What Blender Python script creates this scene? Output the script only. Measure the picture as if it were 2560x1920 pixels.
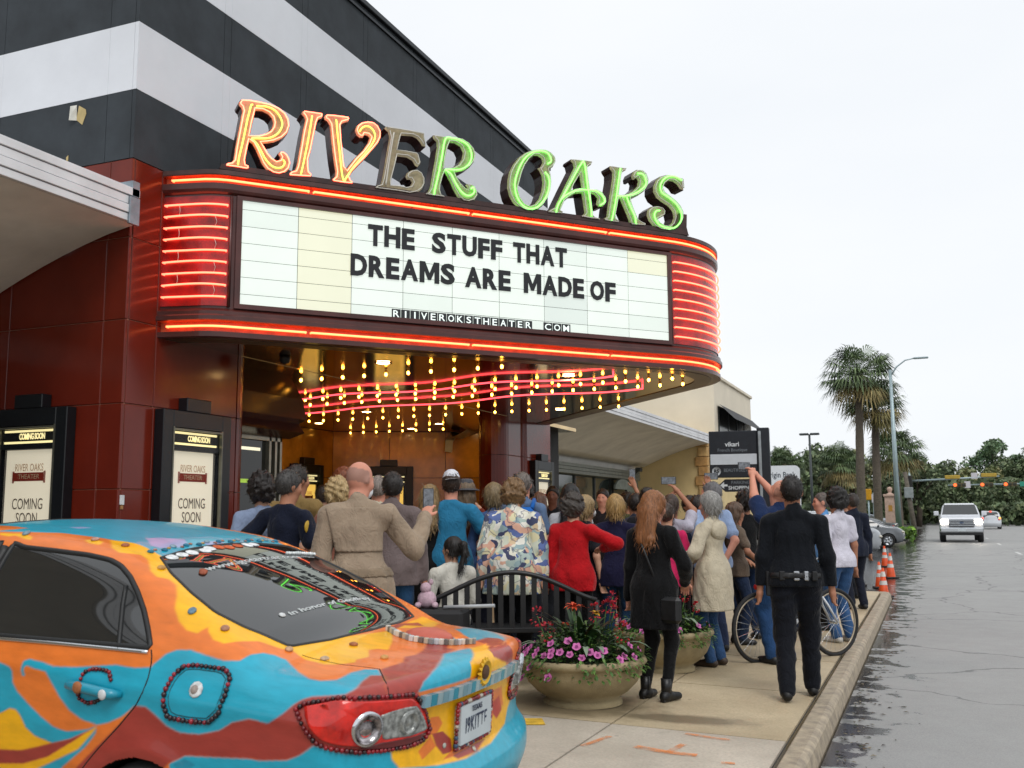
import bpy, bmesh, math, random
import numpy as np
from mathutils import Vector, Matrix, Euler
from mathutils.geometry import tessellate_polygon
random.seed(7); RNG = np.random.default_rng(7)
for o in list(bpy.data.objects): bpy.data.objects.remove(o)
S = bpy.context.scene
COL = S.collection
rad = math.radians
# ------------------------------------------------------------ camera
cam = bpy.data.cameras.new('camera'); camo = bpy.data.objects.new('camera', cam); COL.objects.link(camo)
camo.location = (0, 0, 1.5)
camo.rotation_euler = (rad(97.468), rad(0.341), rad(22.629))
cam.lens = 35; cam.sensor_width = 36; cam.clip_start = 0.05; cam.clip_end = 3000
S.camera = camo
cam.dof.use_dof = True; cam.dof.focus_distance = 10.5; cam.dof.aperture_fstop = 4.5
S.render.resolution_x = 1024; S.render.resolution_y = 768
# ------------------------------------------------------------ sky: even overcast
SUN_EL, SUN_AZ = rad(48), rad(140)        # behind the camera, from the street side
w = bpy.data.worlds.new('World'); S.world = w; w.use_nodes = True
nt = w.node_tree; nt.nodes.clear()
sky = nt.nodes.new('ShaderNodeTexSky'); sky.sky_type = 'NISHITA'; sky.sun_disc = False
sky.sun_elevation = SUN_EL; sky.sun_rotation = SUN_AZ
bg1 = nt.nodes.new('ShaderNodeBackground'); bg1.inputs['Strength'].default_value = 0.06
nt.links.new(sky.outputs['Color'], bg1.inputs['Color'])
bg2 = nt.nodes.new('ShaderNodeBackground')
tc = nt.nodes.new('ShaderNodeTexCoord')
mp = nt.nodes.new('ShaderNodeMapping'); mp.inputs['Scale'].default_value = (1.2, 1.2, 3.5)
nz = nt.nodes.new('ShaderNodeTexNoise'); nz.inputs['Scale'].default_value = 1.6; nz.inputs['Detail'].default_value = 5
nt.links.new(tc.outputs['Generated'], mp.inputs['Vector']); nt.links.new(mp.outputs['Vector'], nz.inputs['Vector'])
cr = nt.nodes.new('ShaderNodeValToRGB')
cr.color_ramp.elements[0].position = 0.3; cr.color_ramp.elements[0].color = (0.87, 0.905, 0.945, 1)
cr.color_ramp.elements[1].position = 0.75; cr.color_ramp.elements[1].color = (0.945, 0.965, 0.985, 1)
nt.links.new(nz.outputs['Fac'], cr.inputs['Fac'])
nt.links.new(cr.outputs['Color'], bg2.inputs['Color']); bg2.inputs['Strength'].default_value = 1.10
mx = nt.nodes.new('ShaderNodeMixShader'); mx.inputs['Fac'].default_value = 0.93
nt.links.new(bg1.outputs[0], mx.inputs[1]); nt.links.new(bg2.outputs[0], mx.inputs[2])
wo = nt.nodes.new('ShaderNodeOutputWorld'); nt.links.new(mx.outputs[0], wo.inputs['Surface'])
# ------------------------------------------------------------ sun behind the cloud
sl = bpy.data.lights.new('sun', 'SUN'); sl.energy = 1.25; sl.angle = rad(28); sl.color = (1, 0.97, 0.93)
so = bpy.data.objects.new('sun', sl); COL.objects.link(so)
so.rotation_euler = (rad(90) - SUN_EL, 0, rad(180) - SUN_AZ)        # light travels away from (sin az, cos az)
# ------------------------------------------------------------ exposure
vs = S.view_settings
S.display_settings.display_device = 'sRGB'; vs.view_transform = 'Standard'; vs.look = 'None'
vs.exposure = 0.0; vs.gamma = 1.0; vs.use_curve_mapping = False
S.render.engine = 'CYCLES'; S.cycles.max_bounces = 7; S.cycles.diffuse_bounces = 3; S.cycles.glossy_bounces = 3; S.cycles.transmission_bounces = 4; S.cycles.caustics_reflective = False; S.cycles.caustics_refractive = False

# ============================================================ helpers
def empty(name, loc=(0, 0, 0), rz=0, parent=None):
    o = bpy.data.objects.new(name, None); COL.objects.link(o)
    o.location = loc; o.rotation_euler = (0, 0, rz); o.empty_display_size = 0.2
    if parent: o.parent = parent
    return o
def tag(o, label=None, cat=None, group=None, kind=None):
    if label: o['label'] = label
    if cat: o['category'] = cat
    if group: o['group'] = group
    if kind: o['kind'] = kind
    return o
def thing(name, label, cat, loc=(0, 0, 0), rz=0, group=None):
    return tag(empty(name, loc, rz), label, cat, group)
def mobj(name, me, parent=None, loc=None, rot=None):
    o = bpy.data.objects.new(name, me); COL.objects.link(o)
    if parent: o.parent = parent
    if loc is not None: o.location = loc
    if rot is not None: o.rotation_euler = rot
    return o
def rgb(h):                       # sRGB hex or 0-255 triple -> linear
    if isinstance(h, str): h = [int(h[i:i+2], 16) for i in (0, 2, 4)]
    f = lambda c: c/12.92 if c <= .04045 else ((c+.055)/1.055)**2.4
    return tuple(f(c/255) for c in h)
_M = {}
def mat(name, col=(.5, .5, .5), rough=.6, metal=0., var=.12, vscale=6., bump=0., bscale=60., spec=.5, coat=0., emit=None, es=0.,
        alpha=1., trans=0., col2=None, streak=None, attr=None, ior=1.45, rvar=0.):
    """Principled material with object-space noise variation in colour, roughness and relief."""
    if name in _M: return _M[name]
    m = bpy.data.materials.new(name); m.use_nodes = True; n = m.node_tree; b = n.nodes['Principled BSDF']
    L = n.links.new
    b.inputs['Roughness'].default_value = rough; b.inputs['Metallic'].default_value = metal
    b.inputs['Specular IOR Level'].default_value = spec; b.inputs['Coat Weight'].default_value = coat
    b.inputs['Coat Roughness'].default_value = .06; b.inputs['IOR'].default_value = ior
    b.inputs['Transmission Weight'].default_value = trans; b.inputs['Alpha'].default_value = alpha
    tc = n.nodes.new('ShaderNodeTexCoord')
    mp = n.nodes.new('ShaderNodeMapping'); L(tc.outputs['Object'], mp.inputs['Vector'])
    if streak: mp.inputs['Scale'].default_value = streak
    c2 = col2 if col2 else tuple(c*(1-var*2.2) for c in col)
    c1 = col if col2 else tuple(min(1, c*(1+var*.6)) for c in col)
    if attr:
        at = n.nodes.new('ShaderNodeAttribute'); at.attribute_name = attr; src = at.outputs['Color']
        if var > 0:
            nz = n.nodes.new('ShaderNodeTexNoise'); nz.inputs['Scale'].default_value = vscale; nz.inputs['Detail'].default_value = 4
            L(mp.outputs[0], nz.inputs['Vector'])
            mr = n.nodes.new('ShaderNodeMapRange'); mr.inputs[1].default_value = .3; mr.inputs[2].default_value = .7
            mr.inputs[3].default_value = 1-var; mr.inputs[4].default_value = 1+var*.5; L(nz.outputs['Fac'], mr.inputs[0])
            vm = n.nodes.new('ShaderNodeVectorMath'); vm.operation = 'SCALE'; L(src, vm.inputs[0]); L(mr.outputs[0], vm.inputs['Scale'])
            src = vm.outputs[0]
        L(src, b.inputs['Base Color'])
    elif var > 0 or col2:
        nz = n.nodes.new('ShaderNodeTexNoise'); nz.inputs['Scale'].default_value = vscale; nz.inputs['Detail'].default_value = 6
        nz.inputs['Roughness'].default_value = .6
        L(mp.outputs[0], nz.inputs['Vector'])
        r = n.nodes.new('ShaderNodeValToRGB'); r.color_ramp.elements[0].position = .32; r.color_ramp.elements[1].position = .68
        r.color_ramp.elements[0].color = (*c2, 1); r.color_ramp.elements[1].color = (*c1, 1)
        L(nz.outputs['Fac'], r.inputs['Fac']); L(r.outputs['Color'], b.inputs['Base Color'])
        if rvar > 0:
            mr = n.nodes.new('ShaderNodeMapRange'); mr.inputs[3].default_value = max(0, rough-rvar); mr.inputs[4].default_value = min(1, rough+rvar)
            mr.inputs[1].default_value = .3; mr.inputs[2].default_value = .7
            L(nz.outputs['Fac'], mr.inputs[0]); L(mr.outputs[0], b.inputs['Roughness'])
    else:
        b.inputs['Base Color'].default_value = (*col, 1)
    if bump > 0:
        nb = n.nodes.new('ShaderNodeTexNoise'); nb.inputs['Scale'].default_value = bscale; nb.inputs['Detail'].default_value = 5
        L(mp.outputs[0], nb.inputs['Vector'])
        bp = n.nodes.new('ShaderNodeBump'); bp.inputs['Strength'].default_value = bump; bp.inputs['Distance'].default_value = .01
        L(nb.outputs['Fac'], bp.inputs['Height']); L(bp.outputs[0], b.inputs['Normal'])
    if emit:
        b.inputs['Emission Color'].default_value = (*emit, 1); b.inputs['Emission Strength'].default_value = es
    _M[name] = m
    return m
def newmesh(name, v, f, mats=None, mi=None, smooth=False):
    me = bpy.data.meshes.new(name)
    me.from_pydata([tuple(map(float, p)) for p in v], [], [tuple(map(int, q)) for q in f])
    for m in (mats if isinstance(mats, (list, tuple)) else [mats] if mats else []): me.materials.append(m)
    if mi is not None: me.polygons.foreach_set('material_index', np.asarray(mi, dtype=np.int32))
    if smooth: me.polygons.foreach_set('use_smooth', np.ones(len(me.polygons), dtype=bool))
    me.update(); return me
def fastmesh(name, v, quads, mats=None, mi=None, smooth=True, col=None):
    """numpy verts (n,3) and quads (m,4) -> mesh, optional per-vertex colour"""
    v = np.asarray(v, np.float32); q = np.asarray(quads, np.int32); k = q.shape[1]
    me = bpy.data.meshes.new(name); me.vertices.add(len(v)); me.vertices.foreach_set('co', v.ravel())
    me.loops.add(q.size); me.loops.foreach_set('vertex_index', q.ravel())
    me.polygons.add(len(q)); me.polygons.foreach_set('loop_start', np.arange(0, q.size, k, dtype=np.int32))
    me.update(calc_edges=True)
    for m in (mats if isinstance(mats, (list, tuple)) else [mats] if mats else []): me.materials.append(m)
    if mi is not None: me.polygons.foreach_set('material_index', np.asarray(mi, dtype=np.int32))
    if smooth: me.polygons.foreach_set('use_smooth', np.ones(len(q), dtype=bool))
    if col is not None:
        a = me.color_attributes.new('Col', 'FLOAT_COLOR', 'POINT')
        c = np.ones((len(v), 4), np.float32); c[:, :3] = col; a.data.foreach_set('color', c.ravel())
    me.validate(); me.update(); return me
class MB:
    """collects faces, then links them as one mesh object"""
    def __init__(s): s.v = []; s.f = []; s.mi = []; s.sm = []; s.m = 0
    def add(s, v, f, smooth=False):
        k = len(s.v); s.v += [tuple(p) for p in v]
        for q in f: s.f.append(tuple(i+k for i in q)); s.mi.append(s.m); s.sm.append(smooth)
        return s
    def box(s, x0, x1, y0, y1, z0, z1, bev=0.):
        if bev <= 0:
            v = [(x, y, z) for z in (z0, z1) for y in (y0, y1) for x in (x0, x1)]
            return s.add(v, [(0, 2, 3, 1), (4, 5, 7, 6), (0, 1, 5, 4), (2, 6, 7, 3), (0, 4, 6, 2), (1, 3, 7, 5)])
        b = min(bev, (x1-x0)*.45, (y1-y0)*.45, (z1-z0)*.45)
        bm = bmesh.new(); bmesh.ops.create_cube(bm, size=1)
        for q in bm.verts: q.co = Vector(((x0+x1)/2+q.co.x*(x1-x0), (y0+y1)/2+q.co.y*(y1-y0), (z0+z1)/2+q.co.z*(z1-z0)))
        bmesh.ops.bevel(bm, geom=bm.edges[:], offset=b, segments=1, affect='EDGES')
        bm.verts.ensure_lookup_table()
        s.add([q.co[:] for q in bm.verts], [[q.index for q in f.verts] for f in bm.faces]); bm.free(); return s
    def quad(s, a, b, c, d): return s.add([a, b, c, d], [(0, 1, 2, 3)])
    def tube(s, pts, r, n=8, closed=False, cap=True):
        P = [Vector(p) for p in pts]; N = len(P)
        R = r if isinstance(r, (list, tuple, np.ndarray)) else [r]*N
        V = []; up = None
        for i, p in enumerate(P):
            if closed: t = (P[(i+1) % N]-P[i-1])
            else: t = P[min(i+1, N-1)]-P[max(i-1, 0)]
            if t.length < 1e-9: t = Vector((0, 0, 1))
            t.normalize()
            if up is None:
                up = Vector((0, 0, 1)) if abs(t.z) < .9 else Vector((1, 0, 0))
            a = t.cross(up)
            if a.length < 1e-6: a = t.orthogonal()
            a.normalize(); b_ = a.cross(t).normalized(); up = b_
            for k in range(n):
                th = 2*math.pi*k/n; V.append(p+(a*math.cos(th)+b_*math.sin(th))*R[i])
        F = []
        for i in range(N if closed else N-1):
            for k in range(n):
                j = (i+1) % N
                F.append((i*n+k, i*n+(k+1) % n, j*n+(k+1) % n, j*n+k))
        s.add(V, F, True)
        if cap and not closed:
            k0 = len(s.v)-len(V)
            s.f.append(tuple(k0+i for i in reversed(range(n)))); s.mi.append(s.m); s.sm.append(False)
            s.f.append(tuple(k0+(N-1)*n+i for i in range(n))); s.mi.append(s.m); s.sm.append(False)
        return s
    def lathe(s, prof, n=24, c=(0, 0, 0), smooth=True, M=None):
        V = []; F = []
        for (r, z) in prof:
            for k in range(n):
                th = 2*math.pi*k/n; p = Vector((r*math.cos(th), r*math.sin(th), z))
                if M is not None: p = M @ p
                V.append((p.x+c[0], p.y+c[1], p.z+c[2]))
        for i in range(len(prof)-1):
            for k in range(n): F.append((i*n+k, i*n+(k+1) % n, (i+1)*n+(k+1) % n, (i+1)*n+k))
        return s.add(V, F, smooth)
    def ball(s, c, r, n=8, m=6):
        rr = r if isinstance(r, (tuple, list)) else (r, r, r)
        V = []; F = []
        for i in range(m+1):
            ph = math.pi*i/m
            for k in range(n):
                th = 2*math.pi*k/n
                V.append((c[0]+rr[0]*math.sin(ph)*math.cos(th), c[1]+rr[1]*math.sin(ph)*math.sin(th), c[2]+rr[2]*math.cos(ph)))
        for i in range(m):
            for k in range(n): F.append((i*n+k, (i+1)*n+k, (i+1)*n+(k+1) % n, i*n+(k+1) % n))
        return s.add(V, F, True)
    def prism(s, poly, d0, d1, fr, holes=()):
        """polygon in 2-D extruded from d0 to d1; fr maps (u, v, d) to space"""
        loops = [poly]+list(holes); flat = [p for l in loops for p in l]; n = len(flat)
        tri = tessellate_polygon([[Vector((p[0], p[1], 0)) for p in l] for l in loops])
        V = [fr(p[0], p[1], d1) for p in flat]+[fr(p[0], p[1], d0) for p in flat]
        F = [tuple(t) for t in tri]+[tuple(n+i for i in reversed(t)) for t in tri]
        k = 0
        for l in loops:
            for i in range(len(l)): a, b = k+i, k+(i+1) % len(l); F.append((a, b, n+b, n+a))
            k += len(l)
        return s.add(V, F)
    def build(s, name, mats, parent=None, loc=None, rot=None, recalc=False):
        me = newmesh(name, s.v, s.f, mats, s.mi if any(s.mi) else None)
        me.polygons.foreach_set('use_smooth', np.asarray(s.sm, dtype=bool))
        if recalc:
            bm = bmesh.new(); bm.from_mesh(me); bmesh.ops.recalc_face_normals(bm, faces=bm.faces[:]); bm.to_mesh(me); bm.free()
        return mobj(name, me, parent, loc, rot)
def copy_tree(o, parent=None):
    c = o.copy(); COL.objects.link(c); c.parent = parent
    for ch in [x for x in bpy.data.objects if x.parent is o]: copy_tree(ch, c)
    return c
def text_mesh(txt, size=1., bold=0., align='CENTER', depth=0., spacing=1.):
    """flat lettering from the built-in font, as a mesh in its own x-y plane"""
    cu = bpy.data.curves.new('t', 'FONT'); cu.body = txt; cu.size = size; cu.align_x = align; cu.align_y = 'CENTER'
    cu.offset = bold; cu.extrude = depth; cu.space_character = spacing; cu.resolution_u = 3
    o = bpy.data.objects.new('t', cu); COL.objects.link(o)
    dg = bpy.context.evaluated_depsgraph_get(); dg.update()
    me = bpy.data.meshes.new_from_object(o.evaluated_get(dg)); bpy.data.objects.remove(o); bpy.data.curves.remove(cu)
    return me
def place_text(name, txt, parent, origin, ux, uy, size, m, bold=0., align='CENTER', depth=0.001, spacing=1., sx=1.):
    """text standing at origin, reading along ux, upright along uy"""
    me = text_mesh(txt, size, bold, align, depth, spacing)
    ux = Vector(ux).normalized(); uy = Vector(uy).normalized(); un = ux.cross(uy)
    T = Matrix((( *(ux*sx),), ( *uy,), ( *un,))).transposed().to_4x4(); T.translation = Vector(origin)
    me.transform(T); me.materials.clear(); me.materials.append(m)
    return mobj(name, me, parent)
# ============================================================ SETTING
YC_ = 7.84; KX = -0.80                       # kerb line
def gz(x): return 0.022*max(0., -0.95-max(x, -7.6))   # the pavement rises towards the building
def nodes(name):
    m = bpy.data.materials.new(name); m.use_nodes = True; n = m.node_tree
    return m, n, n.nodes['Principled BSDF'], n.links.new
def noise(n, L, vec, scale, detail=5, rough=.6):
    t = n.nodes.new('ShaderNodeTexNoise'); t.inputs['Scale'].default_value = scale; t.inputs['Detail'].default_value = detail
    t.inputs['Roughness'].default_value = rough; L(vec, t.inputs['Vector']); return t.outputs['Fac']
def ramp(n, L, fac, stops):
    r = n.nodes.new('ShaderNodeValToRGB'); e = r.color_ramp.elements
    while len(e) < len(stops): e.new(.5)
    for k, (p, c) in enumerate(stops): e[k].position = p; e[k].color = (*c, 1) if len(c) == 3 else c
    L(fac, r.inputs['Fac']); return r.outputs['Color']
def mixc(n, L, fac, a, b, mode='MIX'):
    m = n.nodes.new('ShaderNodeMix'); m.data_type = 'RGBA'; m.blend_type = mode
    if isinstance(fac, float): m.inputs[0].default_value = fac
    else: L(fac, m.inputs[0])
    for k, s in ((6, a), (7, b)):
        if isinstance(s, tuple): m.inputs[k].default_value = (*s, 1)
        else: L(s, m.inputs[k])
    return m.outputs[2]
def math_(n, L, op, a, b=None):
    m = n.nodes.new('ShaderNodeMath'); m.operation = op
    for k, s in ((0, a), (1, b)):
        if s is None: continue
        if isinstance(s, (int, float)): m.inputs[k].default_value = s
        else: L(s, m.inputs[k])
    return m.outputs[0]
def wpos(n): return n.nodes.new('ShaderNodeNewGeometry').outputs['Position']
def bumpn(n, L, b, h, st, dist=.01):
    bp = n.nodes.new('ShaderNodeBump'); bp.inputs['Strength'].default_value = st; bp.inputs['Distance'].default_value = dist
    L(h, bp.inputs['Height']); L(bp.outputs[0], b.inputs['Normal'])
# --- wet asphalt
mR, n, b, L = nodes('wet_asphalt'); P = wpos(n)
big = noise(n, L, P, .35, 6); fine = noise(n, L, P, 90, 3); mid = noise(n, L, P, 3.2, 6)
c = ramp(n, L, big, [(.3, (.20, .20, .198)), (.7, (.265, .262, .255))])
c = mixc(n, L, ramp(n, L, fine, [(.35, (0, 0, 0)), (.75, (1, 1, 1))]), c, (.33, .325, .31))
vor = n.nodes.new('ShaderNodeTexVoronoi'); vor.feature = 'DISTANCE_TO_EDGE'; vor.inputs['Scale'].default_value = .28
nv = n.nodes.new('ShaderNodeTexNoise'); nv.inputs['Scale'].default_value = 1.4; nv.inputs['Detail'].default_value = 6; L(P, nv.inputs['Vector'])
va = n.nodes.new('ShaderNodeVectorMath'); va.operation = 'MULTIPLY_ADD'; va.inputs[1].default_value = (.9, .9, 0); L(nv.outputs['Color'], va.inputs[0]); L(P, va.inputs[2])
L(va.outputs[0], vor.inputs['Vector'])
crk = ramp(n, L, vor.outputs['Distance'], [(.0, (1, 1, 1)), (.0028, (1, 1, 1)), (.006, (0, 0, 0))])
c = mixc(n, L, math_(n, L, 'MULTIPLY', crk, .7), c, (.03, .03, .03))
sx = n.nodes.new('ShaderNodeSeparateXYZ'); L(P, sx.inputs[0])
# broken, soaked gutter beside the kerb
gut = math_(n, L, 'ADD', math_(n, L, 'MULTIPLY', math_(n, L, 'ADD', sx.outputs[0], .42), -1.1), math_(n, L, 'MULTIPLY', math_(n, L, 'SUBTRACT', mid, .5), 3.2))
gm = ramp(n, L, gut, [(.08, (0, 0, 0)), (.22, (1, 1, 1))])
c = mixc(n, L, gm, c, (.028, .027, .026))
L(c, b.inputs['Base Color'])
rr = ramp(n, L, mid, [(.3, (.52, .52, .52)), (.7, (.64, .64, .64))])
rr = mixc(n, L, gm, rr, (.10, .10, .10)); L(rr, b.inputs['Roughness'])
bumpn(n, L, b, fine, .2, .005)
# --- ground far and wide
mG = mat('verge_ground', (.09, .085, .07), .95, var=.3, vscale=.4)
g = MB(); g.box(-900, 900, -300, 1500, -1.2, -.17); tag(g.build('ground', mG), kind='structure')
r_ = MB(); r_.box(-.745, 13.6, -40, 168, -.5, -.13); tag(r_.build('road', mR), kind='structure')
r_ = MB(); r_.box(-5.9, -.745, 20.6, 86, -.5, -.134); r_.box(-90, -.745, 86, 104, -.5, -.134); tag(r_.build('parking_lane', mR), kind='structure')
r_ = MB(); r_.box(13.6, 60, 86, 104, -.5, -.134); tag(r_.build('side_street', mR), kind='structure')
# --- lane dashes, worn
mP = mat('worn_road_paint', (.62, .62, .60), .5, var=.2, vscale=12)
for k, y in enumerate((31, 43, 55, 67)):
    p = MB(); p.box(3.05, 3.17, y, y+2.6, -.132, -.126); tag(p.build('lane_marking', mP), kind='structure')
# --- driveway under the parked car
mD = mat('driveway_concrete', rgb('9a8f80'), .75, var=.15, vscale=3, bump=.3, bscale=80)
q = MB(); q.add([(-7.6, -4, .02), (KX+.05, -4, -.13), (KX+.05, 5.42, -.13), (-7.6, 5.42, .02), (-7.6, -4, -.4), (KX+.05, -4, -.4), (KX+.05, 5.42, -.4), (-7.6, 5.42, -.4)],
    [(0, 1, 2, 3), (4, 7, 6, 5), (0, 4, 5, 1), (1, 5, 6, 2), (2, 6, 7, 3), (3, 7, 4, 0)])
tag(q.build('driveway', mD), kind='structure')
# --- pavement of separate slabs
def slab_mat(name, ca, cb):
    m, n, b, L = nodes(name); P = wpos(n)
    f = noise(n, L, P, 55, 4); m1 = noise(n, L, P, 1.3, 6); m2 = noise(n, L, P, 7, 6)
    c = ramp(n, L, m1, [(.3, ca), (.72, cb)])
    c = mixc(n, L, ramp(n, L, f, [(.4, (0, 0, 0)), (.7, (.5, .5, .5))]), c, tuple(x*.62 for x in ca))
    c = mixc(n, L, ramp(n, L, m2, [(.62, (0, 0, 0)), (.75, (.35, .35, .35))]), c, tuple(x*.45 for x in ca))
    # water that ran out of the planter and dried unevenly: a tongue from its foot towards the kerb; plus another dark patch around the bench
    def blob(cx, cy, ax, ay, rot):
        mp = n.nodes.new('ShaderNodeMapping'); mp.vector_type = 'TEXTURE'
        mp.inputs['Location'].default_value = (cx, cy, 0); mp.inputs['Rotation'].default_value = (0, 0, rot); mp.inputs['Scale'].default_value = (ax, ay, 99)
        L(P, mp.inputs['Vector']); ln = n.nodes.new('ShaderNodeVectorMath'); ln.operation = 'LENGTH'; L(mp.outputs[0], ln.inputs[0])
        return math_(n, L, 'ADD', ln.outputs['Value'], math_(n, L, 'MULTIPLY', math_(n, L, 'SUBTRACT', m2, .5), .7))
    d = math_(n, L, 'MINIMUM', blob(-2.75, 7.55, .95, .62, .1), math_(n, L, 'MINIMUM', blob(-1.75, 7.40, .60, .20, .12), blob(-3.6, 8.6, 1.1, .8, 0.4)))
    st = ramp(n, L, d, [(.55, (1, 1, 1)), (.62, (.8, .8, .8)), (1.02, (0, 0, 0))])
    c = mixc(n, L, math_(n, L, 'MULTIPLY', st, .72), c, tuple(x*.22 for x in ca)); L(c, b.inputs['Base Color'])
    vg = n.nodes.new('ShaderNodeTexVoronoi'); vg.inputs['Scale'].default_value = 3.1; vg.inputs['Randomness'].default_value = 1.; L(P, vg.inputs['Vector'])
    L(mixc(n, L, st, ramp(n, L, m1, [(.3, (.5, .5, .5)), (.7, (.72, .72, .72))]), (.3, .3, .3)), b.inputs['Roughness'])
    c0 = b.inputs['Base Color'].links[0].from_socket; m3 = noise(n, L, P, .55, 7, .7)
    c0 = mixc(n, L, ramp(n, L, vg.outputs['Distance'], [(.0, (.55, .55, .55)), (.045, (.5, .5, .5)), (.06, (0, 0, 0))]), c0, tuple(x*.35 for x in ca))      # trodden gum
    c0 = mixc(n, L, ramp(n, L, m3, [(.42, (0, 0, 0)), (.62, (.45, .45, .45))]), c0, tuple(x*.55 for x in ca)); L(c0, b.inputs['Base Color'])                # broad grime
    bumpn(n, L, b, f, .4, .008); return m
mS1 = slab_mat('tan_aggregate_concrete', rgb('b6a484'), rgb('ccbb9c'))
mS2 = slab_mat('pale_concrete', rgb('b8ae9e'), rgb('cdc2b2'))
pave = tag(empty('pavement'), kind='structure')
q = MB(); q.add([(-7.6, 5.42, gz(-7.6)-.02), (-.96, 5.42, -.02), (-.96, 21, -.02), (-7.6, 27, gz(-7.6)-.02)], [(0, 1, 2, 3)])
tag(q.build('pavement_bed', mat('joint_dirt', (.05, .045, .04), .95)), kind='structure')
xe = [-7.6, -5.72, -3.95, -2.17, -.962]; ye = [5.42, 7.02, 8.9, 10.8, 12.7, 14.6, 16.5, 18.4, 20.55]
for i in range(4):
    for j in range(8):
        x0, x1, y0, y1 = xe[i]+.007, xe[i+1]-.007, ye[j]+.007, ye[j+1]-.007
        dz = random.uniform(-.002, .002); v = []
        for zz in (0, -.09):
            v += [(x0, y0, gz(x0)+zz+dz), (x1, y0, gz(x1)+zz+dz), (x1, y1, gz(x1)+zz+dz), (x0, y1, gz(x0)+zz+dz)]
        s = MB(); s.add(v, [(0, 1, 2, 3), (0, 4, 5, 1), (1, 5, 6, 2), (2, 6, 7, 3), (3, 7, 4, 0)])
        s.build('paving_slab', mS2 if j == 0 else mS1, pave)
# far strip of the pavement in front of the shops
for j in range(6):
    y0 = 20.56+j*2.5; s = MB()
    s.add([(-7.6, y0, .147), (-5.95, y0, .11), (-5.95, y0+2.49, .11), (-7.6, y0+2.49, .147), (-5.95, y0, -.2), (-5.95, y0+2.49, -.2), (-7.6, y0, -.2)], [(0, 1, 2, 3), (1, 4, 5, 2), (0, 6, 4, 1)])
    s.build('paving_slab', mS1, pave)
# lobby floor
q = MB(); q.box(-12.6, -7.6, 6, 24, -.1, .147); tag(q.build('lobby_floor', mat('terrazzo', rgb('6d5a48'), .35, var=.2, vscale=30)), kind='structure')
q = MB(); q.box(-10.2, -7.6, -6, YC_-.02, -.3, .12); q.box(-10.25, -7.6, 20.5, 37.1, -.3, .13); tag(q.build('shop_pavement', mS1), kind='structure')
# --- kerb stones, rounded nose, with a rounded end
mK = mat('kerb_concrete', rgb('b3a48c'), .7, var=.2, vscale=9, bump=.35, bscale=50, col2=rgb('83786a'))
kerb = tag(empty('kerb'), kind='structure')
prof = [(-.932, -.3), (-.932, -.006), (-.922, .002), (-.83, .0), (-.80, -.012), (-.785, -.035), (-.765, -.135), (-.765, -.3)]
yk = 5.42
while yk < 20.3:
    y1 = min(yk+3.02, 20.5); s = MB()
    V = [(x, y, z_) for y in (yk+.004, y1-.004) for x, z_ in prof]; k = len(prof)
    s.add(V, [(i, i+1, k+i+1, k+i) for i in range(k-1)]+[tuple(reversed(range(k))), tuple(range(k, 2*k))], False)
    s.build('kerb_stone', mK, kerb); yk = y1
s = MB(); s.lathe([(.0, .001), (.10, .0), (.145, -.012), (.165, -.05), (.18, -.135), (.18, -.3)], 20, (-.945, 20.5, 0)); s.build('kerb_end', mK, kerb)
# utility marks sprayed on the concrete
mO, n, b, L = nodes('orange_marking_paint'); P = wpos(n); b.inputs['Roughness'].default_value = .75
b.inputs['Base Color'].default_value = (*rgb('e58a48'), 1); L(ramp(n, L, math_(n, L, 'ADD', math_(n, L, 'MULTIPLY', noise(n, L, P, 9, 5), .6), math_(n, L, 'MULTIPLY', noise(n, L, P, 70, 4), .4)), [(.40, (.06, .06, .06)), (.60, (.8, .8, .8))]), b.inputs['Alpha'])
def mark(pts, w, m, nm='sprayed_mark', lab=None):
    s = MB(); P = [Vector((x, y, gz(x)+.004)) for x, y in pts]
    for a, c in zip(P[:-1], P[1:]):
        t = (c-a).normalized(); nn = Vector((-t.y, t.x, 0))*w/2; s.quad(a-nn, c-nn, c+nn, a+nn)
    return tag(s.build(nm, m), lab, 'paint mark', 'sprayed marks on the pavement')
mark([(-1.83, 6.42), (-1.62, 6.36), (-1.42, 6.36)], .075, mO, lab='orange sprayed bar on pale pavement slab, the longest of the marks')
mark([(-1.60, 6.36), (-1.56, 6.62)], .05, mO, lab='short orange sprayed stroke crossing the long orange bar')
mark([(-1.62, 6.93), (-1.42, 6.88), (-1.31, 6.87)], .05, mO, lab='orange sprayed streak along the joint near the wet tongue')
mark([(-2.14, 6.28), (-2.06, 6.62)], .045, mO, lab='orange sprayed tick nearest to the painted car')
mark([(-1.25, 6.25), (-1.17, 6.27)], .05, mO, lab='small orange sprayed dab nearest to the kerb')
mY = mat('yellow_kerb_paint', rgb('e0b53a'), .6, var=.2, vscale=15)
mark([(-3.2, 6.55), (-2.62, 6.85)], .22, mY, 'yellow_paint', 'yellow painted stripe on pavement beside the car bumper')
# far verge, lawn and hedge strip
mLawn = mat('lawn', rgb('5d7a35'), .9, var=.35, vscale=3, bump=.6, bscale=30)
q = MB(); q.box(-5.6, -1.35, 58, 85.8, -.2, .02); tag(q.build('corner_island', mat('island_kerb', rgb('a9a69c'), .8, vscale=2)), kind='structure')
q = MB(); q.box(-5.3, -1.75, 58.3, 85.5, .0, .08); tag(q.build('island_lawn', mLawn), kind='structure')
q = MB(); q.box(-300, 300, 168, 420, -.3, .02); tag(q.build('park_lawn', mat('park_lawn', rgb('4c5c30'), .95, var=.3, vscale=.3)), kind='structure')

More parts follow.
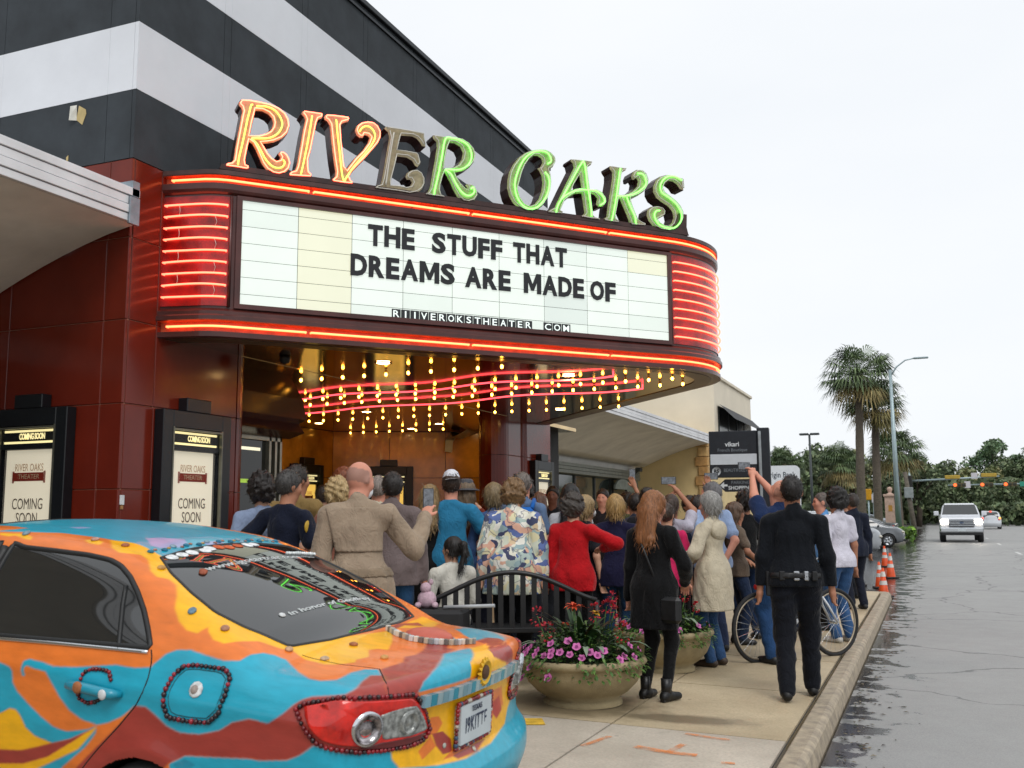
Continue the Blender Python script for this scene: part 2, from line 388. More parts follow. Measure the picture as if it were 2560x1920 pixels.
# litter and leaf scraps washed into the gutter
rg = np.random.default_rng(4); p = MB(); lm = [mat('scrap_'+c, rgb(c), .8, var=.2) for c in ('2b241c', '5b4a35', '8d8471', '3a3f2c')]
for k in range(420):
    y = 5.8+15*rg.random()**1.3; x = -.70+abs(rg.normal(0, .16)); a = rg.uniform(0, 6.28); s_ = rg.uniform(.006, .028); p.m = int(rg.integers(0, 4))
    d = Vector((math.cos(a), math.sin(a), 0))*s_; e = Vector((-math.sin(a), math.cos(a), 0))*s_*rg.uniform(.3, .8); c = Vector((x, y, -.124+rg.uniform(0, .004)))
    p.add([c-d, c-e+Vector((0, 0, s_*.3)), c+d, c+e+Vector((0, 0, s_*.2))], [(0, 1, 2, 3)])
tag(p.build('gutter_litter', lm), 'scraps of leaves and litter washed along the kerb', 'litter', None, 'stuff')
# ============================================================ THEATRE BUILDING
XF, YC, YE = -7.60, 7.84, 20.45          # facade plane, near corner, far end
m_blk = mat('charcoal_stucco', rgb('353b40'), .8, var=.16, vscale=2.2, bump=.25, bscale=160)
m_wht = mat('white_stucco', rgb('dfe2e7'), .8, var=.035, vscale=1.1, bump=.2, bscale=160)
m_cop = mat('dark_coping_metal', rgb('23282d'), .45, metal=.3)
m_core = mat('dark_core', (.03, .03, .03), .9)
m_red = mat('oxblood_glass_tile', (.150, .016, .007), .15, var=.08, vscale=2.5, spec=.38, coat=.0, bump=.02, bscale=6)
m_grout = mat('pink_grout', rgb('9a6a58'), .8)
m_amb = mat('amber_glazed_panel', (.62, .27, .03), .22, var=.18, vscale=2, spec=.5, coat=.3, bump=.04, bscale=14)
th = thing('theatre_building', 'theatre with black and white striped upper walls and red tiled front', 'theatre', (0, 0, 0))
core = MB()
core.box(-30, XF-.06, YC+.06, YE-.02, 3.55, 9.2)                       # upper mass
core.box(-30, -12.75, YC+.06, YE+4, 0, 3.5)                            # behind the lobby
core.box(-12.75, XF-.08, YC+.06, 9.68, 0, 3.55)                        # left pier mass
core.box(-12.75, -9.4, 9.55, 10.2, 0, 3.55)
core.box(-8.15, XF-.1, 18.07, YE-.03, 0, 3.55)                          # right pier mass
core.build('wall_core', m_core, th)
# striped upper wall: panels between the joints, one piece per stripe
bands = [(5.285, 6.05, m_blk), (6.05, 6.815, m_wht), (6.815, 7.58, m_blk), (7.58, 8.345, m_wht), (8.345, 9.24, m_blk)]
ys = [YC]; y = 9.24
while y < YE: ys += [y, y+.13]; y += 1.6
ys = [q for q in ys if q < YE-.2]+[YE]
for a, c in zip(ys[:-1], ys[1:]):
    for z0, z1, m in bands:
        p = MB(); e_ = .0012 if m is m_wht else .004; p.box(XF-.05, XF+(0 if m is m_wht else -.002), a+e_, c-e_, z0+.001, z1-.001); p.build('wall_panel', m, th)
xs = [XF-.052, -8.0, -9.6, -11.2, -12.8]
for c, a in zip(xs[:-1], xs[1:]):
    for z0, z1, m in bands:
        p = MB(); e_ = .0012 if m is m_wht else .003; p.box(a+e_, c-e_, YC+(0 if m is m_wht else .002), YC+.05, z0+.001, z1-.001); p.build('wall_panel', m, th)
p = MB(); p.box(-13, XF+.06, YC-.06, YC+.3, 9.24, 9.33, .01); p.box(XF-.3, XF+.06, YC+.3, YE+.06, 9.24, 9.33, .01); p.box(XF-.02, XF+.03, YC-.03, YE+.03, 9.12, 9.16)
p.build('roof_coping', m_cop, th)
# two spots where the paint has peeled off
pm = MB(); fr = lambda u, v, d: (u, YC-d, v)
pm.prism([(-8.40, 5.99), (-8.30, 5.93), (-8.29, 5.88), (-8.34, 5.76), (-8.43, 5.83)], .0, .004, fr); pm.build('bare_patch', mat('tan_render', rgb('c2ad7a'), .9), th)
pm = MB(); pm.add([(-8.43, YC-.005, 6.0), (-8.50, YC-.03, 5.99), (-8.49, YC-.05, 5.82), (-8.42, YC-.006, 5.82), (-8.45, YC-.045, 5.9)], [(0, 1, 4), (1, 2, 4), (2, 3, 4), (3, 0, 4)]); pm.build('peeling_flake', mat('flake_white', rgb('d8d6cc'), .8), th)
pm = MB(); pm.prism([(-8.55, 5.42), (-8.52, 5.44), (-8.52, 5.38), (-8.545, 5.36)], 0, .004, fr); pm.build('bare_patch', mat('tan_render'), th)
# red glass tiles: side wall and the two piers
gr = MB(); gr.box(-13, XF-.02, YC+.012, YC+.06, 0, 5.28); gr.box(XF-.06, XF-.012, YC+.02, 9.68, 0, 5.28); gr.box(XF-.06, XF-.012, 18.07, YE, 0, 5.28)
gr.box(XF-.06, XF-.012, 9.68, 18.07, 3.6, 5.28)
gr.build('grout_bed', m_grout, th)
rows = [(.02, .895), (.895, 1.78), (1.78, 2.66), (2.66, 3.54), (3.54, 4.42), (4.42, 5.28)]
def tile(x0, x1, y0, y1, z0, z1):
    p = MB(); p.box(x0, x1, y0, y1, z0, z1, .006); return p.build('tile', m_red, th)
for z0, z1 in rows:
    for x1, x0 in ((XF, -7.9), (-7.9, -9.25), (-9.25, -10.6), (-10.6, -12)):
        tile(x0+.004, x1-.004, YC, YC+.04, z0+.004, z1-.004)
    for y0, y1 in ((YC+.042, 8.29), (8.29, 9.68)):
        tile(XF-.04, XF, y0+.004, y1-.004, z0+.004, z1-.004)
    for y0, y1 in ((18.06, 18.75), (19.02, 20.44)):
        tile(XF-.04, XF, y0+.004, y1-.004, z0+.004, z1-.004)
    if z0 > 3.5:
        for k in range(6): tile(XF-.04, XF, 9.55+k*1.36+.004, 9.55+(k+1)*1.36-.004, z0+.06, z1-.004)
def arc_wall(cx, cy, r, a0, a1, z0, z1, n=10, t=.04):
    p = MB(); V = []; F = []
    for k in range(n+1):
        a = a0+(a1-a0)*k/n
        for rr in (r, r-t):
            for z_ in (z0, z1): V.append((cx+rr*math.cos(a), cy+rr*math.sin(a), z_))
    for k in range(n):
        b_ = k*4; F += [(b_, b_+4, b_+5, b_+1), (b_+2, b_+3, b_+7, b_+6), (b_+1, b_+5, b_+7, b_+3), (b_, b_+2, b_+6, b_+4)]
    F += [(0, 1, 3, 2), (n*4, n*4+2, n*4+3, n*4+1)]
    p.add(V, F, False); o = p.build('curved_tile', m_red, th, recalc=True); return o
for z0, z1 in rows[:4]:
    arc_wall(XF-.30, 9.69, .30, 0, math.pi/2+.4, z0+.004, min(z1, 3.52)-.004, 10)
    arc_wall(-7.90, 18.05, .30, -math.pi, 0, z0+.004, min(z1, 3.52)-.004, 14)
    for k in range(3): arc_wall(XF-.02, 18.795+k*.09, .055, -math.pi/2, math.pi/2, z0+.004, min(z1, 3.52)-.004, 6)
# lobby walls of amber panels
def wall_panels(A, B, n_, rws, m, nm='amber_panel', t=.03):
    A = Vector(A); B = Vector(B); u = (B-A)/n_; un = u.normalized(); nn = Vector((un.y, -un.x, 0))
    bk = MB(); q = [A-nn*.05, B-nn*.05]
    bk.add([(q[0].x, q[0].y, .1), (q[1].x, q[1].y, .1), (q[1].x, q[1].y, 3.5), (q[0].x, q[0].y, 3.5)], [(0, 1, 2, 3)]); bk.build('panel_backing', m_core, th)
    for i in range(n_):
        for z0, z1 in rws:
            a = A+u*i+un*.006; c = A+u*(i+1)-un*.006
            V = [(p.x+nn.x*d, p.y+nn.y*d, z_) for d in (0, -t) for z_ in (z0+.006, z1-.006) for p in (a, c)]
            o = MB(); o.add(V, [(0, 1, 3, 2), (4, 6, 7, 5), (0, 2, 6, 4), (1, 5, 7, 3), (2, 3, 7, 6), (0, 4, 5, 1)]); o.build(nm, m, th, recalc=True)
lr = [(.15, 1.25), (1.25, 2.35), (2.35, 3.415)]
wall_panels((-12.57, 19.5, 0), (-8.1, 22.08, 0), 4, lr, m_amb)
wall_panels((-12.57, 11.1, 0), (-12.57, 19.5, 0), 7, lr, m_amb)
wall_panels((-9.45, 10.25, 0), (-12.57, 11.1, 0), 3, lr, m_amb)
p = MB(); p.box(-8.3, -8.05, 19.0, 22.2, 0, 3.5); p.build('wall_core', m_core, th)
# mirror ceiling of the lobby
m_cei = mat('polished_bronze_ceiling', (.66, .46, .21), .10, metal=1., var=.12, vscale=1.2, bump=.05, bscale=2.2)
p = MB(); p.box(-12.6, XF-.005, 9.0, 22.2, 3.42, 3.5); p.build('lobby_ceiling', m_cei, th)
# ticket booth with its dark canopy
m_booth = mat('dark_maroon_paint', (.045, .008, .006), .25, var=.1)
p = MB(); p.box(-9.3, -8.15, 10.12, 11.35, .15, 1.05, .01); p.build('booth_base', m_red, th)
p = MB(); p.box(-9.25, -8.2, 10.15, 11.32, 1.05, 2.5); p.build('booth_glass', mat('dark_booth_glass', (.012, .013, .01), .06, var=0, spec=.6), th)
p = MB()
for yy in (10.10, 11.08, 11.21, 11.32): p.box(-8.2, -8.14, yy, yy+.045, .15, 2.55)
p.box(-8.2, -8.14, 10.10, 11.365, 2.50, 2.56); p.build('booth_frame', mat('grey_aluminium', rgb('9d9a8c'), .35, metal=.7), th)
p = MB(); prof = [(-8.1, 2.55), (-7.86, 2.62), (-7.95, 2.75), (-7.83, 2.80), (-7.90, 3.08), (-8.1, 3.42)]
V = [(x, y_, z_) for y_ in (10.0, 11.48) for x, z_ in prof+[(-9.3, 3.42), (-9.3, 2.55)]]; k = len(prof)+2
p.add(V, [(i, (i+1) % k, k+(i+1) % k, k+i) for i in range(k)]+[tuple(reversed(range(k))), tuple(range(k, 2*k))]); p.build('booth_canopy', m_booth, th, recalc=True)
p = MB(); p.box(-8.205, -8.19, 10.3, 10.95, 2.36, 2.40); p.build('booth_lamp', mat('booth_tube', (.8, .8, .6), emit=(1, .95, .7), es=.9), th)
p = MB(); p.box(-8.205, -8.19, 10.22, 10.72, 1.93, 1.98); p.build('exit_light', mat('green_tube', (.3, .6, .1), emit=(.55, .8, .1), es=.5), th)
# doorbell plate on the corner
p = MB(); p.box(XF-.01, XF+.012, YC+.03, YC+.085, 1.62, 1.72, .004); p.build('intercom_plate', mat('white_plastic', rgb('d9dde2'), .4), th)
p = MB(); p.box(XF-.01, XF+.010, YC+.04, YC+.075, 1.575, 1.615, .003); p.build('keypad', mat('brass_plate', rgb('b98a5a'), .4, metal=.5), th)

# ------------------------------------------------------------ poster cases
m_case = mat('black_case_paint', rgb('15181c'), .35, var=.1, vscale=8)
m_cfr = mat('case_steel', rgb('77776c'), .35, metal=.6)
m_post = mat('cream_poster', rgb('e2dac6'), .6, var=.05, vscale=1.5, emit=rgb('efe6cc'), es=.42)
m_post_y = mat('golden_lit_poster', rgb('e0bb62'), .6, var=.05, vscale=1.5, emit=(1., .62, .12), es=.75)
m_ink = mat('poster_ink', rgb('4a3a30'), .7, var=0); m_inkr = mat('poster_red_ink', rgb('8d2c1c'), .7, var=.05); m_inkt = mat('poster_tan_ink', rgb('c7a888'), .7, var=0)
m_head = mat('lit_header', rgb('f2e2a0'), .5, var=0, emit=(1., .86, .42), es=.9)
def poster_case(label, loc, rz, warm=False, white=False):
    """x along the wall, y into the wall, z up; 1.12 m wide, stepped top"""
    t = thing('poster_case', label, 'poster case', loc, rz, 'poster cases around the entrance')
    w = .56; p = MB()
    p.box(-w, -w+.155, -.13, .0, 0, 2.46, .008); p.box(w-.155, w, -.13, .0, 0, 2.46, .008)
    p.box(-w+.155, w-.155, -.13, 0, 2.27, 2.46, .008); p.box(-w+.155, w-.155, -.13, 0, 0, .62, .008); p.box(-.2, .2, -.13, 0, 2.46, 2.61, .008)
    p.box(-w+.155, w-.155, -.10, 0, 2.03, 2.09)
    p.build('case_frame', m_case, t)
    p = MB(); p.box(-w+.155, w-.155, -.05, 0, .62, 2.27); p.build('case_back', m_case, t)
    p = MB()
    for a in (-w+.15, w-.17): p.box(a, a+.02, -.137, -.10, .6, 2.28)
    p.box(-w+.17, w-.17, -.137, -.10, 2.245, 2.265); p.build('case_edge', m_cfr if not warm else m_case, t)
    h = MB(); h.box(-.36, .36, -.085, -.05, 2.09, 2.235); h = h.build('header_sign', m_head, t)
    q = MB(); q.box(-.37, .37, -.091, -.082, 2.115, 2.21); q.build('header_band', mat('header_black', (.01, .01, .01), .5, var=0), h)
    place_text('header_lettering', 'COMING SOON', h, (.05, -.094, 2.162), (1, 0, 0), (0, 0, 1), .088, m_head, bold=.003, sx=.62, spacing=.9)
    p = MB(); p.box(-.335, .335, -.062, -.052, .66, 2.025); po = p.build('poster', m_post_y if warm else m_post, t)
    place_text('poster_title', 'RIVER OAKS', po, (0, -.065, 1.835), (1, 0, 0), (0, 0, 1), .11, m_inkt, sx=.68)
    p = MB(); p.box(-.22, .22, -.066, -.0625, 1.695, 1.785); p.box(-.235, -.21, -.0665, -.0625, 1.675, 1.80); p.box(.21, .235, -.0665, -.0625, 1.675, 1.80); p.build('title_block', m_inkr, po)
    place_text('poster_title', 'THEATER', po, (0, -.068, 1.74), (1, 0, 0), (0, 0, 1), .072, m_inkt, sx=1.0)
    place_text('poster_lettering', 'COMING', po, (0, -.065, 1.45), (1, 0, 0), (0, 0, 1), .165, m_ink, sx=.66)
    place_text('poster_lettering', 'SOON', po, (0, -.065, 1.30), (1, 0, 0), (0, 0, 1), .165, m_ink, sx=.66)
    g = MB(); g.quad((-w+.16, -.112, .62), (w-.16, -.112, .62), (w-.16, -.112, 2.27), (-w+.16, -.112, 2.27))
    m = mat('case_glass', (1, 1, 1), .02, var=0, trans=1., alpha=.12); g.build('glass', m, t)
    return t
poster_case('black poster case on the side wall, left of the red corner', (-8.765, YC-.002, .185), 0)
poster_case('black poster case on the street front, right of the red corner', (XF+.002, 8.87, .185), math.pi/2)
poster_case('black poster case glowing yellow at back of lobby, behind the man in teal tee', (-11.45, 20.11, .15), math.radians(30.0), True)
poster_case('black poster case glowing yellow deep in lobby, left of the bald man', (-12.54, 18.35, .15), math.pi/2, True)
poster_case('poster case on the far red pier, above the crowd', (XF+.002, 19.75, .15), math.pi/2)
# ============================================================ MARQUEE
LETTERS = [
 ('R','orange',[(-0.080,6.074),(-0.053,6.123),(0.030,6.135),(0.158,6.135),(0.269,6.128),(0.368,6.101),(0.448,6.047),(0.490,5.978),(0.502,5.897),(0.477,5.811),(0.416,5.739),(0.326,5.683),(0.249,5.657),(0.197,5.648),(0.224,5.612),(0.265,5.544),(0.311,5.497),(0.357,5.474),(0.393,5.490),(0.402,5.518),(0.385,5.543),(0.375,5.562),(0.400,5.590),(0.439,5.592),(0.480,5.565),(0.510,5.515),(0.522,5.462),(0.507,5.392),(0.459,5.337),(0.394,5.307),(0.322,5.310),(0.250,5.346),(0.197,5.412),(0.156,5.500),(0.122,5.569),(0.089,5.624),(0.053,5.645),(0.042,5.576),(0.026,5.473),(0.018,5.418),(0.026,5.379),(0.061,5.368),(0.065,5.331),(0.040,5.308),(-0.086,5.312),(-0.205,5.310),(-0.209,5.333),(-0.188,5.363),(-0.138,5.380),(-0.114,5.411),(-0.100,5.553),(-0.073,5.738),(-0.047,5.918),(-0.036,5.987),(-0.047,6.026),(-0.073,6.048)],[[(0.116,6.021),(0.187,6.027),(0.253,6.005),(0.296,5.965),(0.310,5.912),(0.305,5.864),(0.277,5.811),(0.226,5.772),(0.156,5.740),(0.060,5.724),(0.082,5.853),(0.105,5.965)]],[[(0.077,6.074),(0.058,6.064),(0.046,6.011),(0.018,5.871),(-0.014,5.670),(-0.041,5.525),(-0.058,5.436),(-0.068,5.348)],[(0.115,6.064),(0.212,6.078),(0.297,6.063),(0.363,6.013),(0.404,5.938),(0.406,5.870),(0.369,5.795),(0.305,5.737),(0.222,5.703),(0.075,5.678),(0.127,5.633),(0.181,5.548),(0.234,5.462),(0.300,5.398),(0.366,5.381),(0.424,5.403),(0.449,5.455),(0.428,5.489)]]),
 ('I','orange',[(0.628,6.079),(0.647,6.120),(0.872,6.127),(0.888,6.101),(0.873,6.063),(0.830,6.039),(0.812,5.985),(0.806,5.950),(0.781,5.807),(0.757,5.664),(0.726,5.535),(0.728,5.460),(0.736,5.399),(0.770,5.370),(0.764,5.327),(0.624,5.314),(0.492,5.304),(0.492,5.335),(0.523,5.374),(0.570,5.394),(0.588,5.445),(0.617,5.641),(0.646,5.853),(0.676,6.011),(0.662,6.043)],[],[[(0.751,6.062),(0.713,5.785),(0.666,5.502),(0.636,5.347)]]),
 ('V','orange',[(0.895,6.083),(0.913,6.121),(1.004,6.131),(1.131,6.137),(1.189,6.138),(1.202,6.111),(1.190,6.076),(1.158,6.064),(1.114,6.043),(1.098,6.008),(1.111,5.843),(1.133,5.653),(1.148,5.527),(1.174,5.499),(1.267,5.642),(1.362,5.754),(1.426,5.856),(1.448,5.925),(1.425,5.947),(1.385,5.947),(1.370,5.912),(1.328,5.905),(1.289,5.931),(1.268,5.986),(1.287,6.047),(1.338,6.095),(1.416,6.125),(1.488,6.125),(1.547,6.092),(1.588,6.020),(1.588,5.948),(1.556,5.871),(1.492,5.782),(1.396,5.656),(1.301,5.544),(1.238,5.464),(1.213,5.409),(1.227,5.373),(1.259,5.352),(1.253,5.316),(1.145,5.310),(1.006,5.312),(0.987,5.331),(1.006,5.359),(1.036,5.389),(1.042,5.447),(1.014,5.603),(0.992,5.759),(0.973,5.916),(0.963,5.998),(0.937,6.038),(0.905,6.052)],[],[[(1.025,6.059),(1.038,6.045),(1.050,5.918),(1.079,5.699),(1.108,5.461),(1.129,5.362),(1.148,5.345),(1.166,5.386),(1.247,5.520),(1.386,5.709),(1.468,5.833),(1.506,5.924),(1.492,6.000),(1.446,6.044),(1.394,6.048),(1.349,6.021),(1.317,5.970)]]),
 ('E','dark',[(1.628,6.074),(1.648,6.104),(1.764,6.104),(1.971,6.105),(2.142,6.100),(2.143,6.038),(2.161,5.931),(2.112,5.930),(2.084,5.973),(2.041,6.014),(1.985,6.032),(1.847,6.019),(1.834,5.986),(1.801,5.839),(1.904,5.842),(2.043,5.837),(2.064,5.813),(2.096,5.709),(2.058,5.656),(2.023,5.671),(1.988,5.726),(1.918,5.756),(1.798,5.751),(1.769,5.619),(1.723,5.431),(1.724,5.391),(1.812,5.397),(1.908,5.391),(1.963,5.412),(1.983,5.455),(1.962,5.486),(1.921,5.480),(1.900,5.517),(1.920,5.567),(1.975,5.609),(2.044,5.627),(2.107,5.595),(2.146,5.526),(2.146,5.452),(2.115,5.387),(2.046,5.330),(1.950,5.299),(1.813,5.304),(1.657,5.302),(1.503,5.300),(1.503,5.326),(1.543,5.358),(1.589,5.378),(1.608,5.447),(1.634,5.605),(1.665,5.804),(1.691,5.963),(1.676,6.034)],[],[[(1.741,6.028),(1.690,5.704),(1.646,5.364)]]),
 ('R','green',[(2.245,6.076),(2.259,6.099),(2.394,6.101),(2.524,6.115),(2.633,6.113),(2.728,6.072),(2.794,6.006),(2.820,5.926),(2.801,5.839),(2.742,5.760),(2.655,5.698),(2.539,5.660),(2.568,5.602),(2.611,5.540),(2.669,5.493),(2.699,5.476),(2.706,5.498),(2.677,5.522),(2.706,5.547),(2.757,5.547),(2.801,5.526),(2.837,5.468),(2.845,5.407),(2.801,5.338),(2.720,5.303),(2.641,5.303),(2.576,5.356),(2.518,5.444),(2.475,5.534),(2.432,5.603),(2.403,5.647),(2.382,5.575),(2.354,5.475),(2.347,5.406),(2.361,5.360),(2.418,5.341),(2.404,5.312),(2.256,5.311),(2.130,5.314),(2.136,5.342),(2.185,5.363),(2.213,5.421),(2.240,5.581),(2.275,5.764),(2.302,5.947),(2.295,6.015),(2.259,6.044)],[[(2.474,6.031),(2.539,6.034),(2.611,6.004),(2.647,5.934),(2.633,5.848),(2.582,5.770),(2.510,5.725),(2.396,5.694),(2.417,5.828),(2.445,5.957)]],[[(2.258,5.337),(2.271,5.413),(2.313,5.596),(2.355,5.808),(2.404,6.057),(2.497,6.083),(2.613,6.071),(2.707,6.024),(2.751,5.926),(2.737,5.826),(2.671,5.740),(2.562,5.689),(2.405,5.672),(2.476,5.627),(2.527,5.539),(2.599,5.439),(2.671,5.388),(2.736,5.390),(2.787,5.438),(2.776,5.499),(2.744,5.474)]]),
 ('O','green',[(3.509,6.072),(3.600,6.119),(3.708,6.150),(3.800,6.158),(3.878,6.131),(3.939,6.077),(3.950,6.014),(3.914,5.945),(3.851,5.900),(3.874,5.818),(3.880,5.727),(3.867,5.627),(3.824,5.508),(3.761,5.408),(3.684,5.342),(3.600,5.303),(3.502,5.297),(3.413,5.327),(3.331,5.385),(3.280,5.468),(3.254,5.567),(3.259,5.679),(3.282,5.779),(3.334,5.884),(3.410,5.987)],[[(3.630,6.046),(3.569,5.990),(3.507,5.897),(3.461,5.792),(3.430,5.683),(3.399,5.574),(3.429,5.474),(3.488,5.399),(3.563,5.382),(3.639,5.413),(3.701,5.491),(3.740,5.595),(3.757,5.709),(3.742,5.806),(3.705,5.871),(3.682,5.888),(3.728,5.916),(3.760,5.978),(3.745,6.032),(3.691,6.056)]],[[(3.821,5.963),(3.867,5.999),(3.860,6.054),(3.807,6.110),(3.699,6.114),(3.584,6.067),(3.485,5.974),(3.409,5.837),(3.355,5.676),(3.351,5.558),(3.384,5.445),(3.458,5.359),(3.555,5.331),(3.661,5.365),(3.753,5.462),(3.816,5.575),(3.841,5.698),(3.826,5.795),(3.781,5.844)]]),
 ('A','green',[(4.175,6.064),(4.187,6.094),(4.385,6.108),(4.504,6.106),(4.490,6.064),(4.427,6.019),(4.418,5.986),(4.437,5.832),(4.453,5.724),(4.545,5.737),(4.633,5.710),(4.694,5.640),(4.702,5.578),(4.665,5.517),(4.594,5.500),(4.550,5.526),(4.560,5.574),(4.570,5.615),(4.526,5.656),(4.465,5.667),(4.472,5.562),(4.487,5.447),(4.494,5.377),(4.520,5.357),(4.608,5.345),(4.599,5.313),(4.449,5.309),(4.289,5.320),(4.302,5.345),(4.346,5.358),(4.372,5.393),(4.349,5.545),(4.333,5.648),(4.231,5.628),(4.151,5.574),(4.072,5.507),(4.039,5.432),(4.015,5.379),(4.054,5.363),(4.038,5.319),(3.921,5.311),(3.798,5.315),(3.814,5.338),(3.876,5.382),(3.930,5.410),(4.002,5.554),(4.067,5.683),(4.147,5.837),(4.221,5.977),(4.206,6.040)],[[(4.307,5.904),(4.217,5.748),(4.168,5.662),(4.240,5.704),(4.332,5.728)]],[[(3.936,5.339),(3.969,5.442),(4.056,5.588),(4.153,5.758),(4.267,5.960),(4.341,6.072),(4.350,6.072),(4.375,6.009),(4.405,5.771),(4.429,5.625),(4.452,5.472),(4.459,5.349)],[(4.008,5.510),(4.088,5.585),(4.199,5.650),(4.310,5.687),(4.413,5.697),(4.518,5.705),(4.606,5.674),(4.658,5.610),(4.657,5.563),(4.594,5.515)]]),
 ('K','green',[(4.766,6.079),(4.785,6.094),(4.911,6.093),(5.030,6.099),(5.029,6.071),(4.964,6.029),(4.945,5.986),(4.924,5.855),(4.898,5.716),(4.957,5.716),(5.049,5.745),(5.133,5.805),(5.199,5.870),(5.215,5.945),(5.192,5.982),(5.146,5.951),(5.118,5.955),(5.110,6.002),(5.139,6.063),(5.205,6.106),(5.279,6.109),(5.343,6.070),(5.378,5.985),(5.367,5.903),(5.308,5.813),(5.214,5.744),(5.084,5.685),(5.100,5.608),(5.143,5.509),(5.187,5.419),(5.232,5.393),(5.324,5.365),(5.304,5.322),(5.175,5.314),(5.065,5.304),(5.057,5.363),(5.023,5.446),(4.971,5.550),(4.919,5.655),(4.892,5.643),(4.871,5.537),(4.842,5.422),(4.850,5.376),(4.894,5.350),(4.893,5.310),(4.759,5.309),(4.634,5.317),(4.653,5.351),(4.707,5.381),(4.727,5.518),(4.768,5.721),(4.808,5.926),(4.810,6.006),(4.775,6.048)],[],[[(4.919,6.069),(4.893,5.929),(4.852,5.692),(4.826,5.562),(4.787,5.399),(4.767,5.334)],[(4.851,5.680),(4.992,5.696),(5.130,5.747),(5.242,5.819),(5.319,5.903),(5.312,5.991),(5.267,6.041),(5.193,6.038)],[(5.010,5.682),(5.070,5.547),(5.131,5.428),(5.147,5.334)]]),
 ('S','green',[(5.967,5.923),(5.900,5.930),(5.853,5.989),(5.787,6.021),(5.710,6.018),(5.642,5.967),(5.611,5.905),(5.638,5.852),(5.723,5.806),(5.817,5.754),(5.891,5.690),(5.937,5.606),(5.934,5.515),(5.882,5.419),(5.793,5.342),(5.687,5.301),(5.555,5.301),(5.444,5.340),(5.371,5.411),(5.341,5.487),(5.357,5.562),(5.424,5.619),(5.509,5.639),(5.593,5.626),(5.639,5.583),(5.628,5.516),(5.570,5.485),(5.513,5.449),(5.540,5.416),(5.614,5.385),(5.690,5.386),(5.749,5.434),(5.780,5.512),(5.763,5.591),(5.699,5.656),(5.586,5.706),(5.503,5.751),(5.458,5.826),(5.461,5.908),(5.501,5.995),(5.578,6.064),(5.684,6.104),(5.800,6.113),(5.886,6.093),(5.953,6.086)],[],[[(5.911,6.046),(5.844,6.077),(5.749,6.084),(5.652,6.049),(5.584,5.982),(5.553,5.904),(5.579,5.826),(5.682,5.775),(5.794,5.709),(5.868,5.621),(5.893,5.534),(5.861,5.440),(5.763,5.355),(5.639,5.340),(5.527,5.366),(5.464,5.430),(5.447,5.501),(5.477,5.553),(5.533,5.568)]]),
]

mq = thing('theatre_marquee', 'wedge shaped theatre marquee with lit letter board, neon tubes and bulbs', 'marquee', (0, 0, 0))
A0 = Vector((-6.842, 8.705, 0)); UA = math.radians(48.705); U = Vector((math.cos(UA), math.sin(UA), 0)); NN = Vector((U.y, -U.x, 0))
def mp_(s, z_, d=0.): p = A0+U*s+NN*d; return (p.x, p.y, z_)
def marquee_path():
    P = [(Vector((-7.6, 8.337, 0)), None)]
    c = Vector((-7.333, 8.978, 0)); r = .55
    for k in range(9):
        h = math.radians(195+(228.705-195)*k/8); rn = Vector((math.sin(h), -math.cos(h), 0)); P.append((c-rn*r, None))
    for s in (.6, 1.3, 2., 2.7, 3.4, 4.1, 4.8, 5.4, 5.70): P.append((A0+U*s, None))
    c = Vector((-4.244, 14.013, 0)); r = 1.55
    for k in range(1, 25):
        a = math.radians(48.705-90+82.59*k/24); P.append((c+Vector((math.cos(a), math.sin(a), 0))*r, None))
    e = P[-1][0]; hb = Vector((-U.x, U.y, 0))
    for s in (1.5, 3., 4.5, 6., 6.85): P.append((e+hb*s, None))
    return [p for p, _ in P]
PATH = marquee_path()
def path_normals(P):
    N = []
    for i in range(len(P)):
        t = (P[min(i+1, len(P)-1)]-P[max(i-1, 0)]).normalized(); N.append(Vector((t.y, -t.x, 0)))
    N[0] = Vector((0, -1, 0)); return N
PN = path_normals(PATH)
def sweep(prof, i0=0, i1=None):
    """profile of (outward offset, z) swept along the rounded wedge"""
    i1 = len(PATH)-1 if i1 is None else i1; V = []; F = []; k = len(prof)
    for i in range(i0, i1+1):
        for d, z_ in prof: p = PATH[i]+PN[i]*d; V.append((p.x, p.y, z_))
    for i in range(i1-i0):
        for j in range(k-1): F.append((i*k+j, (i+1)*k+j, (i+1)*k+j+1, i*k+j+1))
    return V, F
m_mar = mat('maroon_enamel', (.085, .020, .016), .32, var=.2, vscale=3, coat=.2, bump=.03, bscale=20)
m_tro = mat('orange_trough_paint', (.50, .10, .035), .4, var=.15, vscale=9)
m_bay = mat('red_bay_enamel', (.34, .008, .006), .25, var=.3, vscale=4, coat=.3)
m_cap = mat('brown_cap_metal', (.08, .035, .03), .4, var=.25, vscale=4)
lower = [(-.10, 3.42), (.035, 3.42), (.035, 3.475)]
mid_ = [(.05, 3.595), (.065, 3.60), (.065, 3.645), (.045, 3.665), (.045, 3.70), (.0, 3.735), (0, 5.005), (.03, 5.03), (.045, 5.06), (.045, 5.125)]
upper = [(.04, 5.215), (.045, 5.225), (.045, 5.275), (-.12, 5.29), (-.5, 5.29)]
for nm, prof, m in (('lower_lip', lower, m_mar), ('fascia', mid_, m_mar), ('upper_cap', upper, m_cap),
                    ('neon_trough', [(.035, 3.475), (-.02, 3.485), (-.02, 3.585), (.05, 3.595)], m_tro), ('neon_trough', [(.045, 5.125), (-.02, 5.13), (-.02, 5.205), (.04, 5.215)], m_tro)):
    V, F = sweep(prof); p = MB(); p.add(V, F, False); p.build(nm, m, mq)
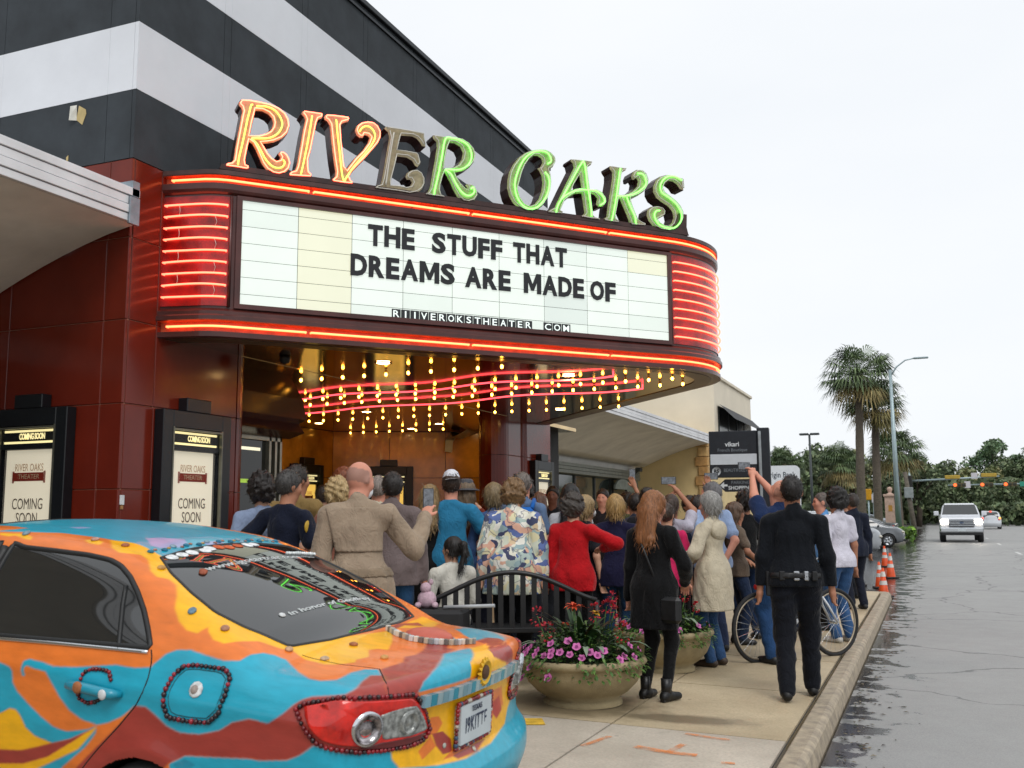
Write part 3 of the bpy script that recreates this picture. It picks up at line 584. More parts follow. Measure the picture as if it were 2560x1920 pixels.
# roof and mirror underside
for nm, z_, m in (('roof_sheet', 5.288, m_cap), ('soffit', 3.424, m_cei)):
    p = MB(); pts = [q-n_*.08 for q, n_ in zip(PATH, PN)]; pts[0] = PATH[0]; pts[-1] = PATH[-1]
    poly = [(q.x, q.y) for q in pts]
    tri = tessellate_polygon([[Vector((x, y, 0)) for x, y in poly]])
    p.add([(x, y, z_) for x, y in poly], [tuple(t) for t in tri]); p.build(nm, m, mq)
m_tan = mat('tan_border_paint', rgb('6d5a45'), .35, metal=.4, var=.2, vscale=3)
V, F = sweep([(-.10, 3.4235), (-.10, 3.414), (-.34, 3.414), (-.34, 3.4235)]); p = MB(); p.add(V, F); p.build('soffit_border', m_tan, mq)
# letter board: rails and separate milky panels
sb = [0, .628, 1.256, 1.884, 2.512, 3.14, 3.768, 4.396, 5.024, 5.652]; zb = [4.965, 4.862, 4.672, 4.482, 4.290, 4.098, 3.908, 3.792]
def flat(u, v, d): return mp_(u, v, d)
p = MB(); p.prism([(-.03, 3.765), (5.682, 3.765), (5.682, 4.99), (-.03, 4.99)], .001, .006, flat); p.build('board_back', mat('board_dark', (.03, .03, .03), .6), mq)
p = MB()
for z0, z1 in ((3.74, 3.792), (4.965, 5.005)): p.prism([(-.06, z0), (5.712, z0), (5.712, z1), (-.06, z1)], .006, .035, flat)
for s0, s1 in ((-.06, 0), (5.652, 5.712)): p.prism([(s0, 3.79), (s1, 3.79), (s1, 4.967), (s0, 4.967)], .006, .034, flat)
p.build('board_frame', m_mar, mq)
def panel_mat(k, c, e):
    m, n, b, L = nodes('milk_panel_%d' % k); P = wpos(n)
    f = noise(n, L, P, 1.7, 3); f2 = noise(n, L, P, 40, 3)
    cc = ramp(n, L, f, [(.3, tuple(x*.93 for x in c)), (.7, c)])
    b.inputs['Base Color'].default_value = (.42, .46, .43, 1); L(cc, b.inputs['Emission Color']); b.inputs['Emission Strength'].default_value = e; b.inputs['Roughness'].default_value = .35
    return m
pms = [panel_mat(0, (.86, .95, .87), .62), panel_mat(1, (.90, .98, .90), .66), panel_mat(2, (.79, .88, .82), .58)]; pmy = panel_mat(3, (.96, .93, .62), .62)
for i in range(9):
    for j in range(7):
        m = pmy if i == 1 or (i == 8 and j < 2) else pms[random.choice((0, 1, 1, 1)) if not (i in (6,) and j in (0, 4, 5)) else 2]
        p = MB(); p.prism([(sb[i]+.0035, zb[j+1]+.003), (sb[i+1]-.0035, zb[j+1]+.003), (sb[i+1]-.0035, zb[j]-.003), (sb[i]+.0035, zb[j]-.003)], .006, .012, flat); p.build('letter_panel', m, mq)
# black changeable letters
m_lt = mat('black_letter_plastic', (.012, .013, .016), .45, var=0)
def letters(txt, s0, s1, z0, z1, gap=.02, nm='black_letter'):
    W = {'I': .45, 'M': 1.3, 'T': .95, 'E': .85, 'F': .82, 'H': 1.05, 'U': 1.02, 'S': .95, 'D': 1.03, 'R': 1.0, 'A': 1.12, 'O': 1.08}
    tot = sum(W.get(c_, 1) for c_ in txt); sc = (s1-s0-gap*(len(txt)-1))/tot; s = s0
    for c_ in txt:
        w_ = W.get(c_, 1)*sc
        if c_ == 'M':
            p = MB(); p.prism([(s+u*w_, z0+v*(z1-z0)) for u, v in [(0, 0), (0, 1), (.27, 1), (.5, .46), (.73, 1), (1, 1), (1, 0), (.76, 0), (.76, .58), (.57, .14), (.43, .14), (.24, .58), (.24, 0)]], .016, .028, flat); p.build(nm, m_lt, mq, recalc=True); s += w_+gap; continue
        me = text_mesh(c_, 1., .044, 'CENTER', 0.006)
        co = np.array([v.co[:] for v in me.vertices]); lo, hi = co.min(0), co.max(0)
        jz = random.uniform(-.004, .004)
        for v in me.vertices:
            u = s+(v.co.x-lo[0])/(hi[0]-lo[0])*w_; zz = z0+(v.co.y-lo[1])/(hi[1]-lo[1])*(z1-z0)+jz; v.co = mp_(u, zz, .022+v.co.z)
        me.materials.clear(); me.materials.append(m_lt); mobj(nm, me, mq); s += w_+gap
for t_, a, c_ in (('THE', 1.444, 2.022), ('STUFF', 2.243, 3.178), ('THAT', 3.33, 4.096)): letters(t_, a, c_, 4.622, 4.878)
for t_, a, c_ in (('DREAMS', 1.24, 2.54), ('ARE', 2.676, 3.291), ('MADE', 3.475, 4.342), ('OF', 4.436, 4.82)): letters(t_, a, c_, 4.244, 4.502)
m_pl = mat('black_plate', (.02, .024, .026), .4, var=0); m_wl = mat('white_plate_letter', (.8, .9, .86), .5, var=0, emit=(.85, .95, .9), es=.55)
def plates(txt, s0, s1):
    n_ = len(txt); w_ = (s1-s0)/n_
    for k, c_ in enumerate(txt):
        a = s0+k*w_; p = MB(); p.prism([(a+.004, 3.782), (a+w_-.004, 3.782), (a+w_-.004, 3.893), (a+.004, 3.893)], .014, .019, flat); o = p.build('letter_plate', m_pl, mq)
        me = text_mesh(c_, 1., .012, 'CENTER', 0.); co = np.array([v.co[:] for v in me.vertices]); lo, hi = co.min(0), co.max(0)
        ww = min(w_*.66, w_*.8*(hi[0]-lo[0])/.62)
        for v in me.vertices: v.co = mp_(a+w_/2+(v.co.x-(lo[0]+hi[0])/2)/(hi[0]-lo[0])*ww, 3.798+(v.co.y-lo[1])/(hi[1]-lo[1])*.08, .0205)
        me.materials.clear(); me.materials.append(m_wl); mobj('plate_letter', me, o)
plates('RIIVEROKSTHEATER', 1.743, 3.593); plates('COM', 3.746, 4.14)
# neon along the two troughs
m_no = mat('orange_neon', (1, .4, .2), var=0, emit=(1., .155, .05), es=5.2)
m_nr = mat('red_neon', (1, .3, .2), var=0, emit=(1., .115, .06), es=5.0)
m_np = mat('pink_neon', (1, .2, .25), var=0, emit=(1., .065, .085), es=3.2)
m_ng = mat('green_neon', (.4, 1, .3), var=0, emit=(.115, 1., .062), es=4.)
m_ny = mat('yellow_green_neon', (.7, 1, .3), var=0, emit=(.80, 1., .08), es=1.0)
m_nl = mat('peach_neon', (1, .5, .3), var=0, emit=(1., .105, .058), es=6.)
m_ngl = mat('unlit_neon_glass', rgb('d8d4c8'), .2, var=0, alpha=.85)
CUM = [0.]
for a, c_ in zip(PATH[:-1], PATH[1:]): CUM.append(CUM[-1]+(c_-a).length)
S_A0 = CUM[9]; 
def at_len(l, d, z_):
    l = max(0, min(CUM[-1]-1e-4, l)); i = max(k for k in range(len(CUM)-1) if CUM[k] <= l); f = (l-CUM[i])/(CUM[i+1]-CUM[i])
    p = PATH[i].lerp(PATH[i+1], f)+PN[i].lerp(PN[i+1], f)*d; return Vector((p.x, p.y, z_))
off = CUM[9]-(-.12)-0.0     # path length where board s = 0
brk = [-.55-off+off, .77, 2.76, 4.73, 6.9, 9.2]
brk = [0.06-off]+[.77, 2.76, 4.73, 6.95, 9.0, 11.0, 13.0]
for zn, zo_ in ((3.535, 3.515), (5.17, 5.15)):
    for a, c_ in zip(brk[:-1], brk[1:]):
        a, c_ = a+.03, c_-.03; n_ = max(4, int((c_-a)/.12)); pts = [at_len(off+a, -.015, zn)]
        pts += [at_len(off+a+(c_-a)*k/n_, .018, zn) for k in range(n_+1)]+[at_len(off+c_, -.015, zn)]
        p = MB(); p.tube(pts, .0125, 7); p.build('neon_tube', m_no, mq)
        for k in range(1, int((c_-a)/.6)):
            q = at_len(off+a+k*.6, .0, zn); p = MB(); p.ball(q, .012, 6, 4); p.build('tube_stand', mat('stand_dark', (.05, .03, .02), .6), mq)
# red neon bays on the rounded corners
def bay(i0, i1, z0, z1, nm='red_bay'):
    V, F = sweep([(.012, z0), (.012, z1)], i0, i1); p = MB(); p.add(V, F, False); p.build(nm, m_bay, mq)
bay(0, 9, 3.76, 4.985); bay(18, 42, 3.76, 4.985)
for i in (9, 18, 42):
    q = PATH[i]+PN[i]*.0; t_ = Vector((-PN[i].y, PN[i].x, 0)); p = MB()
    p.tube([q+PN[i]*.02+Vector((0, 0, 3.75)), q+PN[i]*.02+Vector((0, 0, 4.99))], .018, 6); p.build('bay_moulding', m_mar, mq)
for j in range(9):
    z_ = 3.855+j*.128
    a, c_ = CUM[0]+.04, CUM[9]-.04; bow = [0, .012, .004, .010, .0, .011, .006, .010, .004][j]
    pts = [at_len(a, .0, z_)]+[at_len(a+(c_-a)*k/14, .045, z_+bow*math.sin(math.pi*k/14)) for k in range(15)]+[at_len(c_, .0, z_)]
    p = MB(); p.tube(pts, .0105, 7); p.build('neon_tube', m_nr, mq)
    a, c_ = CUM[18]+.05, CUM[42]-.05
    pts = [at_len(a, .0, z_)]+[at_len(a+(c_-a)*k/26, .045, z_) for k in range(27)]+[at_len(c_, .0, z_)]
    p = MB(); p.tube(pts, .0105, 7); p.build('neon_tube', m_nr, mq)
    if j < 8:
        l_ = CUM[0]+.2 if j % 2 else CUM[9]-.16
        p = MB(); p.tube([at_len(l_, .04, z_), at_len(l_+.02, .06, z_+.06), at_len(l_, .04, z_+.128)], .003, 5); p.build('neon_wire', m_ngl, mq)
# plinth and channel letters
m_face = mat('cream_letter_face', rgb('b3a684'), .55, var=.2, vscale=14, col2=rgb('8d8168'))
m_ret = mat('brown_letter_return', (.052, .018, .015), .35, var=.3, vscale=6)
p = MB(); p.prism([(-.26, 5.285), (6.02, 5.285), (5.98, 5.345), (-.24, 5.345)], -.22, .03, flat)
p.prism([(5.75, 5.34), (6.02, 5.285), (5.99, 5.40), (6.0, 5.58), (5.86, 5.58), (5.8, 5.45)], -.06, .02, flat); p.build('letter_plinth', m_ret, mq)
def inset(poly, d):
    n_ = len(poly); A = sum(poly[i][0]*poly[(i+1) % n_][1]-poly[(i+1) % n_][0]*poly[i][1] for i in range(n_)); sg = 1 if A > 0 else -1; out = []
    for i in range(n_):
        a, b_, c_ = Vector(poly[i-1]), Vector(poly[i]), Vector(poly[(i+1) % n_])
        e1 = (b_-a).normalized(); e2 = (c_-b_).normalized(); n1 = Vector((-e1.y, e1.x))*sg; n2 = Vector((-e2.y, e2.x))*sg
        nn = n1+n2
        if nn.length < .3: nn = n1
        nn = nn.normalized()*min(1/max(.5, nn.normalized().dot(n1)), 1.5); q = b_+nn*d; out.append((q.x, q.y))
    return out
def smooth_line(P, n_=5):
    P = [Vector(q) for q in P]; out = []
    for i in range(len(P)-1):
        p0, p1, p2, p3 = P[max(i-1, 0)], P[i], P[i+1], P[min(i+2, len(P)-1)]
        for k in range(n_):
            t = k/n_; out.append(.5*((2*p1)+(p2-p0)*t+(2*p0-5*p1+4*p2-p3)*t*t+(3*p1-p0-3*p2+p3)*t**3))
    return out+[P[-1]]
for ch, kind, outl, holes, cen in LETTERS:
    p = MB(); p.prism(outl, -.20, .0, flat, holes); o = p.build('channel_letter', m_ret, mq, recalc=True)
    p = MB(); p.prism(inset(outl, .004), .001, .006, flat, [inset(h, -.004) for h in holes]); p.build('letter_face', m_face, o, recalc=True)
    for lp, sgn in [(outl, 1)]+[(h, -1) for h in holes]:
        il = inset(lp, .020*sgn); p = MB()
        p.tube([mp_(u, v, .045) for u, v in il], .0075, 6, closed=True); p.build('neon_tube' if kind == 'orange' else 'unlit_tube', m_nl if kind == 'orange' else m_ngl, o)
    for cl in cen:
        p = MB(); q = smooth_line(cl); p.tube([mp_(u, v, .045) for u, v in q], .0105, 7)
        p.build('neon_tube' if kind != 'dark' else 'unlit_tube', {'orange': m_ny, 'green': m_ng, 'dark': m_ngl}[kind], o)
# bulbs in rows under the soffit, and the two wavy red tubes
m_bulb = mat('warm_bulb', (1, .8, .4), var=0, emit=(1., .42, .045), es=24.)
m_sock = mat('brass_socket', rgb('a87f35'), .3, metal=.9)
bp = MB(); bp.ball((0, 0, 0), (.021, .021, .026), 8, 6); bme = bp.build('bulb', m_bulb, mq).data
sp = MB(); sp.lathe([(.016, .026), (.018, .05), (.022, .062)], 8); sme = None
first = [o for o in bpy.data.objects if o.name == 'bulb'][0]; bpy.data.objects.remove(first)
sk = sp.build('socket', m_sock); sme = sk.data; bpy.data.objects.remove(sk)
for Yr, x0, x1 in ((11.45, -11.0, -4.9), (13.48, -12.2, -3.2), (14.12, -12.2, -3.2), (16.6, -12.2, -4.9), (19.4, -12.2, -9.7)):
    k = 0; x = x1
    while x > x0:
        o = mobj('bulb', bme, mq if x > XF else th, (x, Yr, 3.355)); mobj('socket', sme, o); x -= .335
for y0, y1, xs_ in ((14.35, 15.25, -3.86), (12.85, 13.4, -3.86)):
    pts = [(xs_, y0, 3.42), (xs_, y0, 3.36)]; n_ = 44
    for k in range(n_+1):
        f = k/n_; x = xs_-.02-f*(7.0 if y0 > 14 else 6.2); pts.append((x, y0+(y1-y0)*f+.20*math.sin(f*15+.4)*(1-.4*f), 3.36))
    pts.append((pts[-1][0], pts[-1][1], 3.42)); p = MB(); p.tube(pts, .013, 7); p.build('neon_tube', m_np, mq)
# recessed downlights; most of the lobby ones added to give more amber light
m_dl = mat('downlight', (1, .9, .7), var=0, emit=(1., .62, .24), es=50.)
for x, y in ((-6.3, 10.9), (-4.55, 13.0), (-6.2, 17.2), (-9.6, 16.0), (-9.5, 18.8), (-11.6, 15.2), (-11.7, 17.6), (-10.6, 19.6), (-9.3, 20.6), (-11.2, 12.6), (-9.2, 13.0)):
    p = MB(); p.lathe([(.0, 0), (.085, .0)], 16, (x, y, 3.414)); o = p.build('downlight', m_dl, mq if x > XF else th)
    p = MB(); p.lathe([(.085, -.004), (.115, -.004), (.12, .008)], 16, (x, y, 3.414)); p.build('downlight_ring', m_sock, o)
# security camera under the left end
p = MB(); p.lathe([(.0, -.09), (.05, -.075), (.07, -.03), (.07, .0), (.0, .0)], 12, (-7.15, 10.0, 3.42)); p.build('camera_dome', m_lt, mq)
# ============================================================ SHOPS ON BOTH SIDES
m_can = mat('white_canopy_paint', rgb('e2e2e4'), .55, var=.08, vscale=1.5)
m_sof = mat('grey_canopy_soffit', rgb('e8e5de'), .75, var=.08, vscale=1.2, bump=.08, bscale=120)
m_gal = mat('galvanised_flashing', rgb('8f9aa3'), .4, metal=.6, var=.15)
def canopy(label, y0, y1, zt):
    t = thing('shop_canopy', label, 'canopy', (0, 0, 0))
    prof = [(-7.52, zt-.36)]+[(-7.6-.30*k, zt-.365-.20*(.3*k)**1.05-.055*(.3*k)**2) for k in range(1, 9)]
    prof += [(-10.05, zt-1.05), (-10.18, zt-1.25), (-10.2, zt-1.5)]
    V = [(x, y, z_) for y in (y0, y1) for x, z_ in prof]; k = len(prof)
    p = MB(); p.add(V, [(i, i+1, k+i+1, k+i) for i in range(k-1)], True); p.build('curved_soffit', m_sof, t)
    p = MB(); p.add([(-7.5, y0, zt), (-10.4, y0, zt+.12), (-10.4, y1, zt+.12), (-7.5, y1, zt)], [(0, 1, 2, 3)]); p.build('canopy_roof', m_can, t)
    for a, b_, d in ((0, .085, 0), (.095, .18, -.012), (.19, .275, 0), (.285, .36, -.012)):
        p = MB(); p.box(-7.52, -7.46+d, y0, y1, zt-b_, zt-a, .004); p.build('fascia_strip', m_can, t)
    p = MB(); p.box(-7.53, -7.50, y0, y1, zt-.355, zt-.005); p.build('fascia_back', mat('joint_dark', (.06, .06, .06), .8), t)
    return t
cl = canopy('white grooved canopy with curved soffit, left of the theatre corner', -6, YC-.02, 4.89)
p = MB(); p.box(-7.66, -7.46, YC-.13, YC-.025, 4.80, 4.97, .004); p.box(-7.475, -7.445, YC-.17, YC-.03, 4.50, 4.79, .004); p.build('end_flashing', m_gal, cl)
cr_ = canopy('grey canopy with curved soffit over the shops, right of the theatre', YE+.03, 37.1, 4.44)
# left shop under its canopy
ls = thing('corner_shop', 'dark shop front under the left canopy', 'shop', (0, 0, 0))
p = MB(); p.box(-14, -10.2, -6, YC-.02, 0, 4.9); p.build('wall', mat('shop_wall', rgb('8a8278'), .8), ls)
p = MB(); p.box(-10.2, -10.15, 2, 7.2, .5, 3.0); p.build('window', mat('dark_shop_glass', (.02, .025, .03), .05, var=0, spec=.6), ls)
# right shops
rs = thing('row_of_shops', 'low shop fronts with grey sign band under the right canopy', 'shop', (0, 0, 0))
m_gl = mat('shop_glass', (.05, .065, .06), .06, var=.3, vscale=.8, spec=.6)
p = MB(); p.box(-16, -10.25, 22.4, 37.1, 0, 4.4); p.build('wall', mat('grey_green_wall', rgb('8f978c'), .8, vscale=1), rs)
for k, zz in enumerate((2.72, 2.83, 2.94)):
    p = MB(); p.box(-10.25, -9.9-.01*k, 21.2, 36.2, zz, zz+.10, .004); p.build('sign_band_slat', mat('band_grey', rgb('7d8179'), .5, metal=.2), rs)
for y0, y1, m in ((22.2, 25.0, m_gl), (25.1, 27.0, mat('teal_window', (.25, .36, .36), .1, var=.2, vscale=1.)), (27.6, 29.4, m_gl), (29.5, 31.4, m_gl), (31.5, 33.2, m_gl), (33.6, 35.2, m_gl)):
    p = MB(); p.box(-10.25, -10.18, y0, y1, .4, 2.68); o = p.build('window', m, rs)
    for ya in (y0-.06, y1): p = MB(); p.box(-10.25, -10.14, ya, ya+.06, .3, 2.70); p.build('mullion', mat('dark_frame', rgb('3a3f40'), .5), o)
for yy in (26.5, 35.5):
    p = MB(); p.box(-9.9, -9.7, yy, yy+.3, 3.03, 3.18, .02); p.tube([(-9.95, yy+.15, 2.95), (-9.8, yy+.15, 3.1)], .03, 6); p.build('sign_lamp', mat('dark_frame'), rs)
p = MB(); V = []
for k in range(13):
    a = math.pi*k/12; V.append((-9.88, 33.9+1.0*math.cos(a), 2.35+.36*math.sin(a)))
p.add(V+[(-9.95, v[1], v[2]) for v in V], [tuple(range(13))]+[(i, i+1, 14+i, 13+i) for i in range(12)]+[(0, 12, 25, 13)]); p.build('awning', mat('grey_awning', rgb('8a918a'), .8), rs)
# beige building beyond
bb = thing('beige_building', 'tall plain beige building beyond the shops with stone corner', 'building', (0, 0, 0))
m_be = mat('beige_stucco', rgb('e0c894'), .85, var=.07, vscale=.8, bump=.1, bscale=60); m_cr = mat('cream_stucco', rgb('e4dac6'), .85, var=.05, vscale=.6)
p = MB(); p.box(-24, -7.62, 37.15, 48, 0, 4.35); p.build('lower_wall', m_be, bb)
p = MB(); p.box(-30, -7.6, 38.9, 47.7, 4.35, 6.86); p.build('upper_wall', m_cr, bb)
p = MB(); p.box(-30, -7.52, 38.82, 47.78, 6.86, 7.0, .02); p.build('coping', m_cr, bb)
p = MB(); p.box(-7.62, -7.54, 39.6, 47.2, 4.0, 5.74); o = p.build('window', mat('dark_window', (.02, .025, .03), .12, var=.3, vscale=1.), bb)
for yy in (41.5, 43.4, 45.3): p = MB(); p.box(-7.60, -7.52, yy, yy+.08, 4.0, 5.74); p.build('mullion', mat('dark_frame'), o)
p = MB(); p.add([(-7.5, 39.4, 5.80), (-6.9, 39.4, 5.2), (-6.9, 47.4, 5.2), (-7.5, 47.4, 5.80)], [(0, 1, 2, 3)]); p.build('awning', mat('charcoal_awning', rgb('3a3b3d'), .7), bb)
p = MB(); p.box(-9.4, -9.1, 37.1, 37.16, 4.55, 4.85); p.build('small_window', mat('dark_window'), bb)
p = MB(); p.box(-12.9, -10.9, 38.84, 38.92, 5.1, 5.75); p.build('small_window', mat('dark_window'), bb)
for k in range(12):
    for side in (0, 1):
        w_ = .42 if (k+side) % 2 else .3; c = random.choice(('c39b63', 'b88d57', 'cfa971', 'bd9a6a')); p = MB()
        if side == 0: p.box(-7.60-w_, -7.56, 37.05, 37.15, k*.36+.012, k*.36+.35, .012)
        else: p.box(-7.63, -7.555, 37.15, 37.15+w_, k*.36+.012, k*.36+.35, .012)
        p.build('quoin_stone', mat('stone_'+c, rgb(c), .85, var=.15, vscale=6, bump=.3, bscale=25), bb)
# ------------------------------------------------------------ pylon sign of the parking lot
def face_text(t, txt, x, z_, size, m, y, bold=0, sx=1., nm='sign_lettering', align='CENTER'):
    return place_text(nm, txt, t, (x, y, z_), (1, 0, 0), (0, 0, 1), size, m, bold=bold, sx=sx, align=align)
ps = thing('tenant_sign', 'black tenant sign with a blank white strip beside the beige building', 'sign', (-5.25, 30, 0), rad(6))
m_sb = mat('black_sign', rgb('20252c'), .4, var=.1); m_sw = mat('white_sign_ink', rgb('d5d9dc'), .5, var=0); m_sg = mat('grey_sign_ink', rgb('7c838a'), .5, var=0)
p = MB(); p.box(-.78, .62, -.14, .14, 2.55, 3.93, .015); p.build('sign_panel', m_sb, ps)
p = MB(); p.box(.62, .98, -.2, .2, -.1, 4.0, .02); p.build('sign_post', m_sb, ps)
p = MB(); p.box(.66, .74, -.225, -.195, 0, 3.9, .01); p.build('post_trim', mat('trim_grey', rgb('a9b0b3'), .4, metal=.4), ps)
p = MB(); p.box(-.75, .6, -.155, -.138, 2.93, 3.24, .004); p.build('blank_strip', mat('blank_strip', rgb('c9ced4'), .5, var=.03), ps)
face_text(ps, 'vikari', -.1, 3.53, .19, m_sw, -.146, .004); face_text(ps, 'French Boutique', -.1, 3.36, .13, m_sg, -.146)
p = MB(); p.lathe([(0, 0), (.13, 0), (.13, .012)], 20, (-.58, -.142, 2.74), M=Matrix.Rotation(rad(90), 4, 'X')); p.build('round_emblem', mat('emblem_white', rgb('c3c8cc'), .5, var=0), ps)
face_text(ps, 'RS', -.58, 2.74, .14, m_sb, -.158, .004); face_text(ps, 'BEAUTIFULLY', -.37, 2.76, .14, m_sg, -.146, 0, .82, align='LEFT'); face_text(ps, 'PETITE', .42, 2.66, .07, m_sg, -.146)
fr = lambda u, v, d: (u, -d, v)
p = MB(); p.prism([(-.55, 2.32), (-.35, 2.5), (.62, 2.5), (.62, 2.13), (-.35, 2.13)], -.05, .05, fr); p.build('arrow_panel', m_sb, ps)
face_text(ps, 'PARKING', .1, 2.40, .13, m_sg, -.055); face_text(ps, 'SHOPPING', .1, 2.24, .15, m_sw, -.055, .003)
p = MB(); p.prism([(-.50, 2.32), (-.38, 2.42), (-.38, 2.35), (-.28, 2.35), (-.28, 2.29), (-.38, 2.29), (-.38, 2.22)], .052, .058, fr); p.build('arrow', m_sw, ps)
bk = thing('bank_sign', 'white rounded bank sign standing behind the tenant sign', 'sign', (-8.95, 68, -.1), rad(4))
fr = lambda u, v, d: (u, -d, v)
rr = [(-1.3, .6), (1.15, .6), (1.15, 4.45)]+[(1.15-.3+.3*math.cos(rad(a)), 4.4+.3*math.sin(rad(a))) for a in (30, 60, 90)]+[(-1.3, 4.7)]
p = MB(); p.prism(rr, -.2, .2, fr); p.build('sign_body', mat('bank_white', rgb('dfe3e8'), .5, var=.03), bk)
p = MB(); p.box(-1.2, 1.05, -.15, .15, -.2, .62); p.build('sign_base', mat('bank_base', rgb('9a958c'), .8), bk)
face_text(bk, 'Origin Bank', -.12, 4.08, .52, mat('bank_ink', rgb('39434f'), .5, var=0), -.206, .006, .8)
# ============================================================ TREES, POLES, SIGNALS
m_bark = mat('palm_bark', rgb('6b6257'), .95, var=.3, vscale=9, bump=.8, bscale=18, streak=(1, 1, 5)); m_bk2 = mat('oak_bark', rgb('4d443a'), .95, var=.3, vscale=3)
def leafm(nm, c): 
    m = mat(nm, rgb(c), .6, var=.35, vscale=.9); return m
PALMS = [leafm('palm_green_'+c, c) for c in ('60754c', '75895c', '4c6040')]; DEAD = leafm('palm_dead', 'a3925f'); DEAD2 = leafm('palm_dead2', '878050')
def palm(label, loc, H_, R_, seed, lean=(0, 0), skirt=.35):
    r = random.Random(seed); t = thing('palm_tree', label, 'palm', loc, 0, 'palm trees along the street')
    p = MB(); n = 12; pts = [(lean[0]*(k/n)**2, lean[1]*(k/n)**2, H_*k/n) for k in range(n+1)]; p.tube(pts, [.30-.08*k/n+.02*(k % 2) for k in range(n+1)], 10); p.build('trunk', m_bark, t)
    top = Vector(pts[-1]); p = MB()
    for k in range(95):
        u = r.uniform(-.75, .98); el = math.asin(u); az = r.uniform(0, 6.283); d = Vector((math.cos(el)*math.cos(az), math.cos(el)*math.sin(az), math.sin(el)))
        L_ = R_*r.uniform(.42, .62); b_ = top+d*L_+Vector((0, 0, -.10*R_*math.cos(el))); p.m = (3 if r.random() < .6 else 4) if u < -skirt else r.randrange(3)
        p.tube([top, top+d*L_*.5+Vector((0, 0, .05)), b_], [.03, .022, .015], 3, cap=False)
        s1 = d.cross(Vector((0, 0, 1))); s1 = s1.normalized() if s1.length > .05 else Vector((1, 0, 0)); nrm = s1.cross(d)
        for j in range(15):
            a = rad(-105+15*j); e = (d*math.cos(a)+s1*math.sin(a)).normalized(); ll = R_*.5*r.uniform(.8, 1.05)*(1-.25*abs(j-7)/7); w_ = .045; q = s1*math.cos(a)-d*math.sin(a); tip = b_+e*ll+Vector((0, 0, -ll*r.uniform(.25, .55))); mid = b_+e*ll*.6+nrm*.03
            p.add([b_, mid-q*w_, tip, mid+q*w_], [(0, 1, 2, 3)])
    p.build('crown', PALMS+[DEAD, DEAD2], t); return t
palm('tallest palm with a round crown beside the street lamp', (-4.05, 68, -.13), 10.6, 2.75, 1, (.25, 0), .45)
palm('slightly shorter palm with a brown skirt right behind the tallest palm', (-3.25, 72, -.13), 8.9, 2.5, 2, (.15, 0), .1)
palm('palm of middle height leaning behind the street lamp', (-2.15, 80, -.13), 6.2, 2.5, 3, (-.1, 0), .3)
palm('small palm between the tenant sign and the parking lot lamp', (-11.6, 90, -.13), 5.9, 2.1, 4, (0, 0), .5)
palm('small palm left of the tallest palm trunk', (-7.2, 92, -.13), 5.9, 2.4, 5, (0, 0), .4)
def tree(label, loc, H_, R_, seed, cols, dens=1., light=0.):
    """trunk, limbs and a crown of leaf clumps"""
    r = random.Random(seed); t = thing('broadleaf_tree', label, 'tree', loc, 0, 'trees beyond the junction'); p = MB(); th_ = H_*.42
    p.tube([(0, 0, 0), (r.uniform(-.2, .2), 0, th_*.6), (r.uniform(-.3, .3), r.uniform(-.3, .3), th_)], [.34, .26, .2], 8)
    cl = []
    for k in range(int(11*dens)):
        a = r.uniform(0, 6.283); rr_ = R_*math.sqrt(r.random())*.8; z_ = H_*(.42+.55*r.random()*(1-.45*(rr_/R_)**2)); c = Vector((rr_*math.cos(a), rr_*math.sin(a), z_)); cl.append((c, R_*r.uniform(.24, .42)))
        p.tube([(0, 0, th_*.8), (c.x*.5, c.y*.5, (th_+z_)/2), (c.x, c.y, z_)], [.13, .08, .03], 5, cap=False)
    p.build('trunk', m_bk2, t)
    rg = np.random.default_rng(seed); V = []; mi = []
    for c, cr_ in cl:
        n = int(230*dens); d = rg.normal(size=(n, 3)); d /= np.linalg.norm(d, axis=1)[:, None]; ctr = np.array(c)+d*cr_*(rg.random((n, 1))**.4)*np.array([1, 1, .8]); s = rg.uniform(.13, .34, (n, 1)); a = rg.normal(size=(n, 3)); a /= np.linalg.norm(a, axis=1)[:, None]; b_ = np.cross(a, rg.normal(size=(n, 3))); b_ /= np.linalg.norm(b_, axis=1)[:, None]
        V.append(np.stack([ctr-a*s, ctr-b_*s*.6, ctr+a*s, ctr+b_*s*.6], 1).reshape(-1, 3)); mi.append(rg.integers(0, len(cols), n))
    V = np.concatenate(V); mobj('crown', fastmesh('crown', V, np.arange(len(V)).reshape(-1, 4), cols, np.concatenate(mi), False), t); return t
DG = [leafm('oak_'+c, c) for c in ('677a57', '778960', '5b6c4d', '88946c')]; OG = [leafm('olive_'+c, c) for c in ('879463', '98a06e', '7a8659', 'a5a172')]; LG = [leafm('fresh_'+c, c) for c in ('6f8c64', '85a072', '648060', '95ac80')]
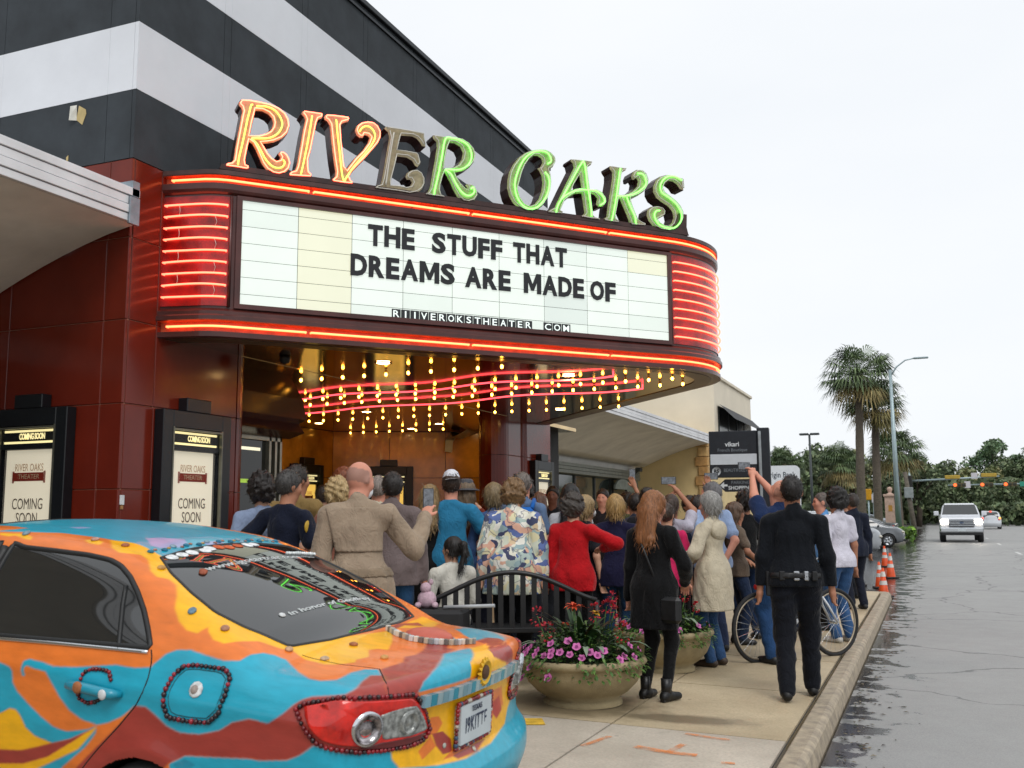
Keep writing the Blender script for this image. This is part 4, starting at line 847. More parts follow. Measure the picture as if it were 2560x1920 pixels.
TR = [('dark oak behind the pickup, left of it', (.5, 150, 0), 8.4, 5., DG), ('olive tree above the pickup roof', (5.5, 156, 0), 8.0, 5., OG), ('pale green tree rising highest above the signals', (8.9, 160, 0), 12.2, 4.2, LG), ('broad dark tree right of the pale green tree', (13.2, 158, 0), 10.4, 5.4, DG), ('olive tree at the right edge of the view', (17.5, 152, 0), 9.8, 5., OG),
      ('dark tree beyond the right edge', (23, 156, 0), 10.5, 5.5, DG), ('olive tree farthest right along the park', (29, 152, 0), 10, 5.5, OG), ('dark tree behind the leaning palm', (-3.6, 128, 0), 9.0, 5., DG), ('broad olive tree behind the two tall palms', (-7.4, 112, 0), 8.4, 4.6, OG), ('dark tree behind the parking lot lamp', (-10.8, 106, 0), 8.0, 4.0, DG),
      ('olive tree above the bank sign', (-15.2, 112, 0), 7.6, 4.6, OG), ('dark tree hidden behind the beige building', (-20, 118, 0), 9.5, 5.5, DG), ('dark oak between the lamp and the pickup', (-1.2, 112, 0), 6.6, 3.6, DG), ('low dark tree behind the white car', (9.5, 140, 0), 6.4, 4.5, DG), ('low dark tree right of the white car', (14.5, 138, 0), 6.2, 4.5, DG), ('low olive tree in front of the park at far right', (20.5, 136, 0), 6.4, 4.5, OG), ('low dark tree left behind the pickup', (3.2, 136, 0), 5.6, 4., DG)]
for k, (lb, lc, h_, r_, cs) in enumerate(TR): tree(lb, lc, h_, r_, 40+k, cs, 1.35)
def leaf_mass(name, label, cat, x0, x1, y0, y1, h_, n, cols, seed, s0=.2, s1=.4, kind=None):
    rg = np.random.default_rng(seed); c = np.stack([rg.uniform(x0, x1, n), rg.uniform(y0, y1, n), h_*rg.random(n)**.7*(1+.12*np.sin(np.linspace(0, 40, n)))], 1); s = rg.uniform(s0, s1, (n, 1)); a = rg.normal(size=(n, 3)); a /= np.linalg.norm(a, axis=1)[:, None]; b_ = np.cross(a, rg.normal(size=(n, 3))); b_ /= np.linalg.norm(b_, axis=1)[:, None]
    V = np.stack([c-a*s, c-b_*s*.6, c+a*s, c+b_*s*.6], 1).reshape(-1, 3); o = mobj(name, fastmesh(name, V, np.arange(len(V)).reshape(-1, 4), cols, rg.integers(0, len(cols), n), False)); return tag(o, label, cat, None, kind)
leaf_mass('hedge', 'long low clipped dark hedge across the end of the street', 'hedge', 1.5, 40, 126, 128.5, 2.3, 9000, DG, 5)
leaf_mass('woodland', 'dark undergrowth filling the park behind the junction', 'woodland', -30, 45, 140, 172, 5.2, 16000, DG+OG[:1], 6, .35, .8, 'stuff')
leaf_mass('ground_cover', 'bright green ground cover at the foot of the street lamp', 'ground cover', -3.6, -.9, 58.6, 66, .55, 2600, [leafm('cover_'+c, c) for c in ('6f9a34', '88b043', '567d2c')], 7, .08, .2, 'stuff')
# street lamp
m_gp = mat('galvanised_pole', rgb('9fb0b4'), .4, metal=.5, var=.06); m_dk = mat('dark_pole', rgb('3c4244'), .5, var=.05)
sl_ = thing('street_lamp', 'tall pale steel street lamp with curved arm over the road', 'street lamp', (-1.75, 63.5, -.1))
p = MB(); p.tube([(0, 0, 0), (-.02, 0, 10.1)], [.17, .085], 12); p.build('pole', m_gp, sl_)
p = MB(); p.tube([(-.02, 0, 9.7), (.35, 0, 10.25), (.85, 0, 10.62), (1.4, 0, 10.72)], [.05, .045, .04, .035], 8); p.build('arm', m_gp, sl_)
p = MB(); p.box(1.3, 2.15, -.14, .14, 10.66, 10.76, .04); p.build('lamp_head', m_gp, sl_); p = MB(); p.box(-.3, .3, -.3, .3, 0, .12, .03); p.build('base_plate', m_gp, sl_)
ll = thing('parking_lamp', 'dark parking lot lamp with a flat T shaped head', 'lamp post', (-6.25, 60, -.13)); p = MB(); p.tube([(0, 0, 0), (0, 0, 6.15)], [.09, .06], 8); p.build('pole', m_dk, ll)
for s in (-1, 1): p = MB(); p.box(s*.30-.26, s*.30+.26, -.15, .15, 6.1, 6.22, .03); p.build('lamp_head', m_dk, ll)
# traffic signals
m_hs = mat('signal_yellow', rgb('b89a3c'), .5, var=.1); m_rl = mat('red_signal_lit', (1, .1, .02), emit=(1., .13, .03), es=1.9, var=0); m_off = mat('signal_lens_off', (.03, .03, .02), .3, var=0); m_ws = mat('white_plate', rgb('c9c6cc'), .5, var=.03)
sg = thing('traffic_signal', 'signal mast over the far side with three red lights and a green street sign', 'traffic signal', (14.5, 100, -.1))
p = MB(); p.tube([(0, 0, 0), (0, 0, 5.6)], [.16, .11], 10); p.build('pole', m_gp, sg); p = MB(); p.tube([(0, 0, 4.1), (-12.9, 0, 4.02)], [.09, .05], 8); p.build('mast_arm', m_gp, sg)
for x_ in (-12.3, -10.05, -8.15):
    q = MB(); q.box(x_-.16, x_+.92, -.18, .05, 3.84, 4.22, .03); hd = q.build('signal_head', mat('signal_dark', rgb('5e5433'), .5), sg)
    for k in range(3): q = MB(); q.lathe([(0, .02), (.15, .0)], 14, (x_+.02+k*.36, -.20, 4.03), M=Matrix.Rotation(rad(90), 4, 'X')); q.build('signal_lens', m_rl if k == 0 else m_off, hd)
q = MB(); q.box(-11.5, -11.0, -.12, -.09, 3.75, 4.35); q.build('turn_sign', m_ws, sg)
q = MB(); q.box(-7.0, -4.6, -.12, -.08, 3.82, 4.24, .02); o = q.build('street_sign', mat('street_sign_green', rgb('2f8f7a'), .4, var=.05), sg)
s2 = thing('traffic_signal', 'nearer signal mast seen from behind with two yellow heads', 'traffic signal', (-1.4, 86, -.1))
p = MB(); p.tube([(0, 0, 0), (0, 0, 5.2)], [.15, .10], 10); p.build('pole', m_gp, s2); p = MB(); p.tube([(0, 0, 4.05), (6.5, 0, 4.32)], [.085, .05], 8); p.build('mast_arm', m_gp, s2)
for x_ in (2.6, 5.2): q = MB(); q.box(x_, x_+1.1, -.12, .12, 4.06+x_*.04, 4.36+x_*.04, .04); q.build('signal_head', m_hs, s2)
q = MB(); q.box(4.5, 4.95, -.05, -.02, 4.15, 4.62); q.build('turn_sign', m_ws, s2); q = MB(); q.box(-.18, .2, -.3, -.05, 3.4, 4.5, .05); q.build('signal_back', mat('signal_black', (.02, .02, .02), .5), s2)
pd = thing('crossing_signal', 'small yellow pedestrian signal on a post beside the palm trunk', 'crossing signal', (-4.15, 78, -.1)); p = MB(); p.tube([(0, 0, 0), (0, 0, 2.9)], .06, 8); p.build('post', m_gp, pd); p = MB(); p.box(-.24, .24, -.15, .15, 2.5, 3.3, .04); p.build('signal_box', mat('signal_amber', rgb('d39a1c'), .4, var=.1), pd)
pp = thing('gate_pillar', 'pinkish stone gate pillar with a ball top behind the parked cars', 'pillar', (-3.0, 88, -.13)); m_ps = mat('pink_stone', rgb('c4a898'), .85, var=.12)
p = MB(); p.box(-.42, .42, -.42, .42, 0, 2.9, .03); p.build('shaft', m_ps, pp); p = MB(); p.box(-.52, .52, -.52, .52, 2.9, 3.1, .03); p.build('cap', m_ps, pp); p = MB(); p.lathe([(.0, .62), (.16, .56), (.22, .4), (.16, .24), (.10, .15), (.22, .05), (.3, 0)], 16, (0, 0, 3.1)); p.build('finial', m_ps, pp)
p = MB(); p.box(-.15, .15, -.44, -.42, 1.7, 2.2); p.build('plaque', mat('brass_plaque', rgb('b98a3c'), .4), pp)
wp = thing('utility_post', 'weathered leaning post with a grey meter box near the lamp', 'post', (-.95, 70, -.1)); p = MB(); p.tube([(0, 0, 0), (-.45, 0, 4.2)], [.17, .13], 8); p.build('post', mat('weathered_wood', rgb('6d665c'), .9, var=.2), wp); p = MB(); p.box(-.55, .0, -.28, -.1, 2.5, 3.2, .03); p.build('meter_box', mat('meter_grey', rgb('8f9698'), .5), wp)
for k, x_ in enumerate((-4.75, -3.75)):
    b_ = thing('sign_post', ('thin pale post left of the crossing signal', 'thin pale post right of the crossing signal')[k], 'post', (x_, 77, -.1)); p = MB(); p.tube([(0, 0, 0), (0, 0, 3.0)], .05, 8); p.build('post', m_gp, b_); p = MB(); p.box(-.12, .12, -.07, -.05, 2.3, 2.9); p.build('plate', m_ws, b_)
# ============================================================ VEHICLES
def _cr(x, X, Y):
    """smooth interpolation of a table"""
    X = np.asarray(X, float); Y = np.asarray(Y, float); x = np.clip(x, X[0], X[-1])
    m = np.empty_like(Y); d = np.diff(Y)/np.diff(X); m[1:-1] = np.where(d[:-1]*d[1:] > 0, 2*d[:-1]*d[1:]/(d[:-1]+d[1:]+1e-12), 0); m[0] = d[0]; m[-1] = d[-1]
    i = np.clip(np.searchsorted(X, x, side='right')-1, 0, len(X)-2); h = X[i+1]-X[i]; t = (x-X[i])/h
    return (2*t**3-3*t**2+1)*Y[i]+(t**3-2*t**2+t)*h*m[i]+(-2*t**3+3*t**2)*Y[i+1]+(t**3-t**2)*h*m[i+1]
def _smax(a, b, k):
    h = np.maximum(k-np.abs(a-b), 0)/k; return np.maximum(a, b)+h*h*k*.25
SED = dict(
 top=([0, .10, .35, .60, .645, .84, 1.04, 1.24, 1.44, 1.52, 1.72, 2.2, 2.6, 2.95, 3.35, 3.65, 4.0, 4.3, 4.5, 4.6], [1.04, 1.062, 1.085, 1.097, 1.103, 1.187, 1.265, 1.334, 1.3936, 1.412, 1.446, 1.465, 1.452, 1.39, 1.19, 1.045, .985, .90, .78, .62]),
 wid=([.10, .18, .30, .50, .70, .85, .95, 1.02, 1.2, 1.35, 1.42, 1.5], [.66, .76, .83, .868, .88, .874, .855, .825, .725, .64, .585, .50]),
 pla=([-.1, .0, .3, .7, 1.2, 3.4, 4.0, 4.3, 4.6], [.93, .94, .972, .992, 1, 1, .97, .9, .72]),
 rear=([.1, .25, .35, .45, .55, .61, .655, .69, .85, .98, 1.05, 1.2], [.24, .15, .08, .025, .0, .008, .045, .068, .082, .072, .075, .2]),
 front=([.1, .3, .5, .65, .8, 1.0], [4.40, 4.52, 4.55, 4.54, 4.46, 4.2]), crown=.055, bow=.20, wy=(1.13, 3.70), wr=.315)
def car_f(x, y, z, P=SED):
    ax = np.abs(x); W = _cr(z, *P['wid'])*_cr(y, *P['pla'])
    for wy in P['wy']:
        r = np.hypot(y-wy, z-.30); W = W+.014*np.exp(-((r-.37)/.05)**2)*(z < .8)
    W = W+.008*np.exp(-((z-.905)/.035)**2)
    T = _cr(y, *P['top'])-(P['crown']+.03*np.clip(1-((y-1.08)/.75)**2, 0, 1)**2)*(ax/.8)**2
    R = _cr(z, *P['rear'])+P['bow']*(ax/.86)**2.8
    F = _cr(z, *P['front'])-.28*(ax/.86)**3
    f = _smax(ax-W, z-T, .07); f = _smax(f, R-y, .055); f = _smax(f, y-F, .10); return _smax(f, .17-z, .08)
YO, ZO = 1.0, .75
def car_dir(rho, th):
    """chart radius and angle -> ray origin and direction (car frame: x left, y forward from the tail, z up)"""
    ph = np.minimum(rho, 1.)*np.pi/2; oy = YO+np.maximum(rho-1, 0)
    o = np.stack([np.zeros_like(oy), oy, np.full_like(oy, ZO)], -1)
    d = np.stack([np.sin(ph)*np.sin(th), -np.cos(ph), np.sin(ph)*np.cos(th)], -1); return o, d
def car_surf(rho, th, P=SED, it=26):
    o, d = car_dir(rho, th); lo = np.full(rho.shape, .05); hi = np.full(rho.shape, 1.7)
    for _ in range(it):
        m = (lo+hi)/2; q = o+d*m[..., None]; ins = car_f(q[..., 0], q[..., 1], q[..., 2], P) < 0
        lo = np.where(ins, m, lo); hi = np.where(ins, hi, m)
    return o+d*((lo+hi)/2)[..., None]
def car_chart(p):
    """point -> chart (a, b)"""
    x, y, z = p[..., 0], p[..., 1], p[..., 2]-ZO; th = np.arctan2(x, z); rr = np.hypot(x, z)
    rho = np.where(y < YO, np.arctan2(rr, YO-y)/(np.pi/2), 1+(y-YO)); return rho*np.sin(th), rho*np.cos(th)
CARP = [
 ('B',[(1.581,1.907),(1.476,1.845),(1.397,1.798),(1.318,1.756),(1.233,1.73),(1.178,1.678),(1.122,1.632),(1.064,1.59),(0.984,1.486),(0.937,1.366),(0.897,1.278),(0.891,1.207),(0.766,1.27),(0.615,1.333),(0.447,1.397),(0.244,1.448),(0.004,1.477),(-0.229,1.472),(-0.48,1.432),(-0.742,1.354),(-0.997,1.241),(-0.975,1.342),(-0.904,1.502),(-0.789,1.605),(-0.679,1.701),(-0.573,1.79),(-0.422,1.862),(-0.276,1.923),(-0.136,1.976),(-0.004,2.023),(0.12,2.064),(0.297,2.074),(0.458,2.076),(0.605,2.073),(0.739,2.07),(0.862,2.067),(0.99,2.042),(1.107,2.019),(1.215,1.997),(1.316,1.978),(1.458,1.926),(1.571,1.927),(1.648,1.947),(1.725,1.969),(1.801,1.998),(1.877,2.034),(1.799,2.185),(1.887,2.013),(1.81,1.979),(1.733,1.951),(1.657,1.928)]),
 ('L',[(0.727,1.617),(0.555,1.669),(0.465,1.647),(0.357,1.633),(0.47,1.534),(0.615,1.456),(0.807,1.393),(0.846,1.422)]),
 ('L',[(0.238,1.596),(-0.091,1.611),(-0.039,1.563),(0.26,1.53)]),
 ('L',[(0.982,2.028),(0.851,2.049),(0.798,2.003),(0.974,1.946)]),
 ('Y',[(1.042,1.521),(0.975,1.501),(0.927,1.466),(0.898,1.339),(0.894,1.218),(0.912,1.073),(0.894,0.976),(0.872,0.886),(0.848,0.792),(0.82,0.705),(0.784,0.632),(0.752,0.568),(0.721,0.524),(0.688,0.482),(0.639,0.435),(0.609,0.407),(0.615,0.371),(0.654,0.388),(0.688,0.406),(0.72,0.423),(0.762,0.416),(0.822,0.403),(0.856,0.428),(0.868,0.473),(0.861,0.61),(0.869,0.5),(0.912,0.473),(0.961,0.506),(0.993,0.573),(1,0.661),(0.975,0.753),(0.959,0.856),(0.976,0.912),(1.025,0.937),(1.035,1.005),(0.999,1.148),(1.008,1.215),(1.067,1.23),(1.11,1.249),(1.117,1.33)]),
 ('Y',[(1.464,1.781),(1.455,1.7),(1.485,1.65),(1.516,1.698),(1.533,1.777),(1.575,1.781),(1.618,1.833),(1.599,1.871),(1.531,1.825)]),
 ('Y',[(1.197,1.519),(1.134,1.531),(1.107,1.466),(1.155,1.403),(1.2,1.451)]),
 ('Y',[(0.712,0.467),(0.668,0.444),(0.621,0.42),(0.568,0.435),(0.506,0.45),(0.434,0.464),(0.352,0.474),(0.256,0.481),(0.15,0.482),(0.039,0.474),(-0.075,0.458),(-0.289,0.453),(-0.499,0.416),(-0.674,0.358),(-0.666,0.292),(-0.399,0.348),(-0.328,0.395),(-0.244,0.445),(-0.025,0.413),(0.176,0.336),(0.23,0.313),(0.252,0.332),(0.301,0.333),(0.35,0.292),(0.405,0.286),(0.421,0.273),(0.483,0.273),(0.52,0.28),(0.575,0.317),(0.613,0.38),(0.671,0.418),(0.715,0.438)]),
 ('D',[(0.233,0.265),(0.18,0.265),(0.104,0.278),(-0.132,0.337),(-0.357,0.327),(-0.208,0.299),(0.006,0.259),(-0.022,0.251),(0.087,0.242),(0.179,0.245),(0.229,0.245),(0.277,0.244)]),
 ('B',[(-0.233,0.308),(-0.218,0.286),(-0.149,0.263),(-0.043,0.276)]),
 ('B',[(-0.655,0.26),(-0.58,0.232),(-0.526,0.208),(-0.433,0.2),(-0.311,0.203),(-0.31,0.232),(-0.212,0.245),(-0.309,0.27),(-0.45,0.283)]),
 ('O',[(-0.667,0.267),(-0.607,0.245),(-0.466,0.273),(-0.496,0.284)]),
 ('D',[(-0.18,0.476),(-0.351,0.463),(-0.531,0.38),(-0.459,0.359),(-0.367,0.432),(-0.179,0.45)]),
 ('D',[(0.372,0.232),(0.326,0.239),(0.275,0.245),(0.214,0.247),(0.147,0.248),(0.075,0.247),(0.178,0.219),(0.243,0.2),(0.291,0.18),(0.316,0.156),(0.366,0.154),(0.41,0.151),(0.413,0.177),(0.398,0.206)]),
 ('B',[(0.079,0.245),(-0.018,0.242),(-0.083,0.236),(0.05,0.2),(0.066,0.16),(0.155,0.159),(0.217,0.159),(0.27,0.158),(0.316,0.156),(0.291,0.18),(0.243,0.2),(0.178,0.219)]),
 ('Y',[(-0.083,0.236),(-0.189,0.226),(-0.146,0.207),(-0.201,0.16),(-0.206,0.143),(-0.102,0.153),(-0.015,0.158),(0.066,0.16),(0.05,0.2)]),
 ('D',[(-0.217,0.243),(-0.331,0.23),(-0.364,0.21),(-0.283,0.197),(-0.266,0.139),(-0.163,0.168),(-0.108,0.191),(-0.119,0.213),(-0.201,0.227)]),
 ('Y',[(0.298,0.122),(0.236,0.12),(0.161,0.115),(0.1,0.118),(0.031,0.119),(-0.044,0.119),(-0.126,0.118),(-0.224,0.111),(-0.28,0.065),(-0.324,0.02),(-0.272,-0.008),(-0.226,-0.037),(-0.153,-0.049),(-0.08,-0.059),(0.008,-0.06),(0.09,-0.061),(0.16,-0.055),(0.223,-0.049),(0.274,-0.041),(0.322,-0.033),(0.365,-0.026),(0.391,-0.001),(0.396,0.023),(0.356,0.031),(0.312,0.038),(0.261,0.043),(0.279,0.083)]),
 ('O',[(0.259,0.083),(0.222,0.08),(0.2,0.057),(0.225,0.036),(0.255,0.035),(0.23,0.001),(0.288,-0.022),(0.304,0.002),(0.261,0.029),(0.266,0.066)]),
 ('D',[(0.249,0.037),(0.198,0.034),(0.155,0.003),(0.149,-0.032),(0.199,-0.028),(0.23,0.001)]),
 ('O',[(-0.045,0.082),(-0.125,0.09),(-0.197,0.088),(-0.223,0.023),(-0.136,0.021),(-0.111,-0.015),(-0.047,-0.026),(0.013,-0.037),(0.114,-0.047),(0.2,-0.042),(0.133,-0.021),(0.057,-0.027),(-0.026,-0.033),(-0.078,-0.021),(-0.082,0.032)]),
 ('D',[(0.013,-0.04),(-0.064,-0.042),(0.017,-0.06),(0.129,-0.054),(0.15,-0.043),(0.086,-0.041)]),
 ('R',[(-0.124,0.053),(-0.181,0.062),(-0.208,0.013),(-0.157,-0.005),(-0.125,0.019)]),
 ('D',[(1.208,0.128),(1.149,0.124),(1.091,0.084),(1.039,0.047),(0.975,0.027),(0.908,0.035),(0.839,0.062),(0.799,0.095),(0.746,0.112),(0.701,0.103),(0.661,0.128),(0.628,0.154),(0.604,0.168),(0.582,0.174),(0.545,0.173),(0.511,0.173),(0.482,0.185),(0.457,0.201),(0.422,0.216),(0.392,0.212),(0.412,0.18),(0.41,0.151),(0.366,0.154),(0.316,0.156),(0.298,0.12),(0.276,0.081),(0.256,0.042),(0.289,0.02),(0.346,0.022),(0.396,0.023),(0.429,0.027),(0.459,0.03),(0.488,0.032),(0.515,0.034),(0.55,0.047),(0.583,0.055),(0.612,0.024),(0.644,0.005),(0.676,-0.003),(0.71,-0.012),(0.736,-0.013),(0.775,-0.021),(0.816,-0.03),(0.858,-0.04),(0.903,-0.051),(0.947,-0.062),(0.99,-0.107),(1.049,-0.187),(1.111,-0.215),(1.173,-0.244),(1.235,-0.274),(1.295,-0.304),(1.351,-0.329),(1.465,-0.36),(1.425,-0.254),(1.381,-0.158),(1.341,-0.084),(1.299,-0.014),(1.232,0.089)]),
 ('B',[(1.127,0.344),(1.063,0.396),(1.009,0.408),(0.941,0.393),(0.876,0.352),(0.824,0.323),(0.775,0.317),(0.744,0.344),(0.709,0.356),(0.659,0.342),(0.674,0.345),(0.64,0.322),(0.607,0.255),(0.581,0.225),(0.552,0.215),(0.514,0.214),(0.465,0.233),(0.418,0.239),(0.38,0.233),(0.392,0.212),(0.422,0.216),(0.457,0.201),(0.482,0.185),(0.511,0.173),(0.545,0.173),(0.582,0.174),(0.604,0.168),(0.628,0.154),(0.656,0.129),(0.692,0.102),(0.715,0.102),(0.701,0.103),(0.746,0.112),(0.799,0.095),(0.839,0.062),(0.908,0.035),(0.975,0.027),(1.039,0.047),(1.091,0.084),(1.149,0.124),(1.208,0.126),(1.272,0.056),(1.345,0.002),(1.402,-0.028),(1.492,-0.017),(1.568,0.029),(1.628,0.108),(1.674,0.208),(1.704,0.296),(1.76,0.309),(1.821,0.335),(1.836,0.3),(1.832,0.24),(1.85,0.243),(1.853,0.297),(1.838,0.374),(1.802,0.395),(1.718,0.37),(1.662,0.343),(1.539,0.343),(1.469,0.35),(1.401,0.355),(1.318,0.358),(1.217,0.334),(1.133,0.332)]),
 ('B',[(2.389,0.325),(2.304,0.332),(2.22,0.337),(2.138,0.34),(2.057,0.343),(1.978,0.344),(1.922,0.313),(1.908,0.275),(1.911,0.175),(1.88,0.098),(1.807,0.009),(1.724,-0.069),(1.643,-0.122),(1.568,-0.129),(1.45,-0.071),(1.402,-0.031),(1.417,-0.053),(1.476,-0.109),(1.534,-0.171),(1.631,-0.253),(1.736,-0.243),(1.801,-0.197),(1.842,-0.115),(1.876,-0.071),(1.915,-0.072),(1.965,-0.141),(2.04,-0.172),(2.116,-0.206),(2.192,-0.242),(2.269,-0.281),(2.347,-0.322),(2.371,-0.161),(2.387,-0),(2.394,0.162)]),
 ('Y',[(2.334,-0.395),(2.26,-0.337),(2.186,-0.282),(2.112,-0.232),(2.038,-0.185),(1.965,-0.141),(1.915,-0.072),(1.876,-0.071),(1.842,-0.115),(1.801,-0.197),(1.736,-0.243),(1.631,-0.251),(1.694,-0.314),(1.788,-0.41),(1.9,-0.476),(1.971,-0.514),(2.043,-0.553),(2.115,-0.594),(2.188,-0.637),(2.261,-0.682),(2.301,-0.54)]),
 ('D',[(2.261,-0.682),(2.188,-0.636),(2.116,-0.593),(2.043,-0.551),(1.972,-0.511),(1.9,-0.474),(1.788,-0.407),(1.694,-0.313),(1.631,-0.251),(1.534,-0.173),(1.472,-0.106),(1.409,-0.045),(1.463,-0.106),(1.544,-0.223),(1.589,-0.295),(1.632,-0.373),(1.687,-0.438),(1.74,-0.508),(1.801,-0.554),(1.862,-0.603),(1.929,-0.649),(1.997,-0.698),(2.066,-0.749),(2.134,-0.803),(2.203,-0.859)]),
 ('Y',[(2.203,-0.859),(2.134,-0.803),(2.066,-0.749),(1.997,-0.698),(1.929,-0.649),(1.862,-0.603),(1.801,-0.554),(1.74,-0.508),(1.687,-0.438),(1.632,-0.373),(1.589,-0.295),(1.544,-0.223),(1.463,-0.106),(1.404,-0.04),(1.414,-0.073),(1.448,-0.147),(1.479,-0.225),(1.533,-0.296),(1.585,-0.373),(1.657,-0.492),(1.715,-0.556),(1.773,-0.625),(1.83,-0.699),(1.892,-0.76),(1.953,-0.824),(2.014,-0.892),(2.075,-0.964),(2.134,-1.041)]),
 ('B',[(1.403,-0.035),(1.414,-0.073),(1.448,-0.147),(1.479,-0.225),(1.533,-0.296),(1.585,-0.373),(1.657,-0.492),(1.704,-0.621),(1.626,-0.556),(1.549,-0.496),(1.533,-0.391),(1.493,-0.292),(1.448,-0.199),(1.404,-0.085)]),
 ('B',[(0.99,-0.109),(0.947,-0.063),(0.902,-0.052),(0.858,-0.041),(0.816,-0.031),(0.775,-0.022),(0.736,-0.014),(0.71,-0.013),(0.676,-0.004),(0.643,0.004),(0.612,0.024),(0.583,0.054),(0.55,0.046),(0.515,0.034),(0.488,0.032),(0.459,0.029),(0.429,0.026),(0.396,0.023),(0.391,-0.001),(0.369,-0.025),(0.325,-0.032),(0.276,-0.041),(0.223,-0.049),(0.16,-0.055),(0.09,-0.061),(0.008,-0.06),(-0.08,-0.059),(-0.153,-0.049),(-0.226,-0.037),(-0.266,0.004),(-0.313,0.023),(-0.497,-0.069),(-0.443,-0.084),(-0.409,-0.103),(-0.336,-0.143),(-0.318,-0.171),(-0.281,-0.192),(-0.249,-0.213),(-0.23,-0.238),(-0.241,-0.257),(-0.256,-0.279),(-0.044,-0.207),(0.063,-0.172),(0.145,-0.146),(0.207,-0.127),(0.257,-0.114),(0.3,-0.103),(0.338,-0.094),(0.373,-0.087),(0.405,-0.081),(0.435,-0.077),(0.463,-0.073),(0.491,-0.07),(0.516,-0.068),(0.54,-0.066),(0.564,-0.068),(0.588,-0.072),(0.613,-0.077),(0.641,-0.081),(0.67,-0.087),(0.7,-0.092),(0.734,-0.105),(0.769,-0.12),(0.806,-0.135),(0.844,-0.151),(0.881,-0.164),(0.92,-0.182),(0.966,-0.211),(0.978,-0.159)]),
 ('A',[(0.98,-0.105),(0.945,-0.074),(0.905,-0.087),(0.945,-0.137)]),
]
